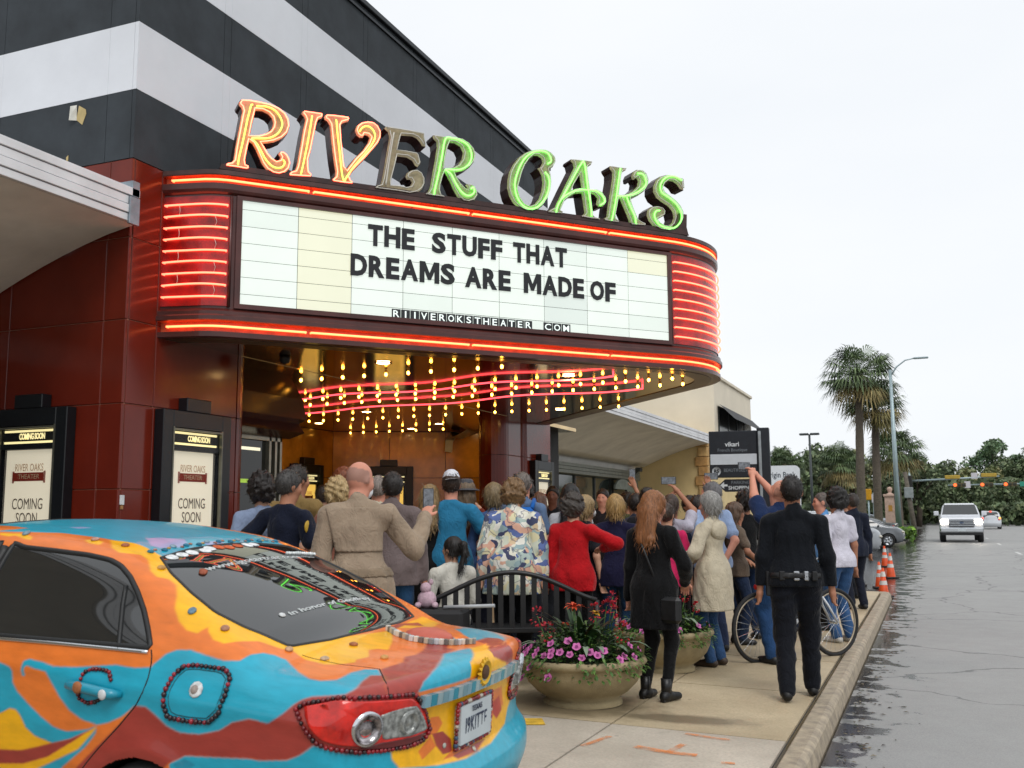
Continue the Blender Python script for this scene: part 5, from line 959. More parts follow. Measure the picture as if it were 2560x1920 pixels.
CARF = {
 'RW': [(0.471,1.498,1.383),(0.296,1.468,1.391),(0.006,1.473,1.402),(-0.381,1.557,1.405),(-0.539,1.449,1.363),(-0.479,1.175,1.283),(-0.477,0.961,1.205),(-0.512,0.809,1.141),(-0.601,0.714,1.086),(-0.351,0.647,1.090),(-0.046,0.603,1.097),(0.229,0.656,1.100),(0.527,0.736,1.105),(0.560,0.814,1.137),(0.560,0.825,1.142),(0.568,0.939,1.185),(0.562,1.086,1.240),(0.537,1.245,1.299),(0.506,1.396,1.352)],
 'SW': [(0.641,2.636,1.348),(0.628,2.381,1.367),(0.624,2.228,1.373),(0.620,2.026,1.376),(0.617,1.820,1.377),(0.621,1.679,1.369),(0.635,1.597,1.351),(0.661,1.510,1.313),(0.694,1.426,1.257),(0.731,1.346,1.190),(0.769,1.279,1.124),(0.804,1.223,1.061),(0.811,1.443,1.047),(0.821,1.704,1.028),(0.837,2.069,0.996),(0.846,2.309,0.977)],
 'LAMP': [(0.836,0.410,0.957),(0.824,0.345,0.975),(0.769,0.227,0.991),(0.645,0.162,0.985),(0.528,0.123,0.976),(0.494,0.115,0.954),(0.440,0.109,0.901),(0.407,0.106,0.840),(0.435,0.111,0.812),(0.515,0.128,0.801),(0.639,0.168,0.807),(0.756,0.221,0.825),(0.823,0.264,0.838),(0.851,0.321,0.855),(0.855,0.365,0.889),(0.849,0.394,0.923)],
 'LRED': [(-0.355,1.600,1.416)],
 'BEAD': [(0.843,0.444,0.942),(0.833,0.419,0.965),(0.819,0.349,0.983),(0.765,0.231,1.002),(0.644,0.163,0.997),(0.514,0.119,0.990),(0.478,0.112,0.957),(0.431,0.108,0.900),(0.392,0.104,0.826),(0.426,0.108,0.794),(0.515,0.127,0.785),(0.639,0.167,0.791),(0.744,0.214,0.800),(0.806,0.249,0.816),(0.845,0.297,0.827),(0.853,0.343,0.841),(0.856,0.388,0.880),(0.852,0.423,0.919)],
 'CLEAR': [(0.675,0.176,0.933),(0.627,0.156,0.942),(0.567,0.136,0.947),(0.500,0.118,0.944),(0.444,0.112,0.885),(0.415,0.108,0.836),(0.516,0.130,0.827),(0.602,0.156,0.834),(0.653,0.174,0.835)],
 'FUEL': [(0.824,1.017,1.019),(0.819,0.966,1.030),(0.813,0.819,1.034),(0.824,0.780,1.011),(0.854,0.776,0.944),(0.870,0.786,0.879),(0.871,0.835,0.835),(0.873,0.934,0.825),(0.875,1.034,0.824),(0.874,1.064,0.872),(0.863,1.065,0.932),(0.843,1.053,0.980)],
 'HB1': [(0.874,1.519,0.903),(0.866,1.514,0.929),(0.858,1.479,0.946),(0.856,1.430,0.952),(0.857,1.384,0.950),(0.869,1.357,0.920)],
 'HB2': [(0.875,1.531,0.856),(0.876,1.516,0.823),(0.876,1.469,0.811),(0.876,1.419,0.825),(0.875,1.376,0.857)],
 'HANDLE': [(0.875,1.560,0.875),(0.875,1.464,0.896),(0.874,1.361,0.905),(0.874,1.287,0.903),(0.875,1.356,0.878),(0.875,1.461,0.873)],
 'DOOR': [(0.807,1.217,1.056),(0.822,1.195,1.026),(0.839,1.182,0.992),(0.856,1.175,0.952),(0.874,1.177,0.904),(0.875,1.210,0.841),(0.879,1.284,0.749),(0.883,1.372,0.652),(0.880,1.450,0.561),(0.876,1.485,0.515)],
 'TRUNK': [(0.500,0.294,1.060),(0.594,0.213,1.044),(0.642,0.165,1.007),(0.636,0.158,0.986)],
 'TRUNK2': [(0.500,0.294,1.060),(0.362,0.264,1.068),(0.231,0.232,1.072),(0.100,0.210,1.073)],
 'GARN': [(0.475,0.111,0.962),(0.337,0.087,0.967),(0.158,0.074,0.962),(-0.061,0.073,0.959),(-0.316,0.085,0.957)],
 'PLATE': [(0.218,0.084,0.888),(-0.030,0.080,0.888),(-0.098,0.072,0.711),(0.171,0.075,0.725)],
 'SUNF': [(0.033,0.085,1.042)],
 'STONES': [(0.554,2.297,1.426),(0.515,1.889,1.433),(0.506,1.707,1.422),(0.564,1.425,1.353),(0.695,1.115,1.214),(0.692,0.938,1.163),(0.413,1.315,1.337),(0.556,0.706,1.088),(0.526,0.545,1.067),(0.278,0.565,1.087),(0.364,0.354,1.074)],
 'WWW': [(0.386,1.318,1.340),(0.084,1.347,1.367),(-0.343,1.456,1.385),(-0.038,1.331,1.362),(-0.304,1.332,1.351),(-0.505,1.312,1.325)],
 'HON': [(0.357,0.877,1.186),(0.153,0.866,1.195),(-0.080,0.869,1.198),(-0.314,0.874,1.188),(-0.510,0.868,1.166)],
 'TOPB': [(0.444,1.533,1.394),(0.280,1.532,1.406),(0.074,1.516,1.411),(-0.190,1.532,1.411),(-0.555,1.617,1.404)],
 'WHB': [(0.455,1.484,1.382),(0.342,1.455,1.384),(0.208,1.439,1.388),(0.084,1.427,1.389),(-0.167,1.434,1.389),(-0.255,1.412,1.379)],
 'RWL': [(0.462,1.477,1.379),(0.358,1.459,1.384)],
 'STRIP': [(-0.083,0.607,1.097),(-0.017,0.515,1.092),(0.022,0.420,1.089),(0.005,0.335,1.084),(-0.077,0.257,1.078),(-0.212,0.213,1.071)],
 'LENS': [(0.727,0.205,0.890),(0.784,0.234,0.898),(0.738,0.204,0.952)],
 'LENS2': [(0.535,0.133,0.885),(0.575,0.145,0.886),(0.546,0.131,0.933)],
 'FCAP': [(0.855,0.922,0.946)],
 'VASE': [(-0.064,0.340,1.084),(-0.132,0.470,1.089)],
 'REFL': [(-0.593,0.050,0.519)],
 'TAILSIDE': [(0.294,0.086,0.751),(0.057,0.062,0.677)],
}
def in_poly(px, py, poly):
    c = np.zeros(px.shape, bool); n = len(poly); j = n-1
    for i in range(n):
        xi, yi = poly[i]; xj, yj = poly[j]
        if yi != yj: c ^= ((yi > py) != (yj > py)) & (px < (xj-xi)*(py-yi)/(yj-yi)+xi)
        j = i
    return c
def solve_axis(fn, lo, hi, it=30):
    """vectorised: last inside value between lo (inside) and hi (outside)"""
    lo = np.array(lo, float); hi = np.array(hi, float)
    for _ in range(it):
        m = (lo+hi)/2; ins = fn(m) < 0; lo = np.where(ins, m, lo); hi = np.where(ins, hi, m)
    return (lo+hi)/2
def car_top(x, y, P=SED): x = np.asarray(x, float); y = np.asarray(y, float); return solve_axis(lambda z: car_f(x, y, z, P), np.full(x.shape, .6), np.full(x.shape, 1.9))
def car_side(y, z, P=SED): y = np.asarray(y, float); z = np.asarray(z, float); return solve_axis(lambda x: car_f(x, y, z, P), np.zeros(y.shape), np.full(y.shape, 1.2))
def car_rear(x, z, P=SED):
    x = np.asarray(x, float); z = np.asarray(z, float); return -solve_axis(lambda m: car_f(x, -m, z, P), np.full(x.shape, -1.2), np.full(x.shape, .5))
def car_norm(p, P=SED):
    e = 2e-3; g = np.array([car_f(*(p+np.eye(3)[k]*e)[:, None], P)[0]-car_f(*(p-np.eye(3)[k]*e)[:, None], P)[0] for k in range(3)]); return g/np.linalg.norm(g)
def norms(p, P=SED):
    e = 2e-3; g = np.stack([car_f(*(p+np.eye(3)[k]*e).T, P)-car_f(*(p-np.eye(3)[k]*e).T, P) for k in range(3)], -1); return g/np.linalg.norm(g, axis=1)[:, None]
def snaps(p, off=0., P=SED):
    """points -> nearby points on the body, lifted by off"""
    p = np.array(p, float)
    for _ in range(4): p = p-norms(p, P)*car_f(*p.T, P)[:, None]*.95
    return p+norms(p, P)*off
def snap(p, off=0., P=SED): return snaps(np.array(p, float)[None], off, P)[0]
def flipx(p): return (-p[0], p[1], p[2])
def resample(pts, step, closed=False):
    P_ = [np.array(q, float) for q in pts]+([np.array(pts[0], float)] if closed else []); out = []; carry = 0.
    for a, b_ in zip(P_[:-1], P_[1:]):
        L_ = np.linalg.norm(b_-a); t = carry
        while t < L_: out.append(a+(b_-a)*t/L_); t += step
        carry = t-L_
    return out
def car_shell(P, rows_cap, step_mid, y_dense, n_th, y_front=3.55, th_dense=None):
    """rows of rays -> body surface points in the car frame, with the chart of every vertex"""
    O = []; D = []; R = []
    th = th_dense if th_dense is not None else np.linspace(-np.pi, np.pi, n_th, endpoint=False)
    for ph in np.linspace(.004, np.pi/2, rows_cap, endpoint=False): O.append(YO); D.append(ph); R.append(ph/(np.pi/2))
    ys = list(np.arange(YO, y_dense, step_mid))+list(np.linspace(y_dense, y_front, max(8, int((y_front-y_dense)/.035)), endpoint=False))
    for y in ys: O.append(y); D.append(np.pi/2); R.append(1+(y-YO))
    for ph in np.linspace(np.pi/2, np.pi-.02, 34): O.append(y_front); D.append(ph); R.append(1+(y_front-YO)+(ph-np.pi/2))
    O = np.array(O)[:, None]; D = np.array(D)[:, None]; T = th[None, :]
    o = np.stack(np.broadcast_arrays(0*T+0*O, O+0*T, 0*T+0*O+ZO), -1); d = np.stack(np.broadcast_arrays(np.sin(D)*np.sin(T), -np.cos(D)+0*T, np.sin(D)*np.cos(T)), -1)
    lo = np.full(o.shape[:2], .04); hi = np.full(o.shape[:2], 1.9)
    fl = np.full(lo.shape, -1.); fh = np.full(lo.shape, 1.)
    for _ in range(11):
        m = (lo+hi)/2; q = o+d*m[..., None]; v = car_f(q[..., 0], q[..., 1], q[..., 2], P); ins = v < 0; lo = np.where(ins, m, lo); hi = np.where(ins, hi, m); fl = np.where(ins, v, fl); fh = np.where(ins, fh, v)
    t_ = np.clip(fl/(fl-fh), 0, 1); q = o+d*(lo+(hi-lo)*t_)[..., None]; R = np.array(R)[:, None]
    return q, R*np.sin(T), R*np.cos(T)
def grid_quads(nr, nc):
    i = np.arange(nr-1)[:, None]; j = np.arange(nc)[None, :]; a = i*nc+j; b_ = i*nc+(j+1) % nc
    return np.stack([a, b_, b_+nc, a+nc], -1).reshape(-1, 4)
def finish_shell(name, q, P, parent, mats, sidewin, rearwin, frontwin, col=None, archr=.355):
    """mats: paint, glass; drops the wheel arches, returns body object"""
    nr, nc = q.shape[:2]; F = grid_quads(nr, nc); V = q.reshape(-1, 3); C_ = V[F].mean(1); x, y, z = C_.T
    keep = np.ones(len(F), bool)
    for wy in P['wy']: keep &= ~((np.hypot(y-wy, z-.30) < archr) & (np.abs(x) > .60) & (z < .80))
    keep &= ~((z < .22) & (np.abs(x) < .7))
    F = F[keep]; x, y, z = x[keep], y[keep], z[keep]; gl = np.zeros(len(F), bool)
    for s in sidewin: gl |= in_poly(y, z, s) & (np.abs(x) > .3) & (z < 1.5)
    gl |= in_poly(x, y, rearwin) & (z > 1.0); gl |= in_poly(x, y, frontwin) & (z > .9)
    V2 = V.copy(); V2[:, 0] *= -1
    me = fastmesh(name, V2, F, mats, gl.astype(np.int32), True, col)
    bm = bmesh.new(); bm.from_mesh(me); bmesh.ops.delete(bm, geom=[v for v in bm.verts if not v.link_faces], context='VERTS'); bm.to_mesh(me); bm.free()
    return mobj(name, me, parent)
m_tyre = mat('tyre_rubber', (.018, .018, .019), .75, var=.2, vscale=20); m_rim = mat('alloy_rim', rgb('a7abb0'), .3, metal=.9, var=.05)
m_well = mat('wheel_well', (.006, .006, .006), .9, var=0); m_trim = mat('black_rubber_trim', (.015, .016, .017), .45, var=0); m_chr = mat('chrome_strip', rgb('d4d8dc'), .12, metal=1., var=0)
m_cgl = mat('tinted_car_glass', (.012, .014, .015), .025, var=0, spec=1., ior=1.55)
def wheel(parent, x, y, r=.315, w_=.2, rim=m_rim):
    sgn = 1 if x > 0 else -1; Rm = Matrix.Rotation(rad(90)*sgn, 4, 'Y')
    t = MB(); t.lathe([(r*.66, -w_/2), (r*.92, -w_/2), (r, -w_*.32), (r, w_*.32), (r*.92, w_/2), (r*.66, w_/2), (r*.66, -w_/2)], 28, (x, y, r-.01), M=Rm); o = t.build('tyre', m_tyre, parent)
    t = MB(); t.lathe([(0, w_*.36), (r*.16, w_*.38), (r*.18, w_*.30), (r*.6, w_*.28), (r*.67, w_*.46), (r*.67, -w_*.4)], 28, (x, y, r-.01), M=Rm)
    for k in range(5):
        a = 2*math.pi*k/5; t.tube([(x+sgn*w_*.36, y, r-.01), (x+sgn*w_*.36, y+r*.62*math.cos(a), r-.01+r*.62*math.sin(a))], [.05, .035], 6)
    t.build('rim', rim, o)
def underpinnings(t, P, xw=.76, rim=m_rim):
    for wy in P['wy']:
        for s in (-1, 1):
            wheel(t, s*xw, wy, P['wr'], rim=rim)
            k = MB(); V = []; n_ = 16
            for i in range(n_+1):
                a = -0.35+(math.pi+.7)*i/n_
                for xx in (s*.9*.955, s*.5): V.append((xx, wy+.356*math.cos(a), .30+.356*math.sin(a)))
            k.add(V, [(2*i, 2*i+1, 2*i+3, 2*i+2) for i in range(n_)]+[tuple(2*i+1 for i in range(n_+1))], True); k.build('wheel_well', m_well, t)
    k = MB(); k.box(-.70, .70, .35, 4.2, .2, .32); k.build('underbody', m_well, t)

# ------------------------------------------------------------ the painted car in front
ac = thing('art_car', 'sedan painted in orange, teal, yellow and red swirls with glued beads and stones', 'car')
cy_ = 3.12457; fw = Vector((math.cos(cy_), math.sin(cy_), 0.090)).normalized(); lf = Vector((-math.sin(cy_), math.cos(cy_), -0.025)); lf = (lf-fw*lf.dot(fw)).normalized(); up_ = lf.cross(fw)*-1
Mc = Matrix.Identity(4)
for k, v in enumerate((-lf, fw, up_)): Mc[0][k], Mc[1][k], Mc[2][k] = v
Mc.translation = (-1.9030, 4.1721, -0.1918); ac.matrix_world = Mc
dense = np.concatenate([np.linspace(-1.1, 2.55, 560, endpoint=False), np.linspace(2.55, 2*np.pi-1.1, 110, endpoint=False)])
q, ca, cb = car_shell(SED, 240, .0085, 2.5, 0, th_dense=dense)
PAL = {'O': rgb('e5782c'), 'B': rgb('1fa3be'), 'Y': rgb('f6b60c'), 'D': rgb('a03a30'), 'L': rgb('9aa6cf'), 'R': rgb('b8342a'), 'A': rgb('1b86a0')}
col = np.empty(q.shape[:2]+(3,)); col[:] = PAL['O']
xx, yy, zz = q[..., 0], q[..., 1], q[..., 2]
wav = .10*np.sin(5*yy+2)+.07*np.sin(9*yy+1)
far = (xx < 0) & (zz < 1.02); col[far & (zz+wav < .92)] = PAL['B']; col[far & (zz+wav*.8 < .70)] = PAL['D']; col[far & (zz+wav < .45)] = PAL['B']
hood = (yy > 2.9); col[hood & (np.sin(4*xx+3*yy) > .3)] = PAL['Y']; col[hood & (np.sin(3*xx-4*yy) > .55)] = PAL['B']
col[(zz > 1.36) & (np.abs(xx) < .46+.02*np.sin(9*yy))] = PAL['B']
for key, poly in CARP:
    pa = np.array(poly); lo, hi = pa.min(0)-.01, pa.max(0)+.01; m = (ca > lo[0]) & (ca < hi[0]) & (cb > lo[1]) & (cb < hi[1])
    idx = np.where(m); cov = in_poly(ca[idx], cb[idx], poly).astype(float); M2 = np.zeros(ca.shape); M2[idx] = cov
    edge = np.zeros(ca.shape, bool)                      # soften only the border vertices
    for ax_ in (0, 1):
        df = np.roll(M2, 1, ax_) != M2; edge |= df | np.roll(df, -1, ax_)
    e_ = edge[idx]; ia, ib = idx[0][e_], idx[1][e_]; acc = np.zeros(len(ia)); up1 = np.minimum(ia+1, ca.shape[0]-1); rt1 = (ib+1) % ca.shape[1]
    da = (ca[up1, ib]-ca[ia, ib], cb[up1, ib]-cb[ia, ib]); db = (ca[ia, rt1]-ca[ia, ib], cb[ia, rt1]-cb[ia, ib])
    for fu in (-.6, -.2, .2, .6):
        for fv in (-.6, -.2, .2, .6): acc += in_poly(ca[ia, ib]+da[0]*fu+db[0]*fv, cb[ia, ib]+da[1]*fu+db[1]*fv, poly)
    cov[e_] = acc/16; col[idx] = col[idx]*(1-cov[:, None])+np.array(PAL[key])*cov[:, None]
m_paint = mat('hand_painted_enamel', rough=.34, attr='Col', var=.13, vscale=16, coat=.30, spec=.45, bump=.06, bscale=70, streak=(1.6, .5, 1.6))
SWP = [(p[1], p[2]) for p in CARF['SW'][1:-1]]; SWP = [(2.30, 1.385)]+SWP[1:-1]+[(2.30, .99)]
SWF = [(2.38, 1.38), (2.7, 1.355), (2.95, 1.27), (3.2, 1.13), (3.42, 1.0), (2.38, .985)]
RWP = [(.48, 1.51), (.25, 1.54), (0, 1.55), (-.25, 1.54), (-.48, 1.51), (-.56, 1.37), (-.61, 1.2), (-.635, 1.04), (-.61, .9), (-.565, .79), (-.53, .72), (-.3, .67), (0, .65), (.3, .67), (.53, .72), (.565, .79), (.61, .9), (.635, 1.04), (.61, 1.2), (.56, 1.37)]
FWP = [(.5, 2.82), (0, 2.72), (-.5, 2.82), (-.62, 3.2), (-.66, 3.5), (0, 3.62), (.66, 3.5), (.62, 3.2)]
finish_shell('body', q, SED, ac, [m_paint, m_cgl], [SWP, SWF], RWP, FWP, col.reshape(-1, 3), .345)
underpinnings(ac, SED, .77)
def on_side(p, off=.002, s=1): x_ = float(car_side(np.array([p[0]]), np.array([p[1]]))[0]); return flipx(snap((x_*s, p[0], p[1]), off))
def on_top(p, off=.002): z_ = float(car_top(np.array([p[0]]), np.array([p[1]]))[0]); return flipx(snap((p[0], p[1], z_), off))
def line_on(name, pts3, r, m, off=.0, closed=False, step=.03):
    p = MB(); p.tube([flipx(a) for a in snaps(resample(pts3, step, closed), off)], r, 6, closed=closed); return p.build(name, m, ac)
side3 = lambda poly, s=1: [(s*float(car_side(np.array([a]), np.array([b_]))[0]), a, b_) for a, b_ in poly]
top3 = lambda poly: [(a, b_, float(car_top(np.array([a]), np.array([b_]))[0])) for a, b_ in poly]
for s in (1, -1):
    line_on('window_seal', side3(SWP, s), .014, m_trim, -.003, True); line_on('window_seal', side3(SWF, s), .014, m_trim, -.003, True)
    line_on('belt_chrome', side3([(1.225, 1.045), (1.45, 1.032), (1.72, 1.016), (2.1, .990), (2.35, .976), (3.4, .985)], s), .0095, m_chr, .002)
    line_on('window_divider', side3([(1.385, 1.036), (1.43, 1.12), (1.475, 1.20), (1.51, 1.285)], s), .011, m_trim, .0)
    line_on('b_pillar', side3([(2.34, 1.0), (2.34, 1.2), (2.34, 1.38)], s), .030, m_trim, -.012)
line_on('window_seal', top3(RWP), .009, m_trim, -.003, True); line_on('windscreen_seal', top3(FWP), .010, m_trim, -.003, True)
m_gap = mat('shut_line', (.02, .012, .01), .8, var=0)
line_on('door_gap', CARF['DOOR'], .0035, m_gap, -.001); line_on('trunk_gap', CARF['TRUNK'], .0035, m_gap, -.001); line_on('trunk_gap', CARF['TRUNK2'][:1]+[(.545, .45, 1.06), (.54, .66, 1.09)], .0025, m_gap, -.001)
# tail lamp: red shell, clear section, two round lenses
m_lr = mat('red_lamp_plastic', (.78, .022, .012), .10, var=.25, vscale=12, coat=.6); m_lc = mat('clear_lamp_plastic', rgb('a9aca8'), .12, var=.35, vscale=40, coat=.5, metal=.25); m_ld = mat('dark_lamp_plastic', (.12, .012, .012), .15, var=.1, coat=.4)
def patch(name, poly3, off, m, n_=16, s=1):
    """fills a closed outline lying on the body with a raised sheet"""
    o3 = resample(poly3, .02, True); c = np.mean(o3, 0); V = []; N_ = len(o3); F = []
    for k in range(n_+1):
        f = (k/n_)**.8
        for a in o3: V.append(c+(np.array(a)-c)*f)
    V = list(snaps(V, off))+list(snaps(o3, -.004))
    if s < 0: V = [(-v[0], v[1], v[2]) for v in V]
    for k in range(n_+1):
        for j in range(N_): F.append((k*N_+j, k*N_+(j+1) % N_, (k+1)*N_+(j+1) % N_, (k+1)*N_+j))
    p = MB(); p.add([flipx(v) for v in V], F, True); return p.build(name, m, ac)
def bead_loop(pts3, r, name='bead_trim', closed=True, pal=('6b1018', '8f1520', '2a1216', '571019'), s=1):
    p = MB(); ms = [mat('bead_'+c, rgb(c), .25, var=0, coat=.3) for c in pal]
    for b_ in snaps(resample(pts3, r*1.85, closed), r*.5):
        p.m = random.randrange(len(ms)); p.ball(flipx((b_[0]*s, b_[1], b_[2])), r*random.uniform(.85, 1.12), 6, 4)
    o = p.build(name, ms, ac); o['kind'] = 'stuff'; return o
for s in (1, -1):
    patch('tail_lamp', CARF['LAMP'], .010, m_lr, 12, s); patch('clear_lens', CARF['CLEAR'], .013, m_lc, 8, s)
    patch('dark_lens', [(.66, .17, .825), (.51, .12, .82), (.42, .106, .825), (.44, .108, .805), (.52, .125, .796), (.64, .163, .80), (.75, .21, .815)], .0125, m_ld, 4, s)
    for key, r in (('LENS', .062), ('LENS2', .045)):
        c = snap(CARF[key][0], .012); n_ = car_norm(np.array(CARF[key][0])); c = np.array([c[0]*s, c[1], c[2]]); n_ = Vector((-n_[0]*s, n_[1], n_[2])); Rm = Vector((0, 0, 1)).rotation_difference(n_).to_matrix().to_4x4()
        p = MB(); p.lathe([(r, -.02), (r*1.0, .012), (r*.86, .016), (r*.84, .004), (r*.5, -.002), (r*.2, .006), (0, .008)], 24, flipx(c), M=Rm); p.build('round_lens', m_lc if key == 'LENS2' else mat('bulb_reflector', rgb('b9b3b5'), .06, metal=.8, var=.5, vscale=30), ac)
        p = MB(); p.lathe([(r*.90, .010), (r*1.06, .016), (r*1.06, -.02)], 24, flipx(c), M=Rm); p.build('lens_ring', m_chr if key == 'LENS' else m_lc, ac)
    bead_loop(CARF['BEAD'], .0105, s=s)
# fuel flap, handle
bead_loop(CARF['FUEL'], .0115, pal=('2a1620', '7a1526', '3a1019', '9a1c2c', '241a22'))
fu = [tuple(np.mean(CARF['FUEL'], 0)+(np.array(a)-np.mean(CARF['FUEL'], 0))*.86) for a in CARF['FUEL']]; line_on('fuel_flap_gap', fu, .003, mat('teal_gap', (.01, .10, .13), .7, var=0), -.001, True)
bead_loop(CARF['HB1'], .010, closed=False); bead_loop(CARF['HB2'], .010, closed=False)
p = MB(); hp = [(1.585, .872), (1.56, .878), (1.48, .882), (1.40, .880), (1.32, .876), (1.29, .873)]; p.tube([on_side(a, o_) for a, o_ in zip(hp, (.0, .026, .036, .036, .028, .0))], [.012, .020, .022, .022, .022, .012], 10); p.build('door_handle', mat('teal_handle', rgb('1b93ad'), .3, var=.05, coat=.4), ac)
p = MB(); p.ball(on_side((1.48, .884), .055), (.012, .026, .026), 10, 6); p.build('glued_stone', mat('stone_brown', rgb('a8683f'), .6, bump=.3, bscale=80), ac)
p = MB(); p.ball(on_side((1.345, .876), .052), (.008, .022, .022), 10, 6); p.build('glued_stone', mat('stone_white', rgb('e2e6e8'), .5), ac)
# stones and shells
pal = ['7f9cab', 'b98f80', 'b06a4c', 'c99a56', '6f8ea2', 'b98468', 'a8573a', 'c9a27e', 'cbb193', 'a8683f', 'd8a35e']
def stone(p3, c, r, fl=.45):
    n_ = car_norm(np.array(p3)); b_ = snap(p3, r*fl*.5); Rm = Vector((0, 0, 1)).rotation_difference(Vector((-n_[0], n_[1], n_[2]))).to_matrix()
    p = MB(); p.ball((0, 0, 0), (r, r*random.uniform(.8, 1), r*fl), 10, 6); v = [(Rm @ Vector(a))+Vector(flipx(b_)) for a in p.v]; p.v = v; return p.build('glued_stone', mat('stone_'+c, rgb(c), .6, var=.2, vscale=40, bump=.25, bscale=90), ac)
for k, a in enumerate(CARF['STONES']): stone(a, pal[k % len(pal)], .021)
for k in range(3): stone(CARF['FCAP'][0], 'e3e6e6', .034, .15) if k == 0 else stone(np.array(CARF['FCAP'][0])+np.array([.003, .004, 0]), 'a99a92', .020, .5) if k == 1 else None
for k in range(26):                                   # row of beads along the top of the rear window
    f = k/25; x_ = .47-.98*f; y_ = 1.585+.012*math.sin(k*2.1); stone((x_, y_, float(car_top(np.array([x_]), np.array([y_]))[0])), ['2e7d99', 'b0735a', '27718c', 'c79a4c', '8fa9b5', '9b6f60'][k % 6], .011 if k % 2 else .017)
for k, (x_, y_) in enumerate(((.43, 1.492), (.36, 1.494), (.29, 1.497), (.20, 1.495), (.15, 1.512), (.08, 1.515), (.02, 1.50), (-.06, 1.51), (-.14, 1.515), (-.20, 1.52))):
    stone((x_, y_, float(car_top(np.array([x_]), np.array([y_]))[0])), 'eef1f2' if k < 5 or k > 7 else 'd1602f', .034, .12)
stone((.432, 1.298, 1.352), 'a8573a', .019); stone((.285, .085, .741), 'b5b9b0', .013, .3); stone((.07, .07, .70), 'd5cfc0', .014, .3); stone((.04, .065, .672), 'd5cfc0', .014, .3)
# lettering of small white tiles on the rear window
m_wt = mat('white_bead_letter', rgb('e8ecec'), .5, var=0)
def window_text(txt, x0, y0, size, sx, nm='window_lettering', slope=0.):
    me = text_mesh(txt, size, .0015, 'LEFT', .001); co = np.array([v.co[:] for v in me.vertices]); x_ = x0-co[:, 0]*sx; y_ = y0+co[:, 1]*.9+slope*co[:, 0]
    z_ = car_top(x_, y_)
    for v, a, b_, c in zip(me.vertices, x_, y_, z_): v.co = (-a, b_, c+.003)
    me.materials.clear(); me.materials.append(m_wt); return mobj(nm, me, ac)
window_text('www.igotartcar.com', .385, 1.325, .060, 1.5, slope=.03); window_text('in honor of Geoffrey', .335, .878, .040, 2.0, slope=.0)
bead_loop([(x_, 1.335+.045*(.4-x_)/.9+.01, float(car_top(np.array([x_]), np.array([1.36]))[0])) for x_ in (-.30, -.42, -.5, -.57)], .011, closed=False, pal=('e8ecec', 'cfd6d6'))
stone((.375, .885, 1.192), 'f0f3f3', .018, .3)
# number plate in its beaded frame, chrome bar, sunflower
pr = lambda x_, z_, off: flipx((x_, float(car_rear(np.array([x_]), np.array([z_]))[0])-off, z_))
p = MB(); V = [pr(x_, z_, .028) for z_ in (.725, .885) for x_ in (.20, -.095)]+[pr(x_, z_, -.01) for z_ in (.725, .885) for x_ in (.20, -.095)]; bx_ = [(0, 1, 3, 2), (4, 6, 7, 5), (0, 4, 5, 1), (2, 3, 7, 6), (0, 2, 6, 4), (1, 5, 7, 3)]
p.add(V, bx_); pl_ = p.build('number_plate', mat('plate_white', rgb('c3ccd0'), .4, var=.06), ac, recalc=True)
yp = float(car_rear(np.array([.05]), np.array([.8]))[0])-.031
place_text('plate_lettering', 'TEXAS', pl_, (-.055, yp, .86), (1, 0, 0), (0, 0, 1), .034, mat('plate_ink', rgb('23304a'), .5, var=0)); place_text('plate_lettering', 'I9KITTE', pl_, (-.055, yp, .795), (1, 0, 0), (0, 0, 1), .092, mat('plate_ink'), bold=.0005, sx=.60, spacing=1.15)
fr3 = [(.215, float(car_rear(np.array([.215]), np.array([.8]))[0])-.02, z_) for z_ in (.71, .76, .82, .895)]+[(x_, yp+.01, .897) for x_ in (.1, 0, -.11)]+[(-.11, yp+.01, z_) for z_ in (.82, .76, .712)]+[(x_, yp+.01, .71) for x_ in (0, .1)]
p = MB(); ms = [mat('bead_'+c, rgb(c), .3, var=0) for c in ('6b1018', '8f1520', '39506b', 'b9b2a8')]
for a in resample(fr3, .016, True): p.m = random.choice((0, 0, 1, 1, 2, 3)); p.ball(flipx(a), random.uniform(.008, .012), 6, 4)
o = p.build('plate_beads', ms, ac); o['kind'] = 'stuff'
for k in range(24):
    x0, x1 = .475-k*.039, .475-(k+1)*.039+.003; p = MB(); V = []
    for off in (.026, -.004):
        for z_ in (.925, .972):
            for x_ in (x0, x1): V.append(pr(x_, z_+.004+.004*x_, off))
    c = ('93bccb', '3f9fb6', 'a9c3c9', '86aebb')[k % 4]; p.add(V, bx_); p.build('mosaic_tile', mat('tile_'+c, rgb(c), .15, metal=.3, var=.1), ac, recalc=True)
p = MB(); c0 = Vector(pr(.0, 1.0, .02)); fl = mat('sunflower_yellow', rgb('e0b02a'), .6); 
for k in range(16):
    a = 2*math.pi*k/16; t_ = Vector((math.cos(a), 0, math.sin(a))); s_ = Vector((-math.sin(a), 0, math.cos(a)))
    p.add([c0+t_*.025-s_*.009, c0+t_*.05+Vector((0, -.012, 0))-s_*.010, c0+t_*.068, c0+t_*.05+Vector((0, -.012, 0))+s_*.010, c0+t_*.025+s_*.009, c0+t_*.045+Vector((0, .012, 0))], [(0, 1, 2, 3, 4), (0, 5, 2, 1), (2, 5, 4, 3)])
o = p.build('sunflower', fl, ac); p = MB(); p.ball(c0+Vector((0, -.006, 0)), (.032, .014, .032), 12, 6); p.build('flower_head', mat('sunflower_brown', rgb('5d4433'), .8, bump=.5, bscale=150), o)
st = resample(CARF['STRIP'], .024)
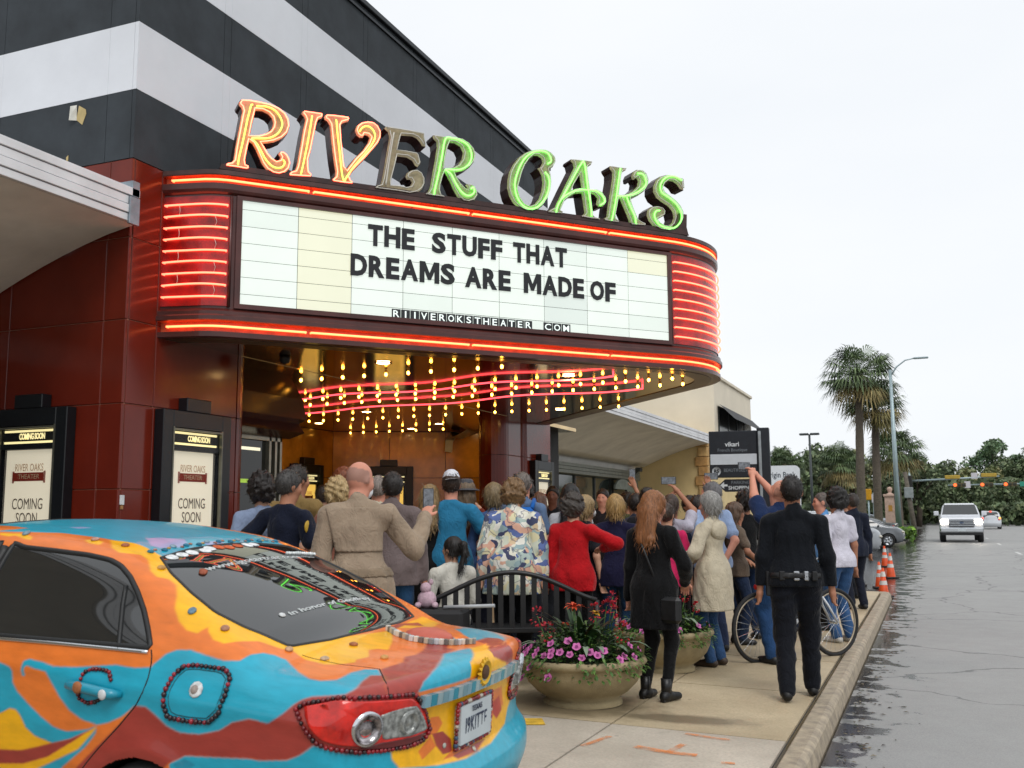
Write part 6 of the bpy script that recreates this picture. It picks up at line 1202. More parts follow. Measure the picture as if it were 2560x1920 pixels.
for k, a in enumerate(st):
    b_ = snap(a, .012); c = ('d9d6cb', '6d6a66', 'b9b4a2', '8a8f90', 'c9cfd2')[k % 5]; p = MB(); p.box(-b_[0]-.010, -b_[0]+.010, b_[1]-.010, b_[1]+.010, b_[2]-.012, b_[2]+.014, .002); p.build('mosaic_tile', mat('tile_'+c, rgb(c), .3, var=.05), ac)
p = MB(); b_ = snap((-.15, .42, 1.09), .0); p.ball(flipx(b_), (.10, .12, .04), 16, 8); o = p.build('painted_boss', mat('salmon_paint', rgb('c2604e'), .45, var=.1), ac)
# ------------------------------------------------------------ other vehicles
def simple_car(name, label, loc, rz, color, P=SED, lamps=True, lit=False, windows=None, rough=.25, scale=1., group=None):
    t = thing(name, label, 'car', loc, rz, group); t.scale = (scale,)*3
    q, _, _ = car_shell(P, 60, .035, 3.5, 150)
    m = mat('paint_'+color, rgb(color), rough, metal=.3, var=.03, coat=.6)
    sw, rw, fw_ = windows or ([SWP, SWF], RWP, FWP)
    finish_shell('body', q, P, t, [m, m_cgl], sw, rw, fw_, None); underpinnings(t, P, .77 if P is SED else .80)
    hx, hz = .62, .70; p_ = P
    for s in (-1, 1):
        fy = solve_axis(lambda m_: car_f(np.array([hx]), m_, np.array([hz]), p_), np.array([3.]), np.array([4.9]))[0]
        k = MB(); k.ball((s*hx, fy-.03, hz), (.14, .10, .065), 12, 8); k.build('headlight', mat('lit_headlight', (1, .9, .8), emit=(1., .86, .66), es=14., var=0) if lit else mat('headlight_glass', rgb('c9c4b4'), .1, var=.2, coat=.6), t)
        ry = float(car_rear(np.array([.66]), np.array([.88]), P)[0]); k = MB(); k.ball((s*.66, ry+.03, .88), (.15, .07, .075), 12, 8); k.build('tail_lamp', m_lr, t)
        k = MB(); k.ball((s*.93, 3.28, 1.0), (.09, .05, .06), 10, 6); k.build('mirror', m, t)
    k = MB(); k.box(-.38, .38, 4.50, 4.56, .46, .60, .02); k.build('grille', m_trim, t); k = MB(); k.box(-.7, .7, 4.44, 4.53, .27, .36, .03); k.build('air_intake', m_trim, t)
    return t
SUVP = dict(SED); SUVP['top'] = ([0, .10, .35, .62, .9, 1.3, 1.7, 2.2, 2.6, 2.95, 3.35, 3.65, 4.0, 4.3, 4.5, 4.6], [1.30, 1.42, 1.56, 1.64, 1.67, 1.69, 1.70, 1.70, 1.68, 1.60, 1.36, 1.18, 1.10, 1.02, .9, .7])
SUVP['wid'] = ([.10, .18, .30, .50, .70, .9, 1.05, 1.15, 1.4, 1.6, 1.7, 1.8], [.68, .78, .86, .90, .91, .905, .885, .85, .76, .68, .6, .5]); SUVP['rear'] = ([.1, .25, .4, .55, .7, .9, 1.1, 1.3, 1.5, 1.7], [.22, .12, .03, .0, .02, .05, .07, .13, .28, .5])
SUVP['front'] = ([.1, .3, .5, .8, .95, 1.15], [4.42, 4.52, 4.56, 4.55, 4.48, 4.2]); SUVP['wr'] = .345
SUVW = ([[(.75, 1.12), (.95, 1.55), (1.5, 1.59), (2.3, 1.59), (2.3, 1.12)], [(2.38, 1.12), (2.38, 1.59), (2.75, 1.55), (3.1, 1.36), (3.4, 1.13)]], [(.55, .50), (-.55, .50), (-.66, .20), (-.6, .12), (.6, .12), (.66, .20)], [(.5, 2.92), (0, 2.86), (-.5, 2.92), (-.66, 3.5), (0, 3.62), (.66, 3.5)])
simple_car('parked_car', 'grey sedan parked nose out behind the man in a navy suit', (-5.7, 51.0, -.13), rad(-80), '6d7176')
simple_car('parked_car', 'black sedan parked behind the grey sedan', (-1.55, 56.5, -.13), rad(84), '1d2126')
simple_car('parked_car', 'silver sport utility car parked nose out, half hidden by the navy suit', (-6.25, 40.5, -.13), rad(-72), 'a9adb2', SUVP, windows=SUVW)
sv = simple_car('moving_car', 'white car driving away with red and amber rear lamps lit', (5.2, 104, -.13), 0, 'cfd3d8', SUVP, windows=SUVW)
m_br = mat('lit_brake_lamp', (1, .1, .05), emit=(1., .08, .05), es=2.4, var=0); m_am = mat('lit_indicator', (1, .5, .1), emit=(1., .28, .03), es=2.2, var=0)
for x_, z_, m in ((-.72, 1.02, m_br), (.74, 1.02, m_am), (0, 1.60, m_br)):
    k = MB(); k.box(x_-.11, x_+.11, float(car_rear(np.array([abs(x_)]), np.array([z_]), SUVP)[0])-.03, .55, z_-.08, z_+.08, .02); k.build('brake_lamp', m, sv)
simple_car('moving_car', 'silver sedan crossing the junction, left of the pickup', (-3.6, 104, -.13), rad(90), 'a3a9b0')
# pickup truck
tk = thing('pickup_truck', 'white pickup truck driving towards us with headlights lit', 'truck', (1.5, 62.0, -.13), rad(180)); tk.scale = (1.08,)*3
m_tw = mat('truck_white', rgb('d3d6dc'), .25, var=.03, coat=.6); m_grl = mat('truck_grille', rgb('4a4f57'), .3, metal=.6, var=.1); m_blk2 = mat('truck_black', (.02, .02, .022), .5, var=0)
def loft(parent, name, secs, m, smooth=False):
    """sections: (y, [(x, z)...]) closed rings"""
    V = []; k = len(secs[0][1])
    for y, ring in secs: V += [(x, y, z) for x, z in ring]
    F = [(i*k+j, i*k+(j+1) % k, (i+1)*k+(j+1) % k, (i+1)*k+j) for i in range(len(secs)-1) for j in range(k)]+[tuple(reversed(range(k))), tuple((len(secs)-1)*k+j for j in range(k))]
    p = MB(); p.add(V, F, smooth); return p.build(name, m, parent, recalc=True)
def rring(w, z0, z1, r=.1): return [(-w, z0), (w, z0), (w+.01, (z0+z1)/2), (w, z1-r), (w-r, z1), (-w+r, z1), (-w, z1-r), (-w-.01, (z0+z1)/2)]
loft(tk, 'body', [(-2.9, rring(.95, .55, 1.35, .05)), (-.9, rring(1.0, .5, 1.38, .05)), (1.2, rring(1.0, .5, 1.30, .08)), (2.5, rring(.99, .5, 1.22, .12)), (2.72, rring(.96, .52, 1.14, .14)), (2.86, rring(.90, .55, 1.02, .14))], m_tw)
loft(tk, 'cab', [(-1.0, rring(.90, 1.3, 1.40, .04)), (-.85, rring(.80, 1.3, 1.90, .10)), (.2, rring(.80, 1.3, 1.95, .12)), (.75, rring(.80, 1.3, 1.90, .10)), (1.45, rring(.92, 1.25, 1.32, .02))], m_tw)
p = MB(); p.add([(-.86, 1.43, 1.335), (.86, 1.43, 1.335), (.72, .81, 1.875), (-.72, .81, 1.875)], [(0, 1, 2, 3)]); p.build('windscreen', m_cgl, tk)
for s in (-1, 1):
    p = MB(); p.add([(s*.905, 1.1, 1.36), (s*.905, -.8, 1.36), (s*.822, -.75, 1.82), (s*.822, .6, 1.82)], [(0, 1, 2, 3)]); p.build('side_window', m_cgl, tk)
    p = MB(); p.box(s*.78-.17, s*.78+.17, 2.74, 2.90, .92, 1.14, .03); p.build('headlight', mat('truck_headlight', (1, 1, 1), emit=(1., .88, .72), es=26., var=0), tk)
    p = MB(); p.box(s*1.12-.12, s*1.12+.12, 1.0, 1.12, 1.32, 1.55, .03); p.build('mirror', m_tw, tk)
    for yy_ in (-1.9, 1.85): wheel(tk, s*.86, yy_, .40, .27)
p = MB(); p.box(-.58, .58, 2.80, 2.93, .78, 1.14, .03); g_ = p.build('grille', m_grl, tk)
for k in range(4): p = MB(); p.box(-.55, .55, 2.925, 2.945, .82+k*.085, .85+k*.085); p.build('grille_bar', m_chr, g_)
p = MB(); p.ball((0, 2.945, .97), (.12, .01, .05), 14, 6); p.build('oval_badge', mat('badge_blue', rgb('3a4a66'), .3), tk)
p = MB(); p.box(-.99, .99, 2.72, 2.98, .50, .74, .05); p.build('bumper', m_chr, tk); p = MB(); p.box(-.95, .95, 2.70, 2.9, .36, .52, .03); p.build('air_dam', m_blk2, tk)
p = MB(); p.box(-.16, .16, 2.98, 2.995, .56, .70); p.build('number_plate', mat('plate_white'), tk)
# ============================================================ STREET FURNITURE
m_iron = mat('black_powder_coat', (.014, .014, .015), .38, var=.1, vscale=20)
bn = thing('bench', 'black metal bench with arched slatted back, behind the large planter', 'bench', (-3.50, 8.38, gz(-3.50)), math.atan2(3.50, 8.38)+rad(2))
W_ = .76
def arch(x): return .68+.25*math.cos(x/W_*math.pi/2)**1.3
p = MB(); p.tube([(x, -.02, arch(x)) for x in np.linspace(-W_, W_, 25)], .022, 8); p.build('back_rail', m_iron, bn)
p = MB(); p.box(-W_, W_, -.035, -.005, .40, .445, .005); p.build('lower_rail', m_iron, bn)
for x in np.linspace(-W_+.06, W_-.06, 15):
    p = MB(); p.box(x-.024, x+.024, -.026, -.014, .43, arch(x), .002); p.build('back_slat', m_iron, bn)
for k in range(7): p = MB(); p.box(-W_+.02, W_-.02, .04+k*.065, .04+k*.065+.048, .425, .44, .003); p.build('seat_slat', m_iron, bn)
for s in (-1, 1):
    p = MB(); p.tube([(s*W_, -.02, arch(W_)), (s*W_, -.02, .42), (s*W_, -.07, 0)], .024, 8); p.build('rear_leg', m_iron, bn)
    p = MB(); p.tube([(s*W_, .50, 0), (s*W_, .48, .42), (s*W_, .46, .62), (s*W_, .40, .66), (s*W_, -.02, .66)], .022, 8); p.build('front_leg', m_iron, bn)
    p = MB(); p.tube([(s*W_, -.02, .41), (s*W_, .48, .41)], .02, 8); p.build('side_rail', m_iron, bn)
# ------------------------------------------------------------ planters
m_pl_ = mat('cast_stone', rgb('a59674'), .85, var=.15, vscale=5, bump=.5, bscale=110, col2=rgb('83765a')); m_soil = mat('potting_soil', (.02, .015, .01), .95, var=.3)
m_lf = [mat('leaf_'+c, rgb(c), .55, var=.25, vscale=12) for c in ('2f4a22', '456a2c', '5d7d35', '274022')]; m_lfg = mat('leaf_silver', rgb('7d8f78'), .5, var=.15); m_lfd = mat('leaf_bronze', rgb('4a3a22'), .5, var=.3)
m_pk = mat('petunia_pink', rgb('c96aa8'), .7, var=.12, vscale=30); m_pkd = mat('petunia_eye', rgb('7d2a68'), .7, var=0); m_rd = mat('red_blossom', rgb('b5182c'), .6, var=.2, vscale=30); m_or = mat('orange_bract', rgb('d8502a'), .55, var=.2, vscale=20); m_ye = mat('yellow_bract', rgb('d8a52a'), .6, var=.1)
def leaf(mb, base, d, L_, w_, droop=.3, n=4, curl=.15):
    """a bent blade of n segments"""
    d = Vector(d).normalized(); sd = d.cross(Vector((0, 0, 1)))
    if sd.length < .1: sd = Vector((1, 0, 0))
    sd.normalize(); P = []; p = Vector(base); dd = d.copy()
    for i in range(n+1):
        t = i/n; ww = w_*math.sin(math.pi*min(1, .12+.88*t))**.8*(1 if t < .98 else 0); up = sd.cross(dd)
        P += [p-sd*ww+up*curl*ww, p.copy(), p+sd*ww+up*curl*ww]; p = p+dd*L_/n; dd = (dd+Vector((0, 0, -droop/n*2))).normalized()
    mb.add(P, [f for i in range(n) for f in ((i*3, i*3+1, i*3+4, i*3+3), (i*3+1, i*3+2, i*3+5, i*3+4))], True)
def planter(label, loc, R, hgt_, seed, full=True):
    rr = random.Random(seed); t = thing('planter', label, 'planter', loc)
    prof = [(R*.62, .0), (R*.62, .025), (R*.56, .05), (R*.72, .10), (R*.86, .17), (R*.93, .24), (R*.95, hgt_-.065), (R*.98, hgt_-.06), (R*1.02, hgt_-.035), (R*1.0, hgt_-.008), (R*.95, hgt_), (R*.89, hgt_-.01), (R*.87, hgt_-.06), (0, hgt_-.05)]
    p = MB(); p.lathe(prof, 48); p.build('bowl', m_pl_, t)
    p = MB(); p.lathe([(0, 0), (R*.88, 0)], 32, (0, 0, hgt_-.045)); p.build('soil', m_soil, t)
    # low leafy mass, one mesh of many small leaves
    p = MB()
    for k in range(2300 if full else 1300):
        a = rr.uniform(0, 2*math.pi); r = R*.93*math.sqrt(rr.random()); h0 = hgt_-.04+max(0, (1-(r/R)**2))*rr.uniform(0, .30); b_ = Vector((r*math.cos(a), r*math.sin(a), h0)); p.m = rr.randrange(4)
        leaf(p, b_, (math.cos(a)+rr.gauss(0, .6), math.sin(a)+rr.gauss(0, .6), rr.uniform(-.1, 1.0)), rr.uniform(.03, .075), rr.uniform(.008, .016), .4, 2)
    for k in range(260):                                                   # trailing growth over the rim
        a = rr.choice((-2.2, -2.05, -.35, -1.0, .6))+rr.gauss(0, .22); r = R*rr.uniform(.9, 1.08); b_ = Vector((r*math.cos(a), r*math.sin(a), hgt_+rr.uniform(-.13, .05))); p.m = rr.choice((1, 2))
        leaf(p, b_, (math.cos(a), math.sin(a), rr.uniform(-.8, .3)), rr.uniform(.03, .06), .012, .5, 2)
    o = p.build('foliage', m_lf, t); o['kind'] = 'stuff'
    # long blades of the tall plants
    for k in range(34 if full else 14):
        a = rr.uniform(0, 2*math.pi); q = MB(); r0 = rr.uniform(0, .12); tall = rr.random() < .55
        leaf(q, (r0*math.cos(a), r0*math.sin(a), hgt_+.05), (math.cos(a)*.55, math.sin(a)*.55, 1.2), rr.uniform(.28, .42), rr.uniform(.018, .028), rr.uniform(.5, 1.1), 6); q.build('long_leaf', rr.choice((m_lf[0], m_lf[0], m_lfd, m_lf[3])), t)
    for k in range(20 if full else 8):
        a = rr.uniform(0, 2*math.pi); q = MB(); r0 = R*rr.uniform(.35, .7); leaf(q, (r0*math.cos(a), r0*math.sin(a), hgt_+.08), (math.cos(a)*1.1, math.sin(a)*1.1, rr.uniform(.5, 1.)), rr.uniform(.16, .26), .022, rr.uniform(.6, 1.2), 5); q.build('grey_leaf', m_lfg, t)
    def bloom(kind, pos, s):
        q = MB()
        if kind == 'petunia':
            n_ = Vector((pos[0], pos[1], .35)).normalized(); Rm = Vector((0, 0, 1)).rotation_difference(n_).to_matrix()
            V = [Vector((0, 0, -.012))]+[Vector((s*(1+.10*math.cos(5*2*math.pi*i/20))*math.cos(2*math.pi*i/20), s*(1+.10*math.cos(5*2*math.pi*i/20))*math.sin(2*math.pi*i/20), .004*math.cos(5*2*math.pi*i/20))) for i in range(20)]
            q.add([Rm @ v+Vector(pos) for v in V], [(0, i+1, (i+1) % 20+1) for i in range(20)], True); f = q.build('petunia_flower', m_pk, t)
            q = MB(); q.add([Rm @ (v*.36+Vector((0, 0, .0015)))+Vector(pos) for v in V], [(0, i+1, (i+1) % 20+1) for i in range(20)]); q.build('flower_eye', m_pkd, f)
        elif kind == 'red':
            for i in range(46):
                d = Vector((rr.gauss(0, 1), rr.gauss(0, 1), rr.gauss(0, 1)*1.3)).normalized(); c = Vector(pos)+Vector((d.x*s, d.y*s, d.z*s*1.35)); leaf(q, c, d+Vector((rr.gauss(0, .4), rr.gauss(0, .4), 0)), .024, .010, .2, 2)
            f = q.build('red_flower', m_rd, t); q = MB(); q.tube([(pos[0]*.6, pos[1]*.6, hgt_), (pos[0]*.85, pos[1]*.85, (hgt_+pos[2])/2), pos], .005, 5); q.build('stem', m_lf[1], f)
        else:
            for i in range(22):
                a = rr.uniform(0, 6.28); leaf(q, pos, (math.cos(a), math.sin(a), rr.uniform(.05, 1.3)), s*rr.uniform(.7, 1.1), .013, .7, 4)
            f = q.build('bromeliad_flower', m_or if kind == 'orange' else m_ye, t); q = MB(); q.tube([(pos[0]*.8, pos[1]*.8, hgt_), pos], .008, 5); q.build('stem', m_lf[1], f)
    front = [(-2.6, .92), (-2.45, .95), (-2.5, .8), (-2.35, .9), (-2.3, .99), (-2.2, .85), (-2.05, 1.0), (-1.95, .9), (-1.85, .82), (-1.75, .98), (-1.65, .85), (-1.45, .9), (-1.35, .78), (-1.25, .92), (-1.1, .8), (-1.0, .95), (-.85, .85), (-.6, .95), (-.45, .9), (-.3, .98), (-2.75, .85), (-1.55, .7), (-2.0, .7), (-.2, .85), (.2, .9), (.5, .85)]
    for a, f in front if full else front[::3]:
        bloom('petunia', (R*f*math.cos(a), R*f*math.sin(a), hgt_+(1.02-f)*.35+rr.uniform(-.01, .05)), rr.uniform(.027, .034))
    for a, dz in ((-2.1, -.04), (-1.75, -.10), (-2.3, -.13)) if full else (): bloom('petunia', (R*1.06*math.cos(a), R*1.06*math.sin(a), hgt_+dz), .032)
    reds = [(-.33, -.12, .30, .050), (-.20, -.24, .20, .050), (.36, -.10, .20, .056), (.10, .05, .33, .048), (.20, .20, .44, .028), (.24, .1, .34, .03), (.13, .25, .36, .03)] if full else [(-.05, -.05, .30, .035), (.22, .0, .32, .04), (.3, .1, .2, .03)]
    for x_, y_, z_, s in reds: bloom('red', (x_, y_, hgt_+z_), s)
    bloom('orange', (-.07, .02, hgt_+.36), .11) if full else bloom('yellow', (.0, .1, hgt_+.2), .05)
    if full: bloom('yellow', (.10, .06, hgt_+.32), .05); bloom('orange', (-.17, .10, hgt_+.22), .05)
    return t
planter('large cast stone bowl of pink petunias and red flowers, nearest the car', (-2.60, 7.66, gz(-2.6)), .50, .36, 3)
planter('smaller looking cast stone bowl of flowers partly behind the black coat', (-2.42, 9.55, gz(-2.4)), .47, .38, 9, False)
# ------------------------------------------------------------ bicycle leaning behind the officer
bk_ = thing('bicycle', 'blue bicycle with white frame standing behind the officer in black', 'bicycle', (-1.66, 10.45, gz(-1.66)), math.atan2(.83, .66))
m_bl = mat('bike_blue', rgb('27539a'), .3, var=.05, coat=.5); m_bw = mat('bike_white', rgb('cfd3d8'), .3, var=.05)
Rw = .335
def bwheel(x):
    p = MB(); p.tube([(x+Rw*math.cos(a), 0, Rw+Rw*math.sin(a)) for a in np.linspace(0, 2*math.pi, 40, endpoint=False)], .021, 8, closed=True); o = p.build('tyre', m_tyre, bk_)
    p = MB(); p.tube([(x+(Rw-.028)*math.cos(a), 0, Rw+(Rw-.028)*math.sin(a)) for a in np.linspace(0, 2*math.pi, 40, endpoint=False)], .011, 6, closed=True); p.build('rim', mat('bike_rim', rgb('b5a893'), .4, metal=.5), o)
    p = MB()
    for k in range(24): a = 2*math.pi*k/24; p.tube([(x, .02*(-1)**k, Rw), (x+(Rw-.03)*math.cos(a), 0, Rw+(Rw-.03)*math.sin(a))], .0016, 4, cap=False)
    p.build('spokes', m_chr, o)['kind'] = 'stuff'
    p = MB(); p.tube([(x, -.05, Rw), (x, .05, Rw)], .02, 8); p.build('hub', m_chr, o)
bwheel(0); bwheel(1.05)
for nm, pts, r, m in (('down_tube', [(.42, 0, .29), (.86, 0, .66)], .019, m_bw), ('top_tube', [(.29, 0, .74), (.84, 0, .78)], .017, m_bl), ('seat_tube', [(.42, 0, .29), (.27, 0, .82)], .017, m_bl), ('head_tube', [(.87, 0, .62), (.83, 0, .80)], .021, m_bl),
                      ('fork', [(1.05, .05, Rw), (.93, .04, .52), (.88, 0, .62)], .012, m_bw), ('fork', [(1.05, -.05, Rw), (.93, -.04, .52), (.88, 0, .62)], .012, m_bw), ('chain_stay', [(0, .05, Rw), (.42, .03, .29)], .010, m_bl), ('chain_stay', [(0, -.05, Rw), (.42, -.03, .29)], .010, m_bl),
                      ('seat_stay', [(0, .05, Rw), (.28, .02, .76)], .009, m_bl), ('seat_stay', [(0, -.05, Rw), (.28, -.02, .76)], .009, m_bl), ('seat_post', [(.27, 0, .82), (.24, 0, .95)], .014, m_chr), ('stem', [(.83, 0, .80), (.80, 0, .98), (.86, 0, 1.0)], .014, m_chr),
                      ('handlebar', [(.70, -.30, 1.03), (.84, -.18, 1.0), (.86, 0, 1.0), (.84, .18, 1.0), (.70, .30, 1.03)], .013, m_trim), ('crank', [(.42, .08, .29), (.50, .08, .15)], .012, m_chr), ('crank', [(.42, -.08, .29), (.34, -.08, .43)], .012, m_chr)):
    p = MB(); p.tube(pts, r, 8); p.build(nm, m, bk_)
p = MB(); p.ball((.22, 0, .97), (.14, .075, .03), 12, 6); p.build('saddle', m_trim, bk_)
p = MB(); p.lathe([(.05, -.004), (.105, -.004), (.105, .004), (.05, .004), (.05, -.004)], 24, (.42, .045, .29), M=Matrix.Rotation(rad(90), 4, 'X')); p.build('chainring', m_chr, bk_)
for s, a in ((1, (.50, .12, .15)), (-1, (.34, -.12, .43))): p = MB(); p.box(a[0]-.045, a[0]+.045, a[1]-.045, a[1]+.045, a[2]-.01, a[2]+.01, .004); p.build('pedal', m_trim, bk_)
p = MB(); p.ball((-.02, 0, .74), (.02, .035, .03), 8, 6); p.build('rear_reflector', mat('red_reflector', (.6, .02, .02), .2, var=0), bk_)
p = MB(); p.box(.10, .36, .05, .09, .78, .92, .01); p.build('frame_bag', mat('bag_black', (.02, .02, .022), .7), bk_)
# ------------------------------------------------------------ traffic cones
m_co = mat('cone_orange', rgb('e2531e'), .45, var=.12, vscale=9); m_cw = mat('cone_white', rgb('d7d6d2'), .4, var=.1, vscale=12); m_cb = mat('cone_base_black', (.03, .028, .026), .7)
def cone(label, loc, h_=.56):
    t = thing('traffic_cone', label, 'cone', loc, random.uniform(0, 1.5), 'traffic cones by the kerb end'); k = h_/.71
    p = MB(); p.box(-.18*k, .18*k, -.18*k, .18*k, 0, .035, .012); p.build('base', m_cb, t)
    R_ = lambda z: (.135-(.135-.028)*z/.71)*k
    for nm, a, b_, m, e in (('cone_body', .035, .71, m_co, 0), ('upper_band', .50, .62, m_cw, .004), ('lower_band', .30, .40, m_cw, .004)):
        p = MB(); p.lathe([(R_(a)+e, a*k), (R_(b_)+e, b_*k)]+([(0, b_*k)] if e == 0 else []), 20); p.build(nm, m, t)
    return t
cone('orange traffic cone with white bands standing nearest, beyond the kerb end', (-.92, 20.9, -.13))
cone('traffic cone second from the kerb end, right of the small far cone', (-1.0, 27.0, -.13), .62)
cone('traffic cone left of the banded cones, by the navy suit', (-1.55, 24.0, -.13))
cone('farthest small traffic cone beside the grey sedan', (-1.35, 32.5, -.13), .62)
cone('traffic cone just behind the nearest cone, half hidden by it', (-1.1, 23.4, -.13))
# plush toy on a dark folding cart by the bench
ct = thing('folding_cart', 'low dark cart with a white handle beside the bench', 'cart', (-4.05, 7.95, gz(-4.05)), rad(15))
p = MB(); p.box(-.28, .28, -.2, .2, .32, .62, .03); p.build('cart_box', mat('cart_black', (.02, .02, .022), .7), ct)
p = MB(); p.tube([(.1, -.1, .64), (.55, -.14, .66)], .016, 8); p.build('cart_handle', mat('handle_grey', rgb('b7babd'), .4), ct)
for x_ in (-.22, .22):
    for y_ in (-.21, .21): p = MB(); p.lathe([(0, -.02), (.10, -.02), (.10, .02), (0, .02)], 16, (x_, y_, .11), M=Matrix.Rotation(rad(90), 4, 'X')); p.build('wheel', m_tyre, ct); p = MB(); p.tube([(x_, y_*.95, .11), (x_, y_*.9, .34)], .012, 6); p.build('leg', m_trim, ct)
pt = thing('plush_toy', 'pale pink plush toy sitting on the dark cart', 'toy', (-4.13, 7.95, gz(-4.1)+.62), rad(20))
m_pp = mat('pink_plush', rgb('cfb0bd'), .95, var=.12, vscale=30, bump=.6, bscale=120)
F_ = None
p = MB(); p.ball((0, 0, .075), (.085, .075, .08), 14, 10); p.build('torso', m_pp, pt); p = MB(); p.ball((-.01, -.01, .175), (.05, .05, .05), 14, 10); p.build('head', m_pp, pt)
for x_, z_ in ((-.045, .235), (.035, .225)): p = MB(); p.ball((x_, 0, z_), (.022, .02, .028), 10, 8); p.build('ear', m_pp, pt)
for x_ in (-.07, .08): p = MB(); p.ball((x_, -.06, .03), (.03, .06, .028), 10, 8); p.build('leg', m_pp, pt)
# ============================================================ PEOPLE
def surfnet(d, org, h):
    """naive surface nets on a numpy grid -> verts, quads"""
    s = d < 0; n = s.astype(np.int8)
    c = sum(n[i:n.shape[0]-1+i, j:n.shape[1]-1+j, k:n.shape[2]-1+k] for i in (0, 1) for j in (0, 1) for k in (0, 1))
    act = (c > 0) & (c < 8); ii = np.argwhere(act)
    if len(ii) == 0: return np.zeros((0, 3)), np.zeros((0, 4), int)
    idx = np.full(act.shape, -1, np.int64); idx[act] = np.arange(len(ii))
    off = np.array([(i, j, k) for i in (0, 1) for j in (0, 1) for k in (0, 1)])
    val = np.stack([d[ii[:, 0]+o[0], ii[:, 1]+o[1], ii[:, 2]+o[2]] for o in off], 1)
    acc = np.zeros((len(ii), 3)); cnt = np.zeros(len(ii))
    for a in range(8):
        for b in range(a+1, 8):
            if np.abs(off[a]-off[b]).sum() != 1: continue
            va, vb = val[:, a], val[:, b]; m = (va < 0) != (vb < 0); t = np.where(m, va/np.where(m, va-vb, 1), 0)
            acc += m[:, None]*(off[a]+(off[b]-off[a])*t[:, None]); cnt += m
    V = (ii+acc/np.maximum(cnt, 1)[:, None])*h+org; Q = []
    for ax in range(3):
        u, v = [(1, 2), (2, 0), (0, 1)][ax]; sl = [slice(None)]*3; s0 = list(sl); s1 = list(sl); s0[ax] = slice(0, -1); s1[ax] = slice(1, None)
        a, b = s[tuple(s0)], s[tuple(s1)]; e = np.argwhere(a != b)
        e = e[(e[:, u] > 0) & (e[:, v] > 0) & (e[:, u] < s.shape[u]-1) & (e[:, v] < s.shape[v]-1)]
        if len(e) == 0: continue
        ins = a[e[:, 0], e[:, 1], e[:, 2]]; q = []
        for du, dv in ((1, 1), (0, 1), (0, 0), (1, 0)):
            f = e.copy(); f[:, u] -= du; f[:, v] -= dv; q.append(idx[f[:, 0], f[:, 1], f[:, 2]])
        q = np.stack(q, 1); q[~ins] = q[~ins][:, ::-1]; Q.append(q)
    Q = np.concatenate(Q); return V, Q[(Q >= 0).all(1)]
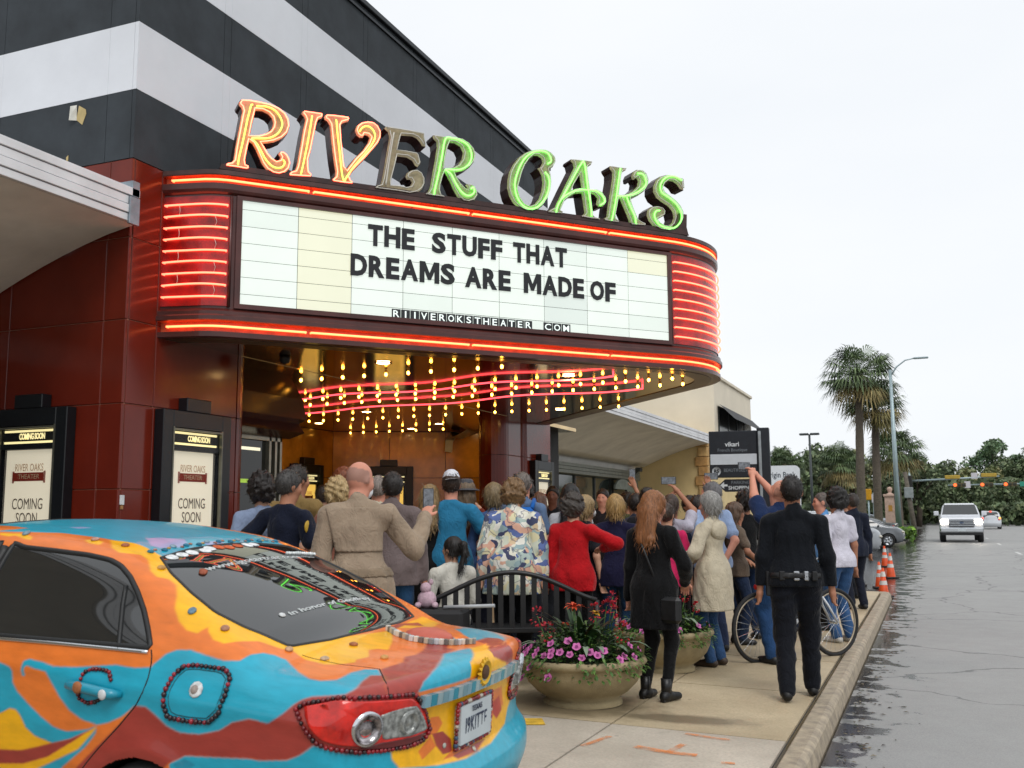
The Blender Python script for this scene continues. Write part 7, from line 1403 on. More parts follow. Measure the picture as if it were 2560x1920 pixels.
class SDF:
    def __init__(s, lo, hi, h):
        s.lo = np.array(lo, float); s.h = h; s.n = np.ceil((np.array(hi)-s.lo)/h).astype(int)+1
        s.ax = [s.lo[k]+h*np.arange(s.n[k]) for k in range(3)]; s.d = np.full(s.n, .5, np.float32)
    def sub(s, lo, hi):
        i0 = np.clip(np.floor((np.array(lo)-s.lo)/s.h).astype(int), 0, s.n); i1 = np.clip(np.ceil((np.array(hi)-s.lo)/s.h).astype(int)+1, 0, s.n)
        sl = tuple(slice(a, b) for a, b in zip(i0, i1)); g = [s.ax[k][sl[k]] for k in range(3)]
        return sl, g[0][:, None, None], g[1][None, :, None], g[2][None, None, :]
    def merge(s, sl, v, k):
        a = s.d[sl]
        if k > 0: h = np.maximum(k-np.abs(a-v), 0)/k; s.d[sl] = np.minimum(a, v)-h*h*k*.25
        else: s.d[sl] = np.minimum(a, v)
    def cone(s, a, b, ra, rb, k=.03, fy=1.):
        a = np.array(a, float); b = np.array(b, float); m = max(ra, rb)*max(1, fy)+k+.03; sl, X, Y, Z = s.sub(np.minimum(a, b)-m, np.maximum(a, b)+m)
        ab = b-a; ab2 = ab.copy(); ab2[1] /= fy; L = (ab2**2).sum()+1e-12
        px, py, pz = X-a[0], (Y-a[1])/fy, Z-a[2]; t = np.clip((px*ab2[0]+py*ab2[1]+pz*ab2[2])/L, 0, 1)
        v = np.sqrt((px-ab2[0]*t)**2+(py-ab2[1]*t)**2+(pz-ab2[2]*t)**2)-(ra+(rb-ra)*t); s.merge(sl, v, k); return s
    def chain(s, pts, rs, k=.03, fy=1.):
        for a, b, ra, rb in zip(pts[:-1], pts[1:], rs[:-1], rs[1:]): s.cone(a, b, ra, rb, k, fy)
        return s
    def ell(s, c, r, k=.03, R=None):
        c = np.array(c, float); r = np.array(r, float); m = r.max()+k+.02; sl, X, Y, Z = s.sub(c-m, c+m); x, y, z = X-c[0], Y-c[1], Z-c[2]
        if R is not None: x, y, z = [R[0, i]*x+R[1, i]*y+R[2, i]*z for i in range(3)]
        k0 = np.sqrt((x/r[0])**2+(y/r[1])**2+(z/r[2])**2); k1 = np.sqrt((x/r[0]**2)**2+(y/r[1]**2)**2+(z/r[2]**2)**2)+1e-9
        s.merge(sl, k0*(k0-1)/k1, k); return s
    def cut(s, p, n):
        """keeps the side the normal points to"""
        n = np.array(n, float); n /= np.linalg.norm(n); v = (s.ax[0]-p[0])[:, None, None]*n[0]+(s.ax[1]-p[1])[None, :, None]*n[1]+(s.ax[2]-p[2])[None, None, :]*n[2]
        s.d = np.maximum(s.d, -v); return s
    def wrinkle(s, amp, freq, seed, stretch=(1, 1, .6)):
        r = np.random.default_rng(seed); X, Y, Z = s.ax[0][:, None, None]*stretch[0], s.ax[1][None, :, None]*stretch[1], s.ax[2][None, None, :]*stretch[2]; tot = 0
        for k in range(5):
            w = r.normal(size=3); w = w/np.linalg.norm(w)*freq*(1+.5*k); tot = tot+np.sin(X*w[0]+Y*w[1]+Z*w[2]+r.uniform(0, 6)+1.3*np.sin(Z*freq*.5+k))*(1/(1+.5*k))
        s.d = s.d+(amp*.5*tot).astype(np.float32); return s
    def mesh(s): s.d[[0, -1]] = 1; s.d[:, [0, -1]] = 1; s.d[:, :, [0, -1]] = 1; return surfnet(s.d, s.lo, s.h)
def ik(a, t, l1, l2, hint):
    a = np.array(a, float); t = np.array(t, float); d = t-a; L = np.linalg.norm(d); L2 = min(L, (l1+l2)*.995); u = d/L; t = a+u*L2
    x = (l1*l1-l2*l2+L2*L2)/(2*L2); y = math.sqrt(max(0, l1*l1-x*x)); h = np.array(hint, float); h = h-u*h.dot(u); h /= (np.linalg.norm(h)+1e-9); return a+u*x+h*y, t
def rotm(yaw, pitch, roll=0.):
    return np.array(Euler((pitch, roll, yaw), 'XYZ').to_matrix())
SKIN = {'fair': 'c99a80', 'pink': 'cf9079', 'tan': 'a8745a', 'brown': '6e4433', 'dark': '452a20', 'pale': 'd3ab95'}
HANDS = {'down': (.27, .03, .80), 'fore': (.22, .22, 1.02), 'phone': (.10, .34, 1.30), 'high': (.13, .30, 1.66), 'over': (.10, .22, 1.93), 'back': (.045, -.185, .93), 'hip': (.22, .10, 1.0), 'belt': (.10, .20, .98), 'face': (.07, .24, 1.46), 'cross': (-.06, .25, 1.12)}
HINT = {'down': (.5, -1, 0), 'fore': (1, -.6, -.4), 'phone': (1, -.3, -1), 'high': (1, .2, -1), 'over': (1, .6, -.2), 'back': (1, -.5, 0), 'hip': (1, -.6, 0), 'belt': (1, -.6, -.2), 'face': (.9, .1, -1), 'cross': (1, -.2, -.4)}
def cloth(c, rough=.85, bump=.15, var=.10, sc=7, pattern=None, kind=''):
    nm = 'cloth_'+c+kind
    if nm in _M: return _M[nm]
    m = mat(nm, rgb(c), rough, var=var, vscale=sc, bump=bump, bscale=240, spec=.25)
    n = m.node_tree; b = n.nodes['Principled BSDF']; L = n.links.new                       # folds: two scales of stretched, distorted noise
    tc = n.nodes.new('ShaderNodeTexCoord'); mp = n.nodes.new('ShaderNodeMapping'); mp.inputs['Scale'].default_value = (1.25, 1.25, .7); mp.inputs['Rotation'].default_value = (.3, .35, 0); L(tc.outputs['Object'], mp.inputs['Vector'])
    f = n.nodes.new('ShaderNodeTexNoise'); f.inputs['Scale'].default_value = 11; f.inputs['Detail'].default_value = 3; f.inputs['Distortion'].default_value = 1.6; L(mp.outputs[0], f.inputs['Vector'])
    rg_ = ramp(n, L, f.outputs['Fac'], [(.30, (0, 0, 0)), (.48, (1, 1, 1)), (.53, (.75, .75, .75)), (.72, (0, 0, 0))])
    bp = n.nodes.new('ShaderNodeBump'); bp.inputs['Strength'].default_value = .34; bp.inputs['Distance'].default_value = .018; L(rg_, bp.inputs['Height'])
    if b.inputs['Normal'].links: L(b.inputs['Normal'].links[0].from_socket, bp.inputs['Normal'])
    L(bp.outputs[0], b.inputs['Normal']); b.inputs['Sheen Weight'].default_value = .12; b.inputs['Sheen Roughness'].default_value = .4
    return m
def hair_mat(c):
    nm = 'hair_'+c
    if nm in _M: return _M[nm]
    m, n, b, L = nodes(nm); _M[nm] = m
    tc = n.nodes.new('ShaderNodeTexCoord'); mp = n.nodes.new('ShaderNodeMapping'); mp.inputs['Scale'].default_value = (90, 90, 9); L(tc.outputs['Object'], mp.inputs['Vector'])
    f = noise(n, L, mp.outputs[0], 1.2, 4); base = rgb(c); L(ramp(n, L, f, [(.32, tuple(x*.45 for x in base)), (.62, tuple(min(1, x*1.15) for x in base))]), b.inputs['Base Color'])
    b.inputs['Roughness'].default_value = .5; bumpn(n, L, b, f, .5, .01); return m
def floral_mat():
    m, n, b, L = nodes('floral_print'); tc = n.nodes.new('ShaderNodeTexCoord'); v = tc.outputs['Object']
    nz = n.nodes.new('ShaderNodeTexNoise'); nz.inputs['Scale'].default_value = 6; nz.inputs['Detail'].default_value = 3; L(v, nz.inputs['Vector'])
    va = n.nodes.new('ShaderNodeVectorMath'); va.operation = 'MULTIPLY_ADD'; va.inputs[1].default_value = (.22, .22, .22); L(nz.outputs['Color'], va.inputs[0]); L(v, va.inputs[2])
    vo = n.nodes.new('ShaderNodeTexVoronoi'); vo.inputs['Scale'].default_value = 15; L(va.outputs[0], vo.inputs['Vector']); sp = n.nodes.new('ShaderNodeSeparateColor'); L(vo.outputs['Color'], sp.inputs[0])
    r = n.nodes.new('ShaderNodeValToRGB'); r.color_ramp.interpolation = 'CONSTANT'; e = r.color_ramp.elements; cs = ['d6d3c2', '55679a', 'd5cda6', 'a5b5ae', 'd2a48e', '3d4260', 'dedbd0', '8fa5a8', 'c7cbb8', 'cdb592']
    while len(e) < len(cs): e.new(.5)
    for k, c in enumerate(cs): e[k].position = k/len(cs); e[k].color = (*rgb(c), 1)
    L(sp.outputs[0], r.inputs['Fac']); ve = n.nodes.new('ShaderNodeTexVoronoi'); ve.feature = 'DISTANCE_TO_EDGE'; ve.inputs['Scale'].default_value = 5; L(va.outputs[0], ve.inputs['Vector'])
    L(mixc(n, L, ramp(n, L, ve.outputs['Distance'], [(.0, (.8, .8, .8)), (.035, (0, 0, 0))]), r.outputs['Color'], rgb('3a3f5c')), b.inputs['Base Color']); b.inputs['Roughness'].default_value = .8; return m
PEOPLE = 'people in the crowd outside the theatre'
def person(label, x, y, st, turn=0., top='tee', topc='3a3a3a', bot='jeans', botc='2b3f5c', skin='fair', hair='short', hairc='2b211b', arms=('down', 'down'), lean=0., head=(0., 0.), build=1., w=1., shoes='1d1d1f', hgt=.0135, seat=None, stride=0., extra=None, z=None, hat=None, seed=None, hipw=1., legs=True, beard=None, mask=False):
    sd = seed if seed is not None else int((x*71+y*131)*10) % 9973; rz = math.atan2(-x, y)+rad(turn)
    t = thing('person', label, 'person', (x, y, (gz(x) if z is None else z)), rz, PEOPLE); sc = st/1.75; t.scale = (sc,)*3
    h = hgt; Bx = build
    # skeleton, person faces +y, right hand is +x
    hip_z = .93 if seat is None else seat; lp = lean
    def tors(p):
        """lean the upper body about the hips"""
        q = np.array(p, float)-np.array([0, 0, hip_z]); c, s = math.cos(lp), math.sin(lp); return np.array([q[0], q[1]*c+q[2]*s, -q[1]*s+q[2]*c])+np.array([0, 0, hip_z])
    dz = hip_z-.93
    T = lambda a, b, c: tors((a, b, c+dz))
    pel = T(0, 0, .95); wai = T(0, .0, 1.10); che = T(0, .0, 1.30); neck = T(0, -.01, 1.475); hb = T(0, .015, 1.53); hc = T(0, .02, 1.635)
    sh = {s: T(s*.172*w*(.5+.5*Bx), -.01, 1.390) for s in (-1, 1)}; elb = {}; wri = {}
    for s, am in zip((-1, 1), arms):
        if isinstance(am, str): tg = np.array(HANDS[am])*np.array([s, 1, 1]); hn = np.array(HINT[am])*np.array([s, 1, 1])
        else: tg = np.array(am[:3], float)*np.array([s, 1, 1]); hn = np.array(am[3:6] if len(am) > 3 else (1, -.4, -.5), float)*np.array([s, 1, 1])
        if am in ('down', 'fore', 'hip', 'belt', 'back', 'cross'): tg = tors(tg+np.array([0, 0, dz])); tg = tg if am != 'down' else np.array([tg[0]*(.6+.4*Bx), tg[1]*.4, tg[2]])
        else: tg = tg+np.array([0, 0, dz])
        elb[s], wri[s] = ik(sh[s], tg, .285, .265, hn)
    hipj = {s: np.array([s*.095*hipw, 0, hip_z-.02]) for s in (-1, 1)}; kne = {}; ank = {}
    for s in (-1, 1):
        if seat is None:
            tg = np.array([s*.105*hipw, s*stride, .085+.06*max(0, -s*stride)]); kne[s], ank[s] = ik(hipj[s], tg, .43, .42, (0, 1, 0))
        else: kne[s] = np.array([s*.12, .44, hip_z]); ank[s] = np.array([s*.13, .46, .085])
    # ---- skin: one continuous body
    Rh = rotm(rad(head[0]), rad(head[1])-lp*.5); H = lambda a, b, c: hb+Rh @ (np.array([a*1.03, b*1.02, c])-np.array([0, .015, 1.53]))
    allp = np.array(list(sh.values())+list(elb.values())+list(wri.values())+[hc, pel]+list(kne.values())+list(ank.values()))
    lo = allp.min(0)-np.array([.17, .20, .12]); hi = allp.max(0)+np.array([.17, .22, .20]); lo[2] = max(lo[2], 0.)
    B = SDF(lo, hi, h); ar = 1. if top in ('tee', 'polo') else .72
    B.chain([pel, wai, che, T(0, -.01, 1.42)], [.075*Bx, .072*Bx, .082*Bx, .05], .05, .72); B.cone(T(0, -.005, 1.42), hb, .066, .060, .03)
    for s in (-1, 1):
        B.cone(T(s*.05, -.005, 1.405), sh[s], .034, .030, .03); B.chain([sh[s], sh[s]+(elb[s]-sh[s])*.45, elb[s], wri[s]], [.030*ar, .041*min(Bx, 1.15)*ar, .039*min(Bx, 1.15)*ar, .027], .02)
        if legs: B.chain([hipj[s], kne[s], ank[s]], [.075, .048, .034], .03)
    B.ell(H(0, -.008, 1.655), (.077, .097, .099), .0, Rh); B.ell(H(0, .030, 1.588), (.060, .066, .064), .045, Rh); B.ell(H(0, .062, 1.558), (.028, .026, .022), .03, Rh)
    B.cone(H(0, .088, 1.640), H(0, .108, 1.607), .009, .014, .02); B.ell(H(0, .080, 1.662), (.055, .018, .012), .02, Rh); B.ell(H(0, .090, 1.578), (.022, .010, .009), .012, Rh)
    for s in (-1, 1): B.ell(H(s*.076, -.008, 1.627), (.011, .022, .033), .008, Rh); B.ell(H(s*.045, .062, 1.612), (.025, .025, .025), .03, Rh)
    V, Q = B.mesh(); Vs = [V]; Qs = [Q]; nv = len(V)
    hand_dir = {}
    for s, am in zip((-1, 1), arms):            # hands: palm, four fingers, thumb
        f = wri[s]-elb[s]; f /= np.linalg.norm(f); up = np.array([0, 0, 1.]) if abs(f[2]) < .8 else np.array([0, 1., 0]); side = np.cross(f, up); side /= np.linalg.norm(side); nrm = np.cross(side, f)
        if am == 'down' or am == 'back': nrm, side = side*-s, nrm
        hp = wri[s]+f*.012; G = SDF(wri[s]-.13, wri[s]+.20*np.maximum(0, 1)+0*f+.02, .0062); hand_dir[s] = (hp+f*.09, f, side, nrm)
        G.cone(wri[s]-f*.03, hp+f*.02, .027, .026, .02); G.cone(hp+f*.02+side*.018, hp+f*.078+side*.022, .018, .016, .02); G.cone(hp+f*.02-side*.018, hp+f*.075-side*.022, .018, .016, .02); G.cone(hp+f*.02, hp+f*.08, .019, .016, .02)
        for kf, (o_, L_) in enumerate(((.030, .062), (.011, .072), (-.010, .068), (-.030, .052))):
            a = hp+f*.078+side*o_; cur = .55 if am in ('phone', 'high', 'over', 'face') else .35; b_ = a+(f*math.cos(cur)-nrm*math.sin(cur))*L_*.55; c_ = b_+(f*math.cos(cur*2.4)-nrm*math.sin(cur*2.4))*L_*.5
            G.cone(a, b_, .0095, .0088, .006); G.cone(b_, c_, .0088, .0075, .006)
        a = hp+f*.02+side*.030; b_ = a+(f*.6+side*.55-nrm*.35)*.042; G.cone(a, b_, .013, .0105, .012); G.cone(b_, b_+(f*.8-nrm*.4+side*.1)*.034, .0105, .0085, .006)
        v, q = G.mesh(); Vs.append(v); Qs.append(q+nv); nv += len(v)
    V = np.concatenate(Vs); Q = np.concatenate(Qs); sk = np.array(rgb(SKIN.get(skin, skin))); col = np.tile(sk, (len(V), 1))
    Hl = (V-hb) @ Rh+np.array([0, .015, 1.53]); red = lambda c, r, tone: np.where((((Hl-np.array(c))/np.array(r))**2).sum(1)[:, None] < 1, sk*np.array(tone), col)
    for c, r, tone in (((0, .095, 1.578), (.026, .02, .008), (.75, .5, .5)), ((-.032, .085, 1.640), (.015, .03, .008), (.12, .12, .14)), ((.032, .085, 1.640), (.015, .03, .008), (.12, .12, .14)), ((-.033, .085, 1.660), (.021, .03, .005), (.35, .3, .28)), ((.033, .085, 1.660), (.021, .03, .005), (.35, .3, .28))): col = red(c, r, tone)
    if hair == 'bald': col = np.where(((Hl[:, 2] > 1.60) & (Hl[:, 2] < 1.69-.35*np.maximum(0, Hl[:, 1]+.02)) & (Hl[:, 1] < .0) & (Hl[:, 2] < 1.75))[:, None], sk*.45+np.array(rgb(hairc))*.5, col)
    if beard: col = np.where(((Hl[:, 2] < 1.60) & (Hl[:, 2] > 1.535) & (Hl[:, 1] > .02))[:, None], np.array(rgb(beard)), col)
    mobj('body', fastmesh('body', V, Q, mat('skin', rough=.55, attr='Col', var=.10, vscale=14, spec=.35, bump=.05, bscale=120), None, True, col), t)
    # ---- clothes
    def add(nm, F_, m): v, q = F_.mesh(); o = mobj(nm, fastmesh(nm, v, q, m, None, True), t); return o
    g = {'tee': .020, 'polo': .022, 'shirt': .022, 'jacket': .034, 'coat': .040, 'blouse': .045, 'dress': .022, 'sweater': .034}[top]; sleeve = top not in ('tee', 'polo')
    hem = {'tee': .84, 'polo': .86, 'shirt': .88, 'jacket': .80, 'coat': .46, 'blouse': .70, 'dress': .15, 'sweater': .80}[top]+dz*(1 if seat is None else 0)
    if seat is not None: hem = hip_z-.06
    if extra and 'hem' in extra: hem = extra['hem']
    lo2 = lo.copy(); lo2[2] = max(hem-.06, 0); C_ = SDF(lo2-.06, hi+.06, h*1.0)
    ch = [T(0, -.005, 1.415), T(0, .0, 1.31), wai, T(0, 0, .96)]; cr = [.080, .114*Bx+g*.7, (.102 if Bx < 1.1 else .118)*Bx+g*.8, (.136 if top not in ('coat', 'blouse', 'dress') else .150)*Bx+g]
    C_.chain(ch, cr, .05, .72)
    fl = {'coat': 1.14, 'blouse': 1.10, 'dress': 1.15}.get(top, 1.0); bpt = np.array([0, 0, hem-.05]); C_.cone(T(0, 0, .96), bpt, cr[-1], cr[-1]*fl, .05, .86)
    if seat is None and hem < .9:
        for s in (-1, 1): C_.cone((s*.088*hipw, -.012, hip_z+.0), (s*.092*hipw*fl, -.004, hem-.05), .096*min(Bx, 1.3)+g*.75, .094*min(Bx, 1.25)*fl+g*.75, .07)
    for s in (-1, 1):
        C_.cone(T(s*.03, -.016, 1.452), sh[s], .040+g*.4, .041+g*.65, .05); u = elb[s]-sh[s]
        if sleeve:
            wr_ = wri[s]-(wri[s]-elb[s])*.04; C_.chain([sh[s], elb[s], wr_], [.042*min(Bx, 1.25)+g*.75, .037*min(Bx, 1.2)+g*.7, .028+g*.65], .03)
        else: C_.cone(sh[s], sh[s]+u*.66, .046*min(Bx, 1.2)+g*.8, .047*min(Bx, 1.2)+g*1.05, .03)
    if top in ('shirt', 'jacket', 'coat', 'polo', 'blouse'): C_.cone(T(0, -.022, 1.44), T(0, -.012, 1.495), .070, .068, .012)
    C_.wrinkle({'coat': .011, 'jacket': .012, 'blouse': .012, 'tee': .010, 'shirt': .011, 'polo': .010, 'dress': .010, 'sweater': .010}[top], 30, sd, (1.1, 1.1, .45)); C_.cut((0, 0, hem), (0, 0, 1))
    if not sleeve:
        for s in (-1, 1):
            u = elb[s]-sh[s]; pass
    C_.d = np.maximum(C_.d, -_ball(C_, T(0, .03, 1.53), .078))
    tm = topc if not isinstance(topc, str) else cloth(topc)
    if extra and 'flap' in extra:                         # storm flap across the shoulders
        K = SDF(lo2-.06, hi+.06, h); K.d = C_.d-.020; K.cut((0, 0, extra['flap']), (0, 0, 1)); K.cut((0, .0, 0), (0, -1, 0)); K.cut(T(0, 0, 1.45), (0, 0, -1))
        for s in (-1, 1): K.cut(sh[s]+np.array([s*.02, 0, 0]), (-s, 0, .25))
        add('storm_flap', K, cloth(topc))
    if extra and 'belt' in extra:
        K = SDF(lo2-.06, hi+.06, h); K.d = C_.d-.012; K.cut((0, 0, extra['belt'][0]), (0, 0, 1)); K.cut((0, 0, extra['belt'][1]), (0, 0, -1)); bw = extra['belt'][3]; K.cut((-bw, 0, 0), (1, 0, 0)); K.cut((bw, 0, 0), (-1, 0, 0)); add('belt', K, extra['belt'][2])
    topo = add({'tee': 't_shirt', 'polo': 'polo_shirt'}.get(top, top), C_, tm)
    if bot != 'none':
        L_ = SDF(np.array([-.30*hipw*max(1, Bx), min(-.24, -abs(stride)-.16), .0]), np.array([.30*hipw*max(1, Bx), max(.26, abs(stride)+.2) if seat is None else .66, hip_z+.14]), h*1.15)
        th = {'jeans': (.094, .070, .060), 'trousers': (.099, .071, .062), 'leggings': (.084, .058, .042), 'skirt': (.12, .13, .14)}[bot]
        L_.cone((0, 0, hip_z-.02), (0, 0, hip_z+.10), .108*Bx*hipw, .094*Bx, .05, .78)
        for s in (-1, 1): L_.chain([hipj[s]+np.array([0, -.015, .0]), kne[s], ank[s]+np.array([0, -.01, -.01])], [th[0]*min(Bx, 1.3), th[1]*min(Bx, 1.15), th[2]], .035)
        L_.wrinkle(.007 if bot != 'leggings' else .003, 26, sd+3, (1, 1, 1.2)); L_.cut((0, 0, .045), (0, 0, 1)); add(bot, L_, cloth(botc, .8))
    if legs:
        for s in (-1, 1):
            a = ank[s]; S_ = SDF(a-np.array([.08, .14, .12]), a+np.array([.08, .24, .10]), .009); tip = .05*max(0, -s*stride)*4
            S_.cone(a+np.array([0, -.045, -.045]), a+np.array([0, .03, -.040]), .040, .038, .02); S_.cone(a+np.array([0, .03, -.045]), a+np.array([s*.02, .145, -.055-tip*.2]), .040, .032, .02, 1.); S_.cone(a, a+np.array([0, -.02, -.03]), .042, .044, .02); S_.cut(a+np.array([0, 0, -.082]), (0, 0, 1))
            add('shoe', S_, mat('shoe_'+shoes, rgb(shoes), .5, var=.15))
    # ---- hair
    if hair not in ('none', 'bald'):
        hh = min(h, .0115); A = SDF(hc-np.array([.24, .30, .62 if hair in ('long', 'pony', 'verylong') else .25]), hc+np.array([.24, .22, .24]), hh)
        g2 = {'short': .012, 'buzz': .006, 'curly': .034, 'afro': .055, 'bob': .024, 'long': .020, 'verylong': .024, 'pony': .012, 'updo': .014, 'fade': .010}[hair]
        A.ell(H(0, -.012, 1.660), (.078+g2, .098+g2, .099+g2), .0, Rh)
        if hair in ('bob', 'curly', 'afro'): A.ell(H(0, -.030, 1.615), (.088+g2*.6, .085+g2*.4, .085+(.03 if hair == 'bob' else 0)), .03, Rh)
        if hair in ('long', 'verylong'):
            bz = 1.36 if hair == 'long' else 1.24
            A.ell(H(0, -.035, 1.60), (.098, .085, .11), .03, Rh); A.cone(H(-.035, -.06, 1.58), T(-.05, -.105, bz), .062, .050, .04); A.cone(H(.035, -.06, 1.58), T(.05, -.105, bz), .062, .045, .04); A.cone(H(0, -.07, 1.55), T(0, -.115, bz-.05), .055, .035, .04)
        face = H(0, .0, 0) ; nF = Rh @ np.array([0, -.80, .60])
        if hair in ('bob', 'curly', 'afro', 'long', 'verylong'): A.d = np.maximum(A.d, -_ball(A, H(0, .125, 1.605), .098))
        else: A.cut(H(0, .055, 1.668), nF)
        if hair in ('short', 'buzz', 'fade', 'pony', 'updo'): A.cut(H(0, -.10, 1.575), Rh @ np.array([0, .35, .95]))
        if hair == 'pony': A.chain([H(0, -.10, 1.70), H(0, -.155, 1.69), H(0, -.175, 1.60), T(0, -.155, 1.40)], [.030, .034, .036, .018], .02)
        if hair == 'updo': A.ell(H(0, -.09, 1.72), (.055, .05, .05), .02, Rh)
        A.wrinkle({'curly': .020, 'afro': .022, 'bob': .005, 'long': .008, 'verylong': .010}.get(hair, .004), 70 if hair in ('curly', 'afro') else 90, sd+5, (1, 1, 1) if hair in ('curly', 'afro') else (1.3, 1.3, .25))
        v, q = A.mesh(); rg = np.random.default_rng(sd+9); lng = hair in ('long', 'verylong', 'pony', 'bob'); ns = 520 if lng else 420           # loose strands break the outline
        i_ = rg.integers(0, len(v), ns); b0 = v[i_]; ctr = H(0, -.01, 1.62); nr = b0-np.where((b0[:, 2:3] > ctr[2]-.08), ctr, np.stack([b0[:, 0]*0, b0[:, 1]*0, b0[:, 2]], 1)); nr /= (np.linalg.norm(nr, axis=1)[:, None]+1e-6)
        dn = np.array([0, -.1, -1.]) if lng else np.array([0, -.25, -.45]); d_ = nr*(.22 if lng else .5)+dn*(1 if lng else .6)+rg.normal(0, .30 if hair not in ('curly', 'afro') else .8, (ns, 3)); d_ /= np.linalg.norm(d_, axis=1)[:, None]
        Ls = rg.uniform(.025, .075, (ns, 1)) if lng else rg.uniform(.010, .022, (ns, 1))*(1.6 if hair in ('curly', 'afro') else 1); sd_ = np.cross(d_, nr); sd_ /= (np.linalg.norm(sd_, axis=1)[:, None]+1e-6); w_ = .0022
        m1 = b0+d_*Ls*.55+nr*.004; m2 = b0+d_*Ls+np.array([0, 0, -.12])*Ls-nr*.002; R_ = np.stack([b0-sd_*w_, b0+sd_*w_, m1+sd_*w_, m1-sd_*w_, m2+sd_*w_*.3, m2-sd_*w_*.3], 1).reshape(-1, 3)
        k_ = np.arange(ns)[:, None]*6+len(v); q2 = np.concatenate([k_+np.array([[0, 1, 2, 3]]), k_+np.array([[3, 2, 4, 5]])])
        mobj('hair', fastmesh('hair', np.concatenate([v, R_]), np.concatenate([q, q2]), hair_mat(hairc), None, True), t)
    if mask:
        K = SDF(hc-.2, hc+.2, .008); K.ell(H(0, .075, 1.578), (.058, .05, .052), 0, Rh); K.cut(H(0, .066, 1.58), Rh @ np.array([0, 1, 0])); add('face_mask', K, mat('mask_white', rgb('e4e8ec'), .8, var=.03))
    if hat:
        p = MB(); Mh = Matrix(Rh.tolist()).to_4x4(); c = H(0, -.01, 1.70)
        if hat[0] == 'cap':
            p.lathe([(.0, .085), (.04, .08), (.075, .055), (.094, .01), (.096, -.02)], 20, c, M=Mh @ Matrix.Diagonal((.88, 1.08, 1, 1))); back = hat[2]; sg = -1 if back else 1
            V = []
            for k in range(9):
                a = rad(-60+15*k); V += [tuple(c+Rh @ np.array([.08*math.sin(a), sg*(.09*math.cos(a)), -.02])), tuple(c+Rh @ np.array([.08*math.sin(a), sg*(.09*math.cos(a)+.075), -.035]))]
            p.add(V, [(2*k, 2*k+1, 2*k+3, 2*k+2) for k in range(8)], True)
        else: p.lathe([(.0, .075), (.05, .085), (.072, .07), (.086, .0), (.09, -.012), (.145, -.03), (.15, -.036), (.09, -.022)], 24, c, M=Mh @ Matrix.Diagonal((.95, 1.1, 1, 1)))
        p.build('hat', cloth(hat[1]), t)
    return dict(o=t, T=T, H=H, Rh=Rh, hand=hand_dir, sh=sh, elb=elb, wri=wri, sc=sc)
def _ball(F_, c, r):
    return (np.sqrt((F_.ax[0]-c[0])[:, None, None]**2+(F_.ax[1]-c[1])[None, :, None]**2+(F_.ax[2]-c[2])[None, None, :]**2)-r).astype(np.float32)
def wpt(P, p): o = P['o']; M = Matrix.Translation(o.location) @ Matrix.Rotation(o.rotation_euler.z, 4, 'Z') @ Matrix.Scale(P['sc'], 4); return M @ Vector(p)
def phone(P, s, label, up=True, shift=(0, 0, 0), cat='phone'):
    """slab in the hand, screen towards its owner"""
    hp, f, side, nrm = P['hand'][s]; c = wpt(P, np.array(hp)+np.array(shift)); t = thing(cat, label, cat, c, P['o'].rotation_euler.z)
    b = MB(); b.box(-.039, .039, -.005, .005, -.02, .135, .004) if up else b.box(-.08, .08, -.005, .005, -.01, .07, .004); b.build('case', mat('phone_black', (.02, .02, .022), .3, var=0), t)
    q = MB(); q.box(-.035, .035, -.0065, -.005, -.015, .13) if up else q.box(-.074, .074, -.0065, -.005, -.006, .066); q.build('screen', mat('phone_screen', (.12, .13, .15), .15, var=.6, vscale=30, emit=(.55, .6, .65), es=.10), t)
    return t
# ------------------------------------------------------------ the crowd, near to far, left to right
m_gold = mat('gold_patch', rgb('c9a22e'), .5, var=.2); m_sil = mat('silver_metal', rgb('b9bcc0'), .25, metal=.9, var=0); m_lea = mat('black_leather', (.012, .012, .013), .35, var=.2, vscale=20)
A = person
P1 = A('bald man in a tan trench coat and white mask, behind the car', -3.56, 5.86, 1.81, 8, 'coat', '9c8a76', 'trousers', '3a342c', 'pink', 'bald', '6b6560', ('down', (.47, .18, 1.37, .5, -.2, -1)), lean=.12, head=(-48, -14), build=1.08, w=1.06, mask=True, hgt=.0115, extra={'flap': 1.16, 'belt': (1.005, 1.06, cloth('8a7965'), .235)})
phone(P1, 1, 'small black phone in the hand of the bald man in a trench coat')
A('woman with dark curly hair and pale blue top against the red wall', -5.14, 6.92, 1.74, 10, 'tee', '8c9bb8', 'jeans', '25324a', 'fair', 'curly', '1f1714', ('down', 'fore'), head=(-15, 0), seed=11)
P2 = A('police officer in navy short sleeves with grey hair and gold arm patch', -4.75, 6.66, 1.77, -32, 'tee', '12182a', 'trousers', '10141f', 'tan', 'short', '3d3a38', ('hip', 'belt'), lean=.10, head=(-25, -8), build=1.05, mask=False)
p = MB(); p.ball((.232, -.01, 1.315), (.012, .045, .05), 10, 6); p.build('arm_patch', m_gold, P2['o'])
A('man in a mustard tan jacket with receding dark hair', -5.20, 7.50, 1.84, -22, 'jacket', '8d7447', 'trousers', '2a2620', 'tan', 'short', '2a211b', ('down', 'fore'), head=(-25, -3), build=1.1)
A('person in a bright blue shirt far inside beside the lobby poster', -6.77, 10.29, 1.72, 20, 'tee', '1d4fb0', 'jeans', '20283a', 'fair', 'short', '2b1c14', hgt=.017)
A('person with auburn hair in a dark top behind the blonde curls', -5.26, 8.35, 1.86, 60, 'shirt', '2a2422', 'trousers', '1b1b1d', 'fair', 'short', '7c3f1e', hgt=.017)
A('woman with pale blonde curls beside the trench coat', -4.73, 7.45, 1.72, -30, 'shirt', '8e5a4a', 'jeans', '27364f', 'fair', 'curly', 'b59a6c', ('fore', 'face'), head=(10, 5))
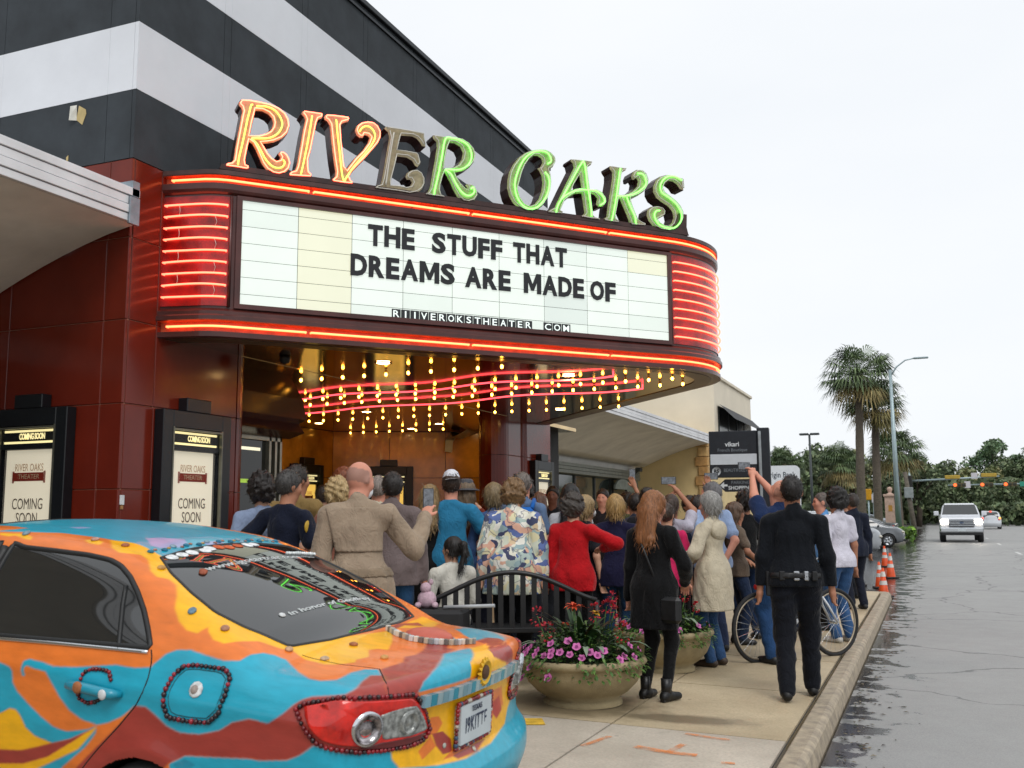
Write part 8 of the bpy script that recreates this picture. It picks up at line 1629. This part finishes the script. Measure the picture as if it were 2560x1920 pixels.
A('man with close cropped grey hair in a cream collared shirt', -4.92, 8.44, 1.78, -10, 'polo', 'c9c0a8', 'trousers', '3a3630', 'pink', 'buzz', '8c8078', hgt=.015)
A('man with dark hair in a mauve brown jacket and blue jeans', -4.40, 7.80, 1.79, 0, 'jacket', '6f6261', 'jeans', '2c5278', 'tan', 'short', '231d1a', ('down', 'down'), build=1.12)
A('woman with a blonde ponytail in a long black dress', -4.62, 8.95, 1.70, -12, 'dress', '0f0f11', 'none', '0f0f11', 'fair', 'long', '8d734c', ('down', 'fore'), legs=True)
A('bald man with a reddish face under the lobby poster', -6.26, 12.14, 1.73, 175, 'shirt', '201c1c', 'trousers', '1d1d1f', 'pink', 'bald', '5a4638', hgt=.018)
P3 = A('man in a teal blue tee with a white cap turned backwards', -4.42, 9.02, 1.84, -4, 'tee', '2c7ba3', 'trousers', '1b1f2a', 'pink', 'short', '3a2a20', (('down'), (.20, .20, 1.02, 1, -.6, -.3)), head=(10, -8), build=1.12, w=1.04, hat=('cap', 'd5d6dc', True), hgt=.0125)
A('person in a grey brimmed hat with long hair and rust red top', -4.45, 9.45, 1.76, -20, 'shirt', '7a3323', 'jeans', '23282f', 'fair', 'long', '6d5a44', ('down', 'face'), hat=('brim', '4c4c50', False))
A('person with straw blond hair in a blue denim shirt', -4.10, 9.35, 1.73, 8, 'shirt', '45618f', 'jeans', '2a2d3c', 'fair', 'bob', '7d6a4a', ('down', 'fore'))
A('tall person with fuzzy dark hair behind the denim shirt', -4.05, 9.95, 1.80, 0, 'tee', '2b2f3a', 'jeans', '22252c', 'brown', 'afro', '2b211d', hgt=.015)
P4 = A('tall man with short grey hair carrying a bright blue backpack', -3.90, 9.65, 1.86, -6, 'polo', '5f7696', 'jeans', '2a2f3a', 'pink', 'buzz', '6f665f', hgt=.014)
p = MB(); p.box(-.15, .15, -.30, -.14, 1.02, 1.42, .06); p.tube([(-.10, -.16, 1.40), (-.11, .0, 1.49), (-.12, .11, 1.38)], .022, 6); p.tube([(.10, -.16, 1.40), (.11, .0, 1.49), (.12, .11, 1.38)], .022, 6); p.build('backpack', cloth('1d63b4'), P4['o'])
A('heavy woman with brown curls in a floral print blouse behind the bench', -3.66, 8.78, 1.76, -8, 'blouse', floral_mat(), 'trousers', '17171a', 'fair', 'curly', '7b5d3a', ('down', 'down'), lean=.20, head=(-18, -6), build=1.2, w=1.06, hgt=.0125)
P5 = A('young woman with a dark ponytail in a cream fleece sitting on the bench', -4.10, 8.42, 1.62, 24, 'sweater', 'd8d5ca', 'trousers', '1f2228', 'fair', 'pony', '17120f', ('belt', 'belt'), seat=.50, lean=.06, head=(20, 4), hgt=.0125)
A('woman with long black hair in a white tee', -3.48, 9.95, 1.74, -6, 'tee', 'c3c4ca', 'jeans', '23262d', 'tan', 'long', '100e0e', hgt=.015)
A('man in a dark collar facing us near the far pier', -4.90, 13.25, 1.79, 170, 'shirt', '17181d', 'trousers', '17181d', 'brown', 'short', '1a1411', hgt=.018)
A('person with brown hair fading to blond at the tips', -4.18, 10.85, 1.66, -12, 'shirt', '3b2a35', 'jeans', '20232a', 'fair', 'long', '5a3a28', hgt=.017)
P6 = A('woman with grey brown hair in a bright red cardigan', -3.14, 9.02, 1.62, -14, 'sweater', 'b30f18', 'trousers', '131316', 'fair', 'curly', '3b332d', ('down', (.26, .26, 1.22, 1, -.3, -.2)), lean=.04, head=(-20, -5), build=1.12, hgt=.0125)
A('person with short blond hair and a white mask beside the red cardigan', -3.25, 9.75, 1.62, -55, 'tee', '23242b', 'jeans', '23262d', 'fair', 'bob', '9a8158', mask=True, hgt=.016)
A('man in a dark jacket facing us below the shop window', -4.25, 13.52, 1.76, 165, 'jacket', '201c20', 'trousers', '18181c', 'pink', 'short', '2b211d', hgt=.018)
A('person in dark glasses facing us with a phone, right of the dark jacket man', -4.02, 13.9, 1.72, 172, 'jacket', '15161b', 'trousers', '18181c', 'fair', 'bob', '1a1513', ('fore', 'phone'), hgt=.018)
A('woman with a blond bob in a navy hooded top', -2.92, 9.72, 1.63, -6, 'sweater', '191836', 'jeans', '22405f', 'fair', 'bob', 'a07f4a', ('fore', 'down'), hgt=.0135)
A('person with dark hair and a pale collar between the blond bob and the updo', -3.09, 11.05, 1.67, 20, 'shirt', '2c2f3d', 'jeans', '20232a', 'tan', 'short', '241b17', hgt=.017)
P7 = A('person with dark hair pinned up, camera strap over the shoulder', -2.81, 10.55, 1.72, -8, 'shirt', '1d1c21', 'trousers', '17171a', 'tan', 'updo', '1d1613', ('face', 'fore'), hgt=.015)
P8 = A('woman with long auburn hair in a black coat, leggings and heeled boots', -2.10, 8.02, 1.64, -34, 'jacket', '0c0c0e', 'leggings', '0b0b0d', 'pink', 'long', '8d5a33', ('down', (.16, .24, .98, 1, -.6, -.3)), head=(-18, -14), build=1.08, extra={'hem': .60}, hgt=.0115, shoes='0b0b0d')
p = MB(); p.box(.13, .33, -.14, -.06, .66, .88, .03); p.tube([(.14, -.1, .88), (.02, -.16, 1.25), (-.12, -.1, 1.45), (-.12, .06, 1.43)], .010, 6); p.build('shoulder_bag', m_lea, P8['o'])
for s in (-1, 1): p = MB(); p.box(s*.105-.025, s*.105+.025, -.075, -.035, .0, .06, .006); p.build('boot_heel', m_lea, P8['o']); p = MB(); p.tube([(s*.105, -.01, .05), (s*.105, -.01, .19)], [.044, .046], 10); p.build('boot_shaft', m_lea, P8['o'])
A('person in a hot pink top between the black coat and the raised phone', -2.45, 9.90, 1.56, -10, 'tee', 'd12a62', 'trousers', '1d1d22', 'fair', 'short', '3a2c22', hgt=.016)
P9 = A('woman with a brown ponytail in a white tee raising a phone', -2.52, 10.42, 1.66, -6, 'tee', 'b9b6c4', 'trousers', '111116', 'tan', 'pony', '3a281d', ((.05, .26, 1.72, 1, .1, -1), (.06, .24, 1.78, 1, .3, -.6)), head=(0, 10), hgt=.0135)
phone(P9, 1, 'phone held sideways above the ponytail woman', False, (-.05, .02, .03)); 
P10 = A('grey haired man in a light blue shirt with hands clasped behind him', -2.22, 10.95, 1.80, 28, 'polo', '9fb4d8', 'jeans', '2f3a58', 'pink', 'short', '6c6a6c', ('back', 'back'), head=(35, 4), build=1.08, hgt=.013)
P11 = A('old woman with grey hair in a cream hooded raincoat, jeans and sandals', -2.02, 9.98, 1.67, 62, 'coat', 'c4b9a2', 'jeans', '2d4b73', 'pink', 'bob', '908e8a', ('fore', (.10, .30, 1.06, 1, -.4, -.3)), head=(14, -4), extra={'hem': .56}, build=1.05, hgt=.0115, shoes='3b2e25')
p = MB(); p.ball((0, -.085, 1.37), (.15, .065, .105), 16, 10); p.build('hood', cloth('c4b9a2'), P11['o'])
P12 = A('person with long brown hair and bare forearm behind the raincoat', -2.08, 11.7, 1.58, -70, 'tee', '6a5b4e', 'jeans', '22304a', 'tan', 'verylong', '5a4231', ('fore', 'fore'), hgt=.016)
A('person in a black tee with dark hair behind the raised arms', -2.05, 12.2, 1.72, 30, 'tee', '111214', 'jeans', '1f3354', 'tan', 'curly', '1c1512', hgt=.016)
P13 = A('balding man in a navy polo raising both hands to take a picture', -1.46, 10.45, 1.83, 40, 'polo', '1b2d52', 'jeans', '21416a', 'pink', 'bald', '6b5346', ((.02, .30, 1.80, 1, .4, -.5), (.04, .30, 1.80, 1, .4, -.5)), lean=-.08, head=(6, 18), build=1.24, hgt=.0125)
phone(P13, 1, 'phone held up in both hands by the man in the navy polo', False, (-.06, .03, .0))
p = MB(); p.lathe([(.032, -.012), (.034, 0), (.032, .012)], 14); 
P14 = A('police officer in black uniform walking away with belt gear, nearest the kerb', -1.06, 8.62, 1.79, 2, 'shirt', '0d1118', 'trousers', '0c0f18', 'tan', 'fade', '17110e', ('down', 'down'), build=1.16, w=1.08, stride=.17, hgt=.0115, shoes='0c0c0d', extra={'belt': (.945, .995, m_lea, .20)})
for a, b_, m in ((-.02, .03, m_sil), (.06, .10, m_sil), (-.13, -.08, m_lea), (.12, .165, m_lea)): p = MB(); p.box(a, b_, -.168, -.13, .93, 1.005, .008); p.build('belt_pouch', m, P14['o'])
p = MB(); p.box(-.235, -.19, -.06, .03, .80, 1.0, .01); p.build('holster', m_lea, P14['o'])
for s in (-1, 1): p = MB(); p.ball((s*.245, -.03, 1.285), (.008, .028, .045), 10, 6); p.build('shoulder_patch', m_gold, P14['o'])
A('man in glasses with a mask below his chin between two officers and polo', -1.31, 13.66, 1.74, 100, 'polo', '5b8fc4', 'trousers', '1d2028', 'pink', 'buzz', '5f5650', hgt=.016)
A('young man with dark curls in a white polo and jeans', -1.02, 12.45, 1.76, 46, 'polo', 'd3d0dc', 'jeans', '34557f', 'tan', 'curly', '15110f', ('down', 'down'), hgt=.0135, shoes='c9c6c0')
A('man in a dark navy suit at the far end of the crowd', -1.13, 16.7, 1.78, 30, 'jacket', '1d2333', 'trousers', '171c2a', 'tan', 'short', '3a332e', ('down', 'down'), hgt=.016)
A('person with brown hair almost hidden behind the navy suit', -1.35, 18.6, 1.76, 40, 'jacket', '242a38', 'trousers', '1c2028', 'fair', 'short', '33231b', hgt=.019)
P15 = A('photographer in black holding a camera to the face', -2.62, 11.75, 1.66, -150, 'shirt', '131317', 'trousers', '17171a', 'tan', 'short', '17120f', ('face', 'face'), hgt=.016)
c = wpt(P15, (0, .20, 1.60)); cm_ = thing('camera', 'black camera with long lens held up in the crowd', 'camera', c, P15['o'].rotation_euler.z)
p = MB(); p.box(-.07, .07, -.03, .03, -.045, .045, .008); p.box(-.03, .03, -.03, .03, .045, .07, .008); p.build('camera_body', m_lea, cm_); p = MB(); p.lathe([(.0, .16), (.036, .16), (.04, .12), (.035, .03), (.035, .0)], 16, M=Matrix.Rotation(rad(-90), 4, 'X')); p.build('lens', m_lea, cm_)
P16 = A('person whose raised hand holds a dark phone above the crowd', -2.45, 11.4, 1.66, -10, 'tee', '31405c', 'jeans', '20232a', 'tan', 'short', '2b211d', ('fore', (.10, .26, 1.86, 1, .3, -.6)), hgt=.016)
phone(P16, 1, 'dark phone tilted in a raised hand above the crowd', False, (.04, .02, .02))
A('person in a sky blue shirt half hidden by the officer in black', -1.75, 13.1, 1.70, 10, 'shirt', '6fa4d6', 'jeans', '20283a', 'fair', 'short', '2b211d', hgt=.018)
# a few more heads deeper in the crowd
A('person in a maroon top deep in the crowd below the far pier', -5.35, 11.2, 1.70, 12, 'shirt', '5a2730', 'trousers', '1f2026', 'fair', 'bob', '4a3526', hgt=.019)
A('tall man in a grey shirt deep in the crowd under the marquee', -4.75, 11.9, 1.84, -15, 'polo', '6b6f76', 'jeans', '232a38', 'tan', 'short', '2a221d', hgt=.019)
P17 = A('person in olive holding a phone high below the shop canopy', -3.55, 12.4, 1.70, -8, 'tee', '4d5238', 'jeans', '22262f', 'tan', 'short', '1d1613', ('fore', (.05, .26, 1.84, 1, .3, -.6)), hgt=.018)
phone(P17, 1, 'phone held highest below the shop canopy', True, (0, .02, .02))
A('person with white hair in a beige jacket below the shop sign band', -3.35, 13.2, 1.68, 150, 'jacket', 'a3977f', 'trousers', '2c2a28', 'pink', 'short', 'b9b6b0', hgt=.019)
A('person in a dark green top between the updo and the grey haired man', -2.65, 12.9, 1.72, 15, 'sweater', '23382c', 'jeans', '20242c', 'fair', 'long', '3a2a20', hgt=.019)
A('woman in a cream cardigan deep in the crowd beside the floral blouse', -4.35, 10.6, 1.66, -25, 'sweater', 'b9ad98', 'trousers', '25252a', 'fair', 'bob', '6d5236', hgt=.018)
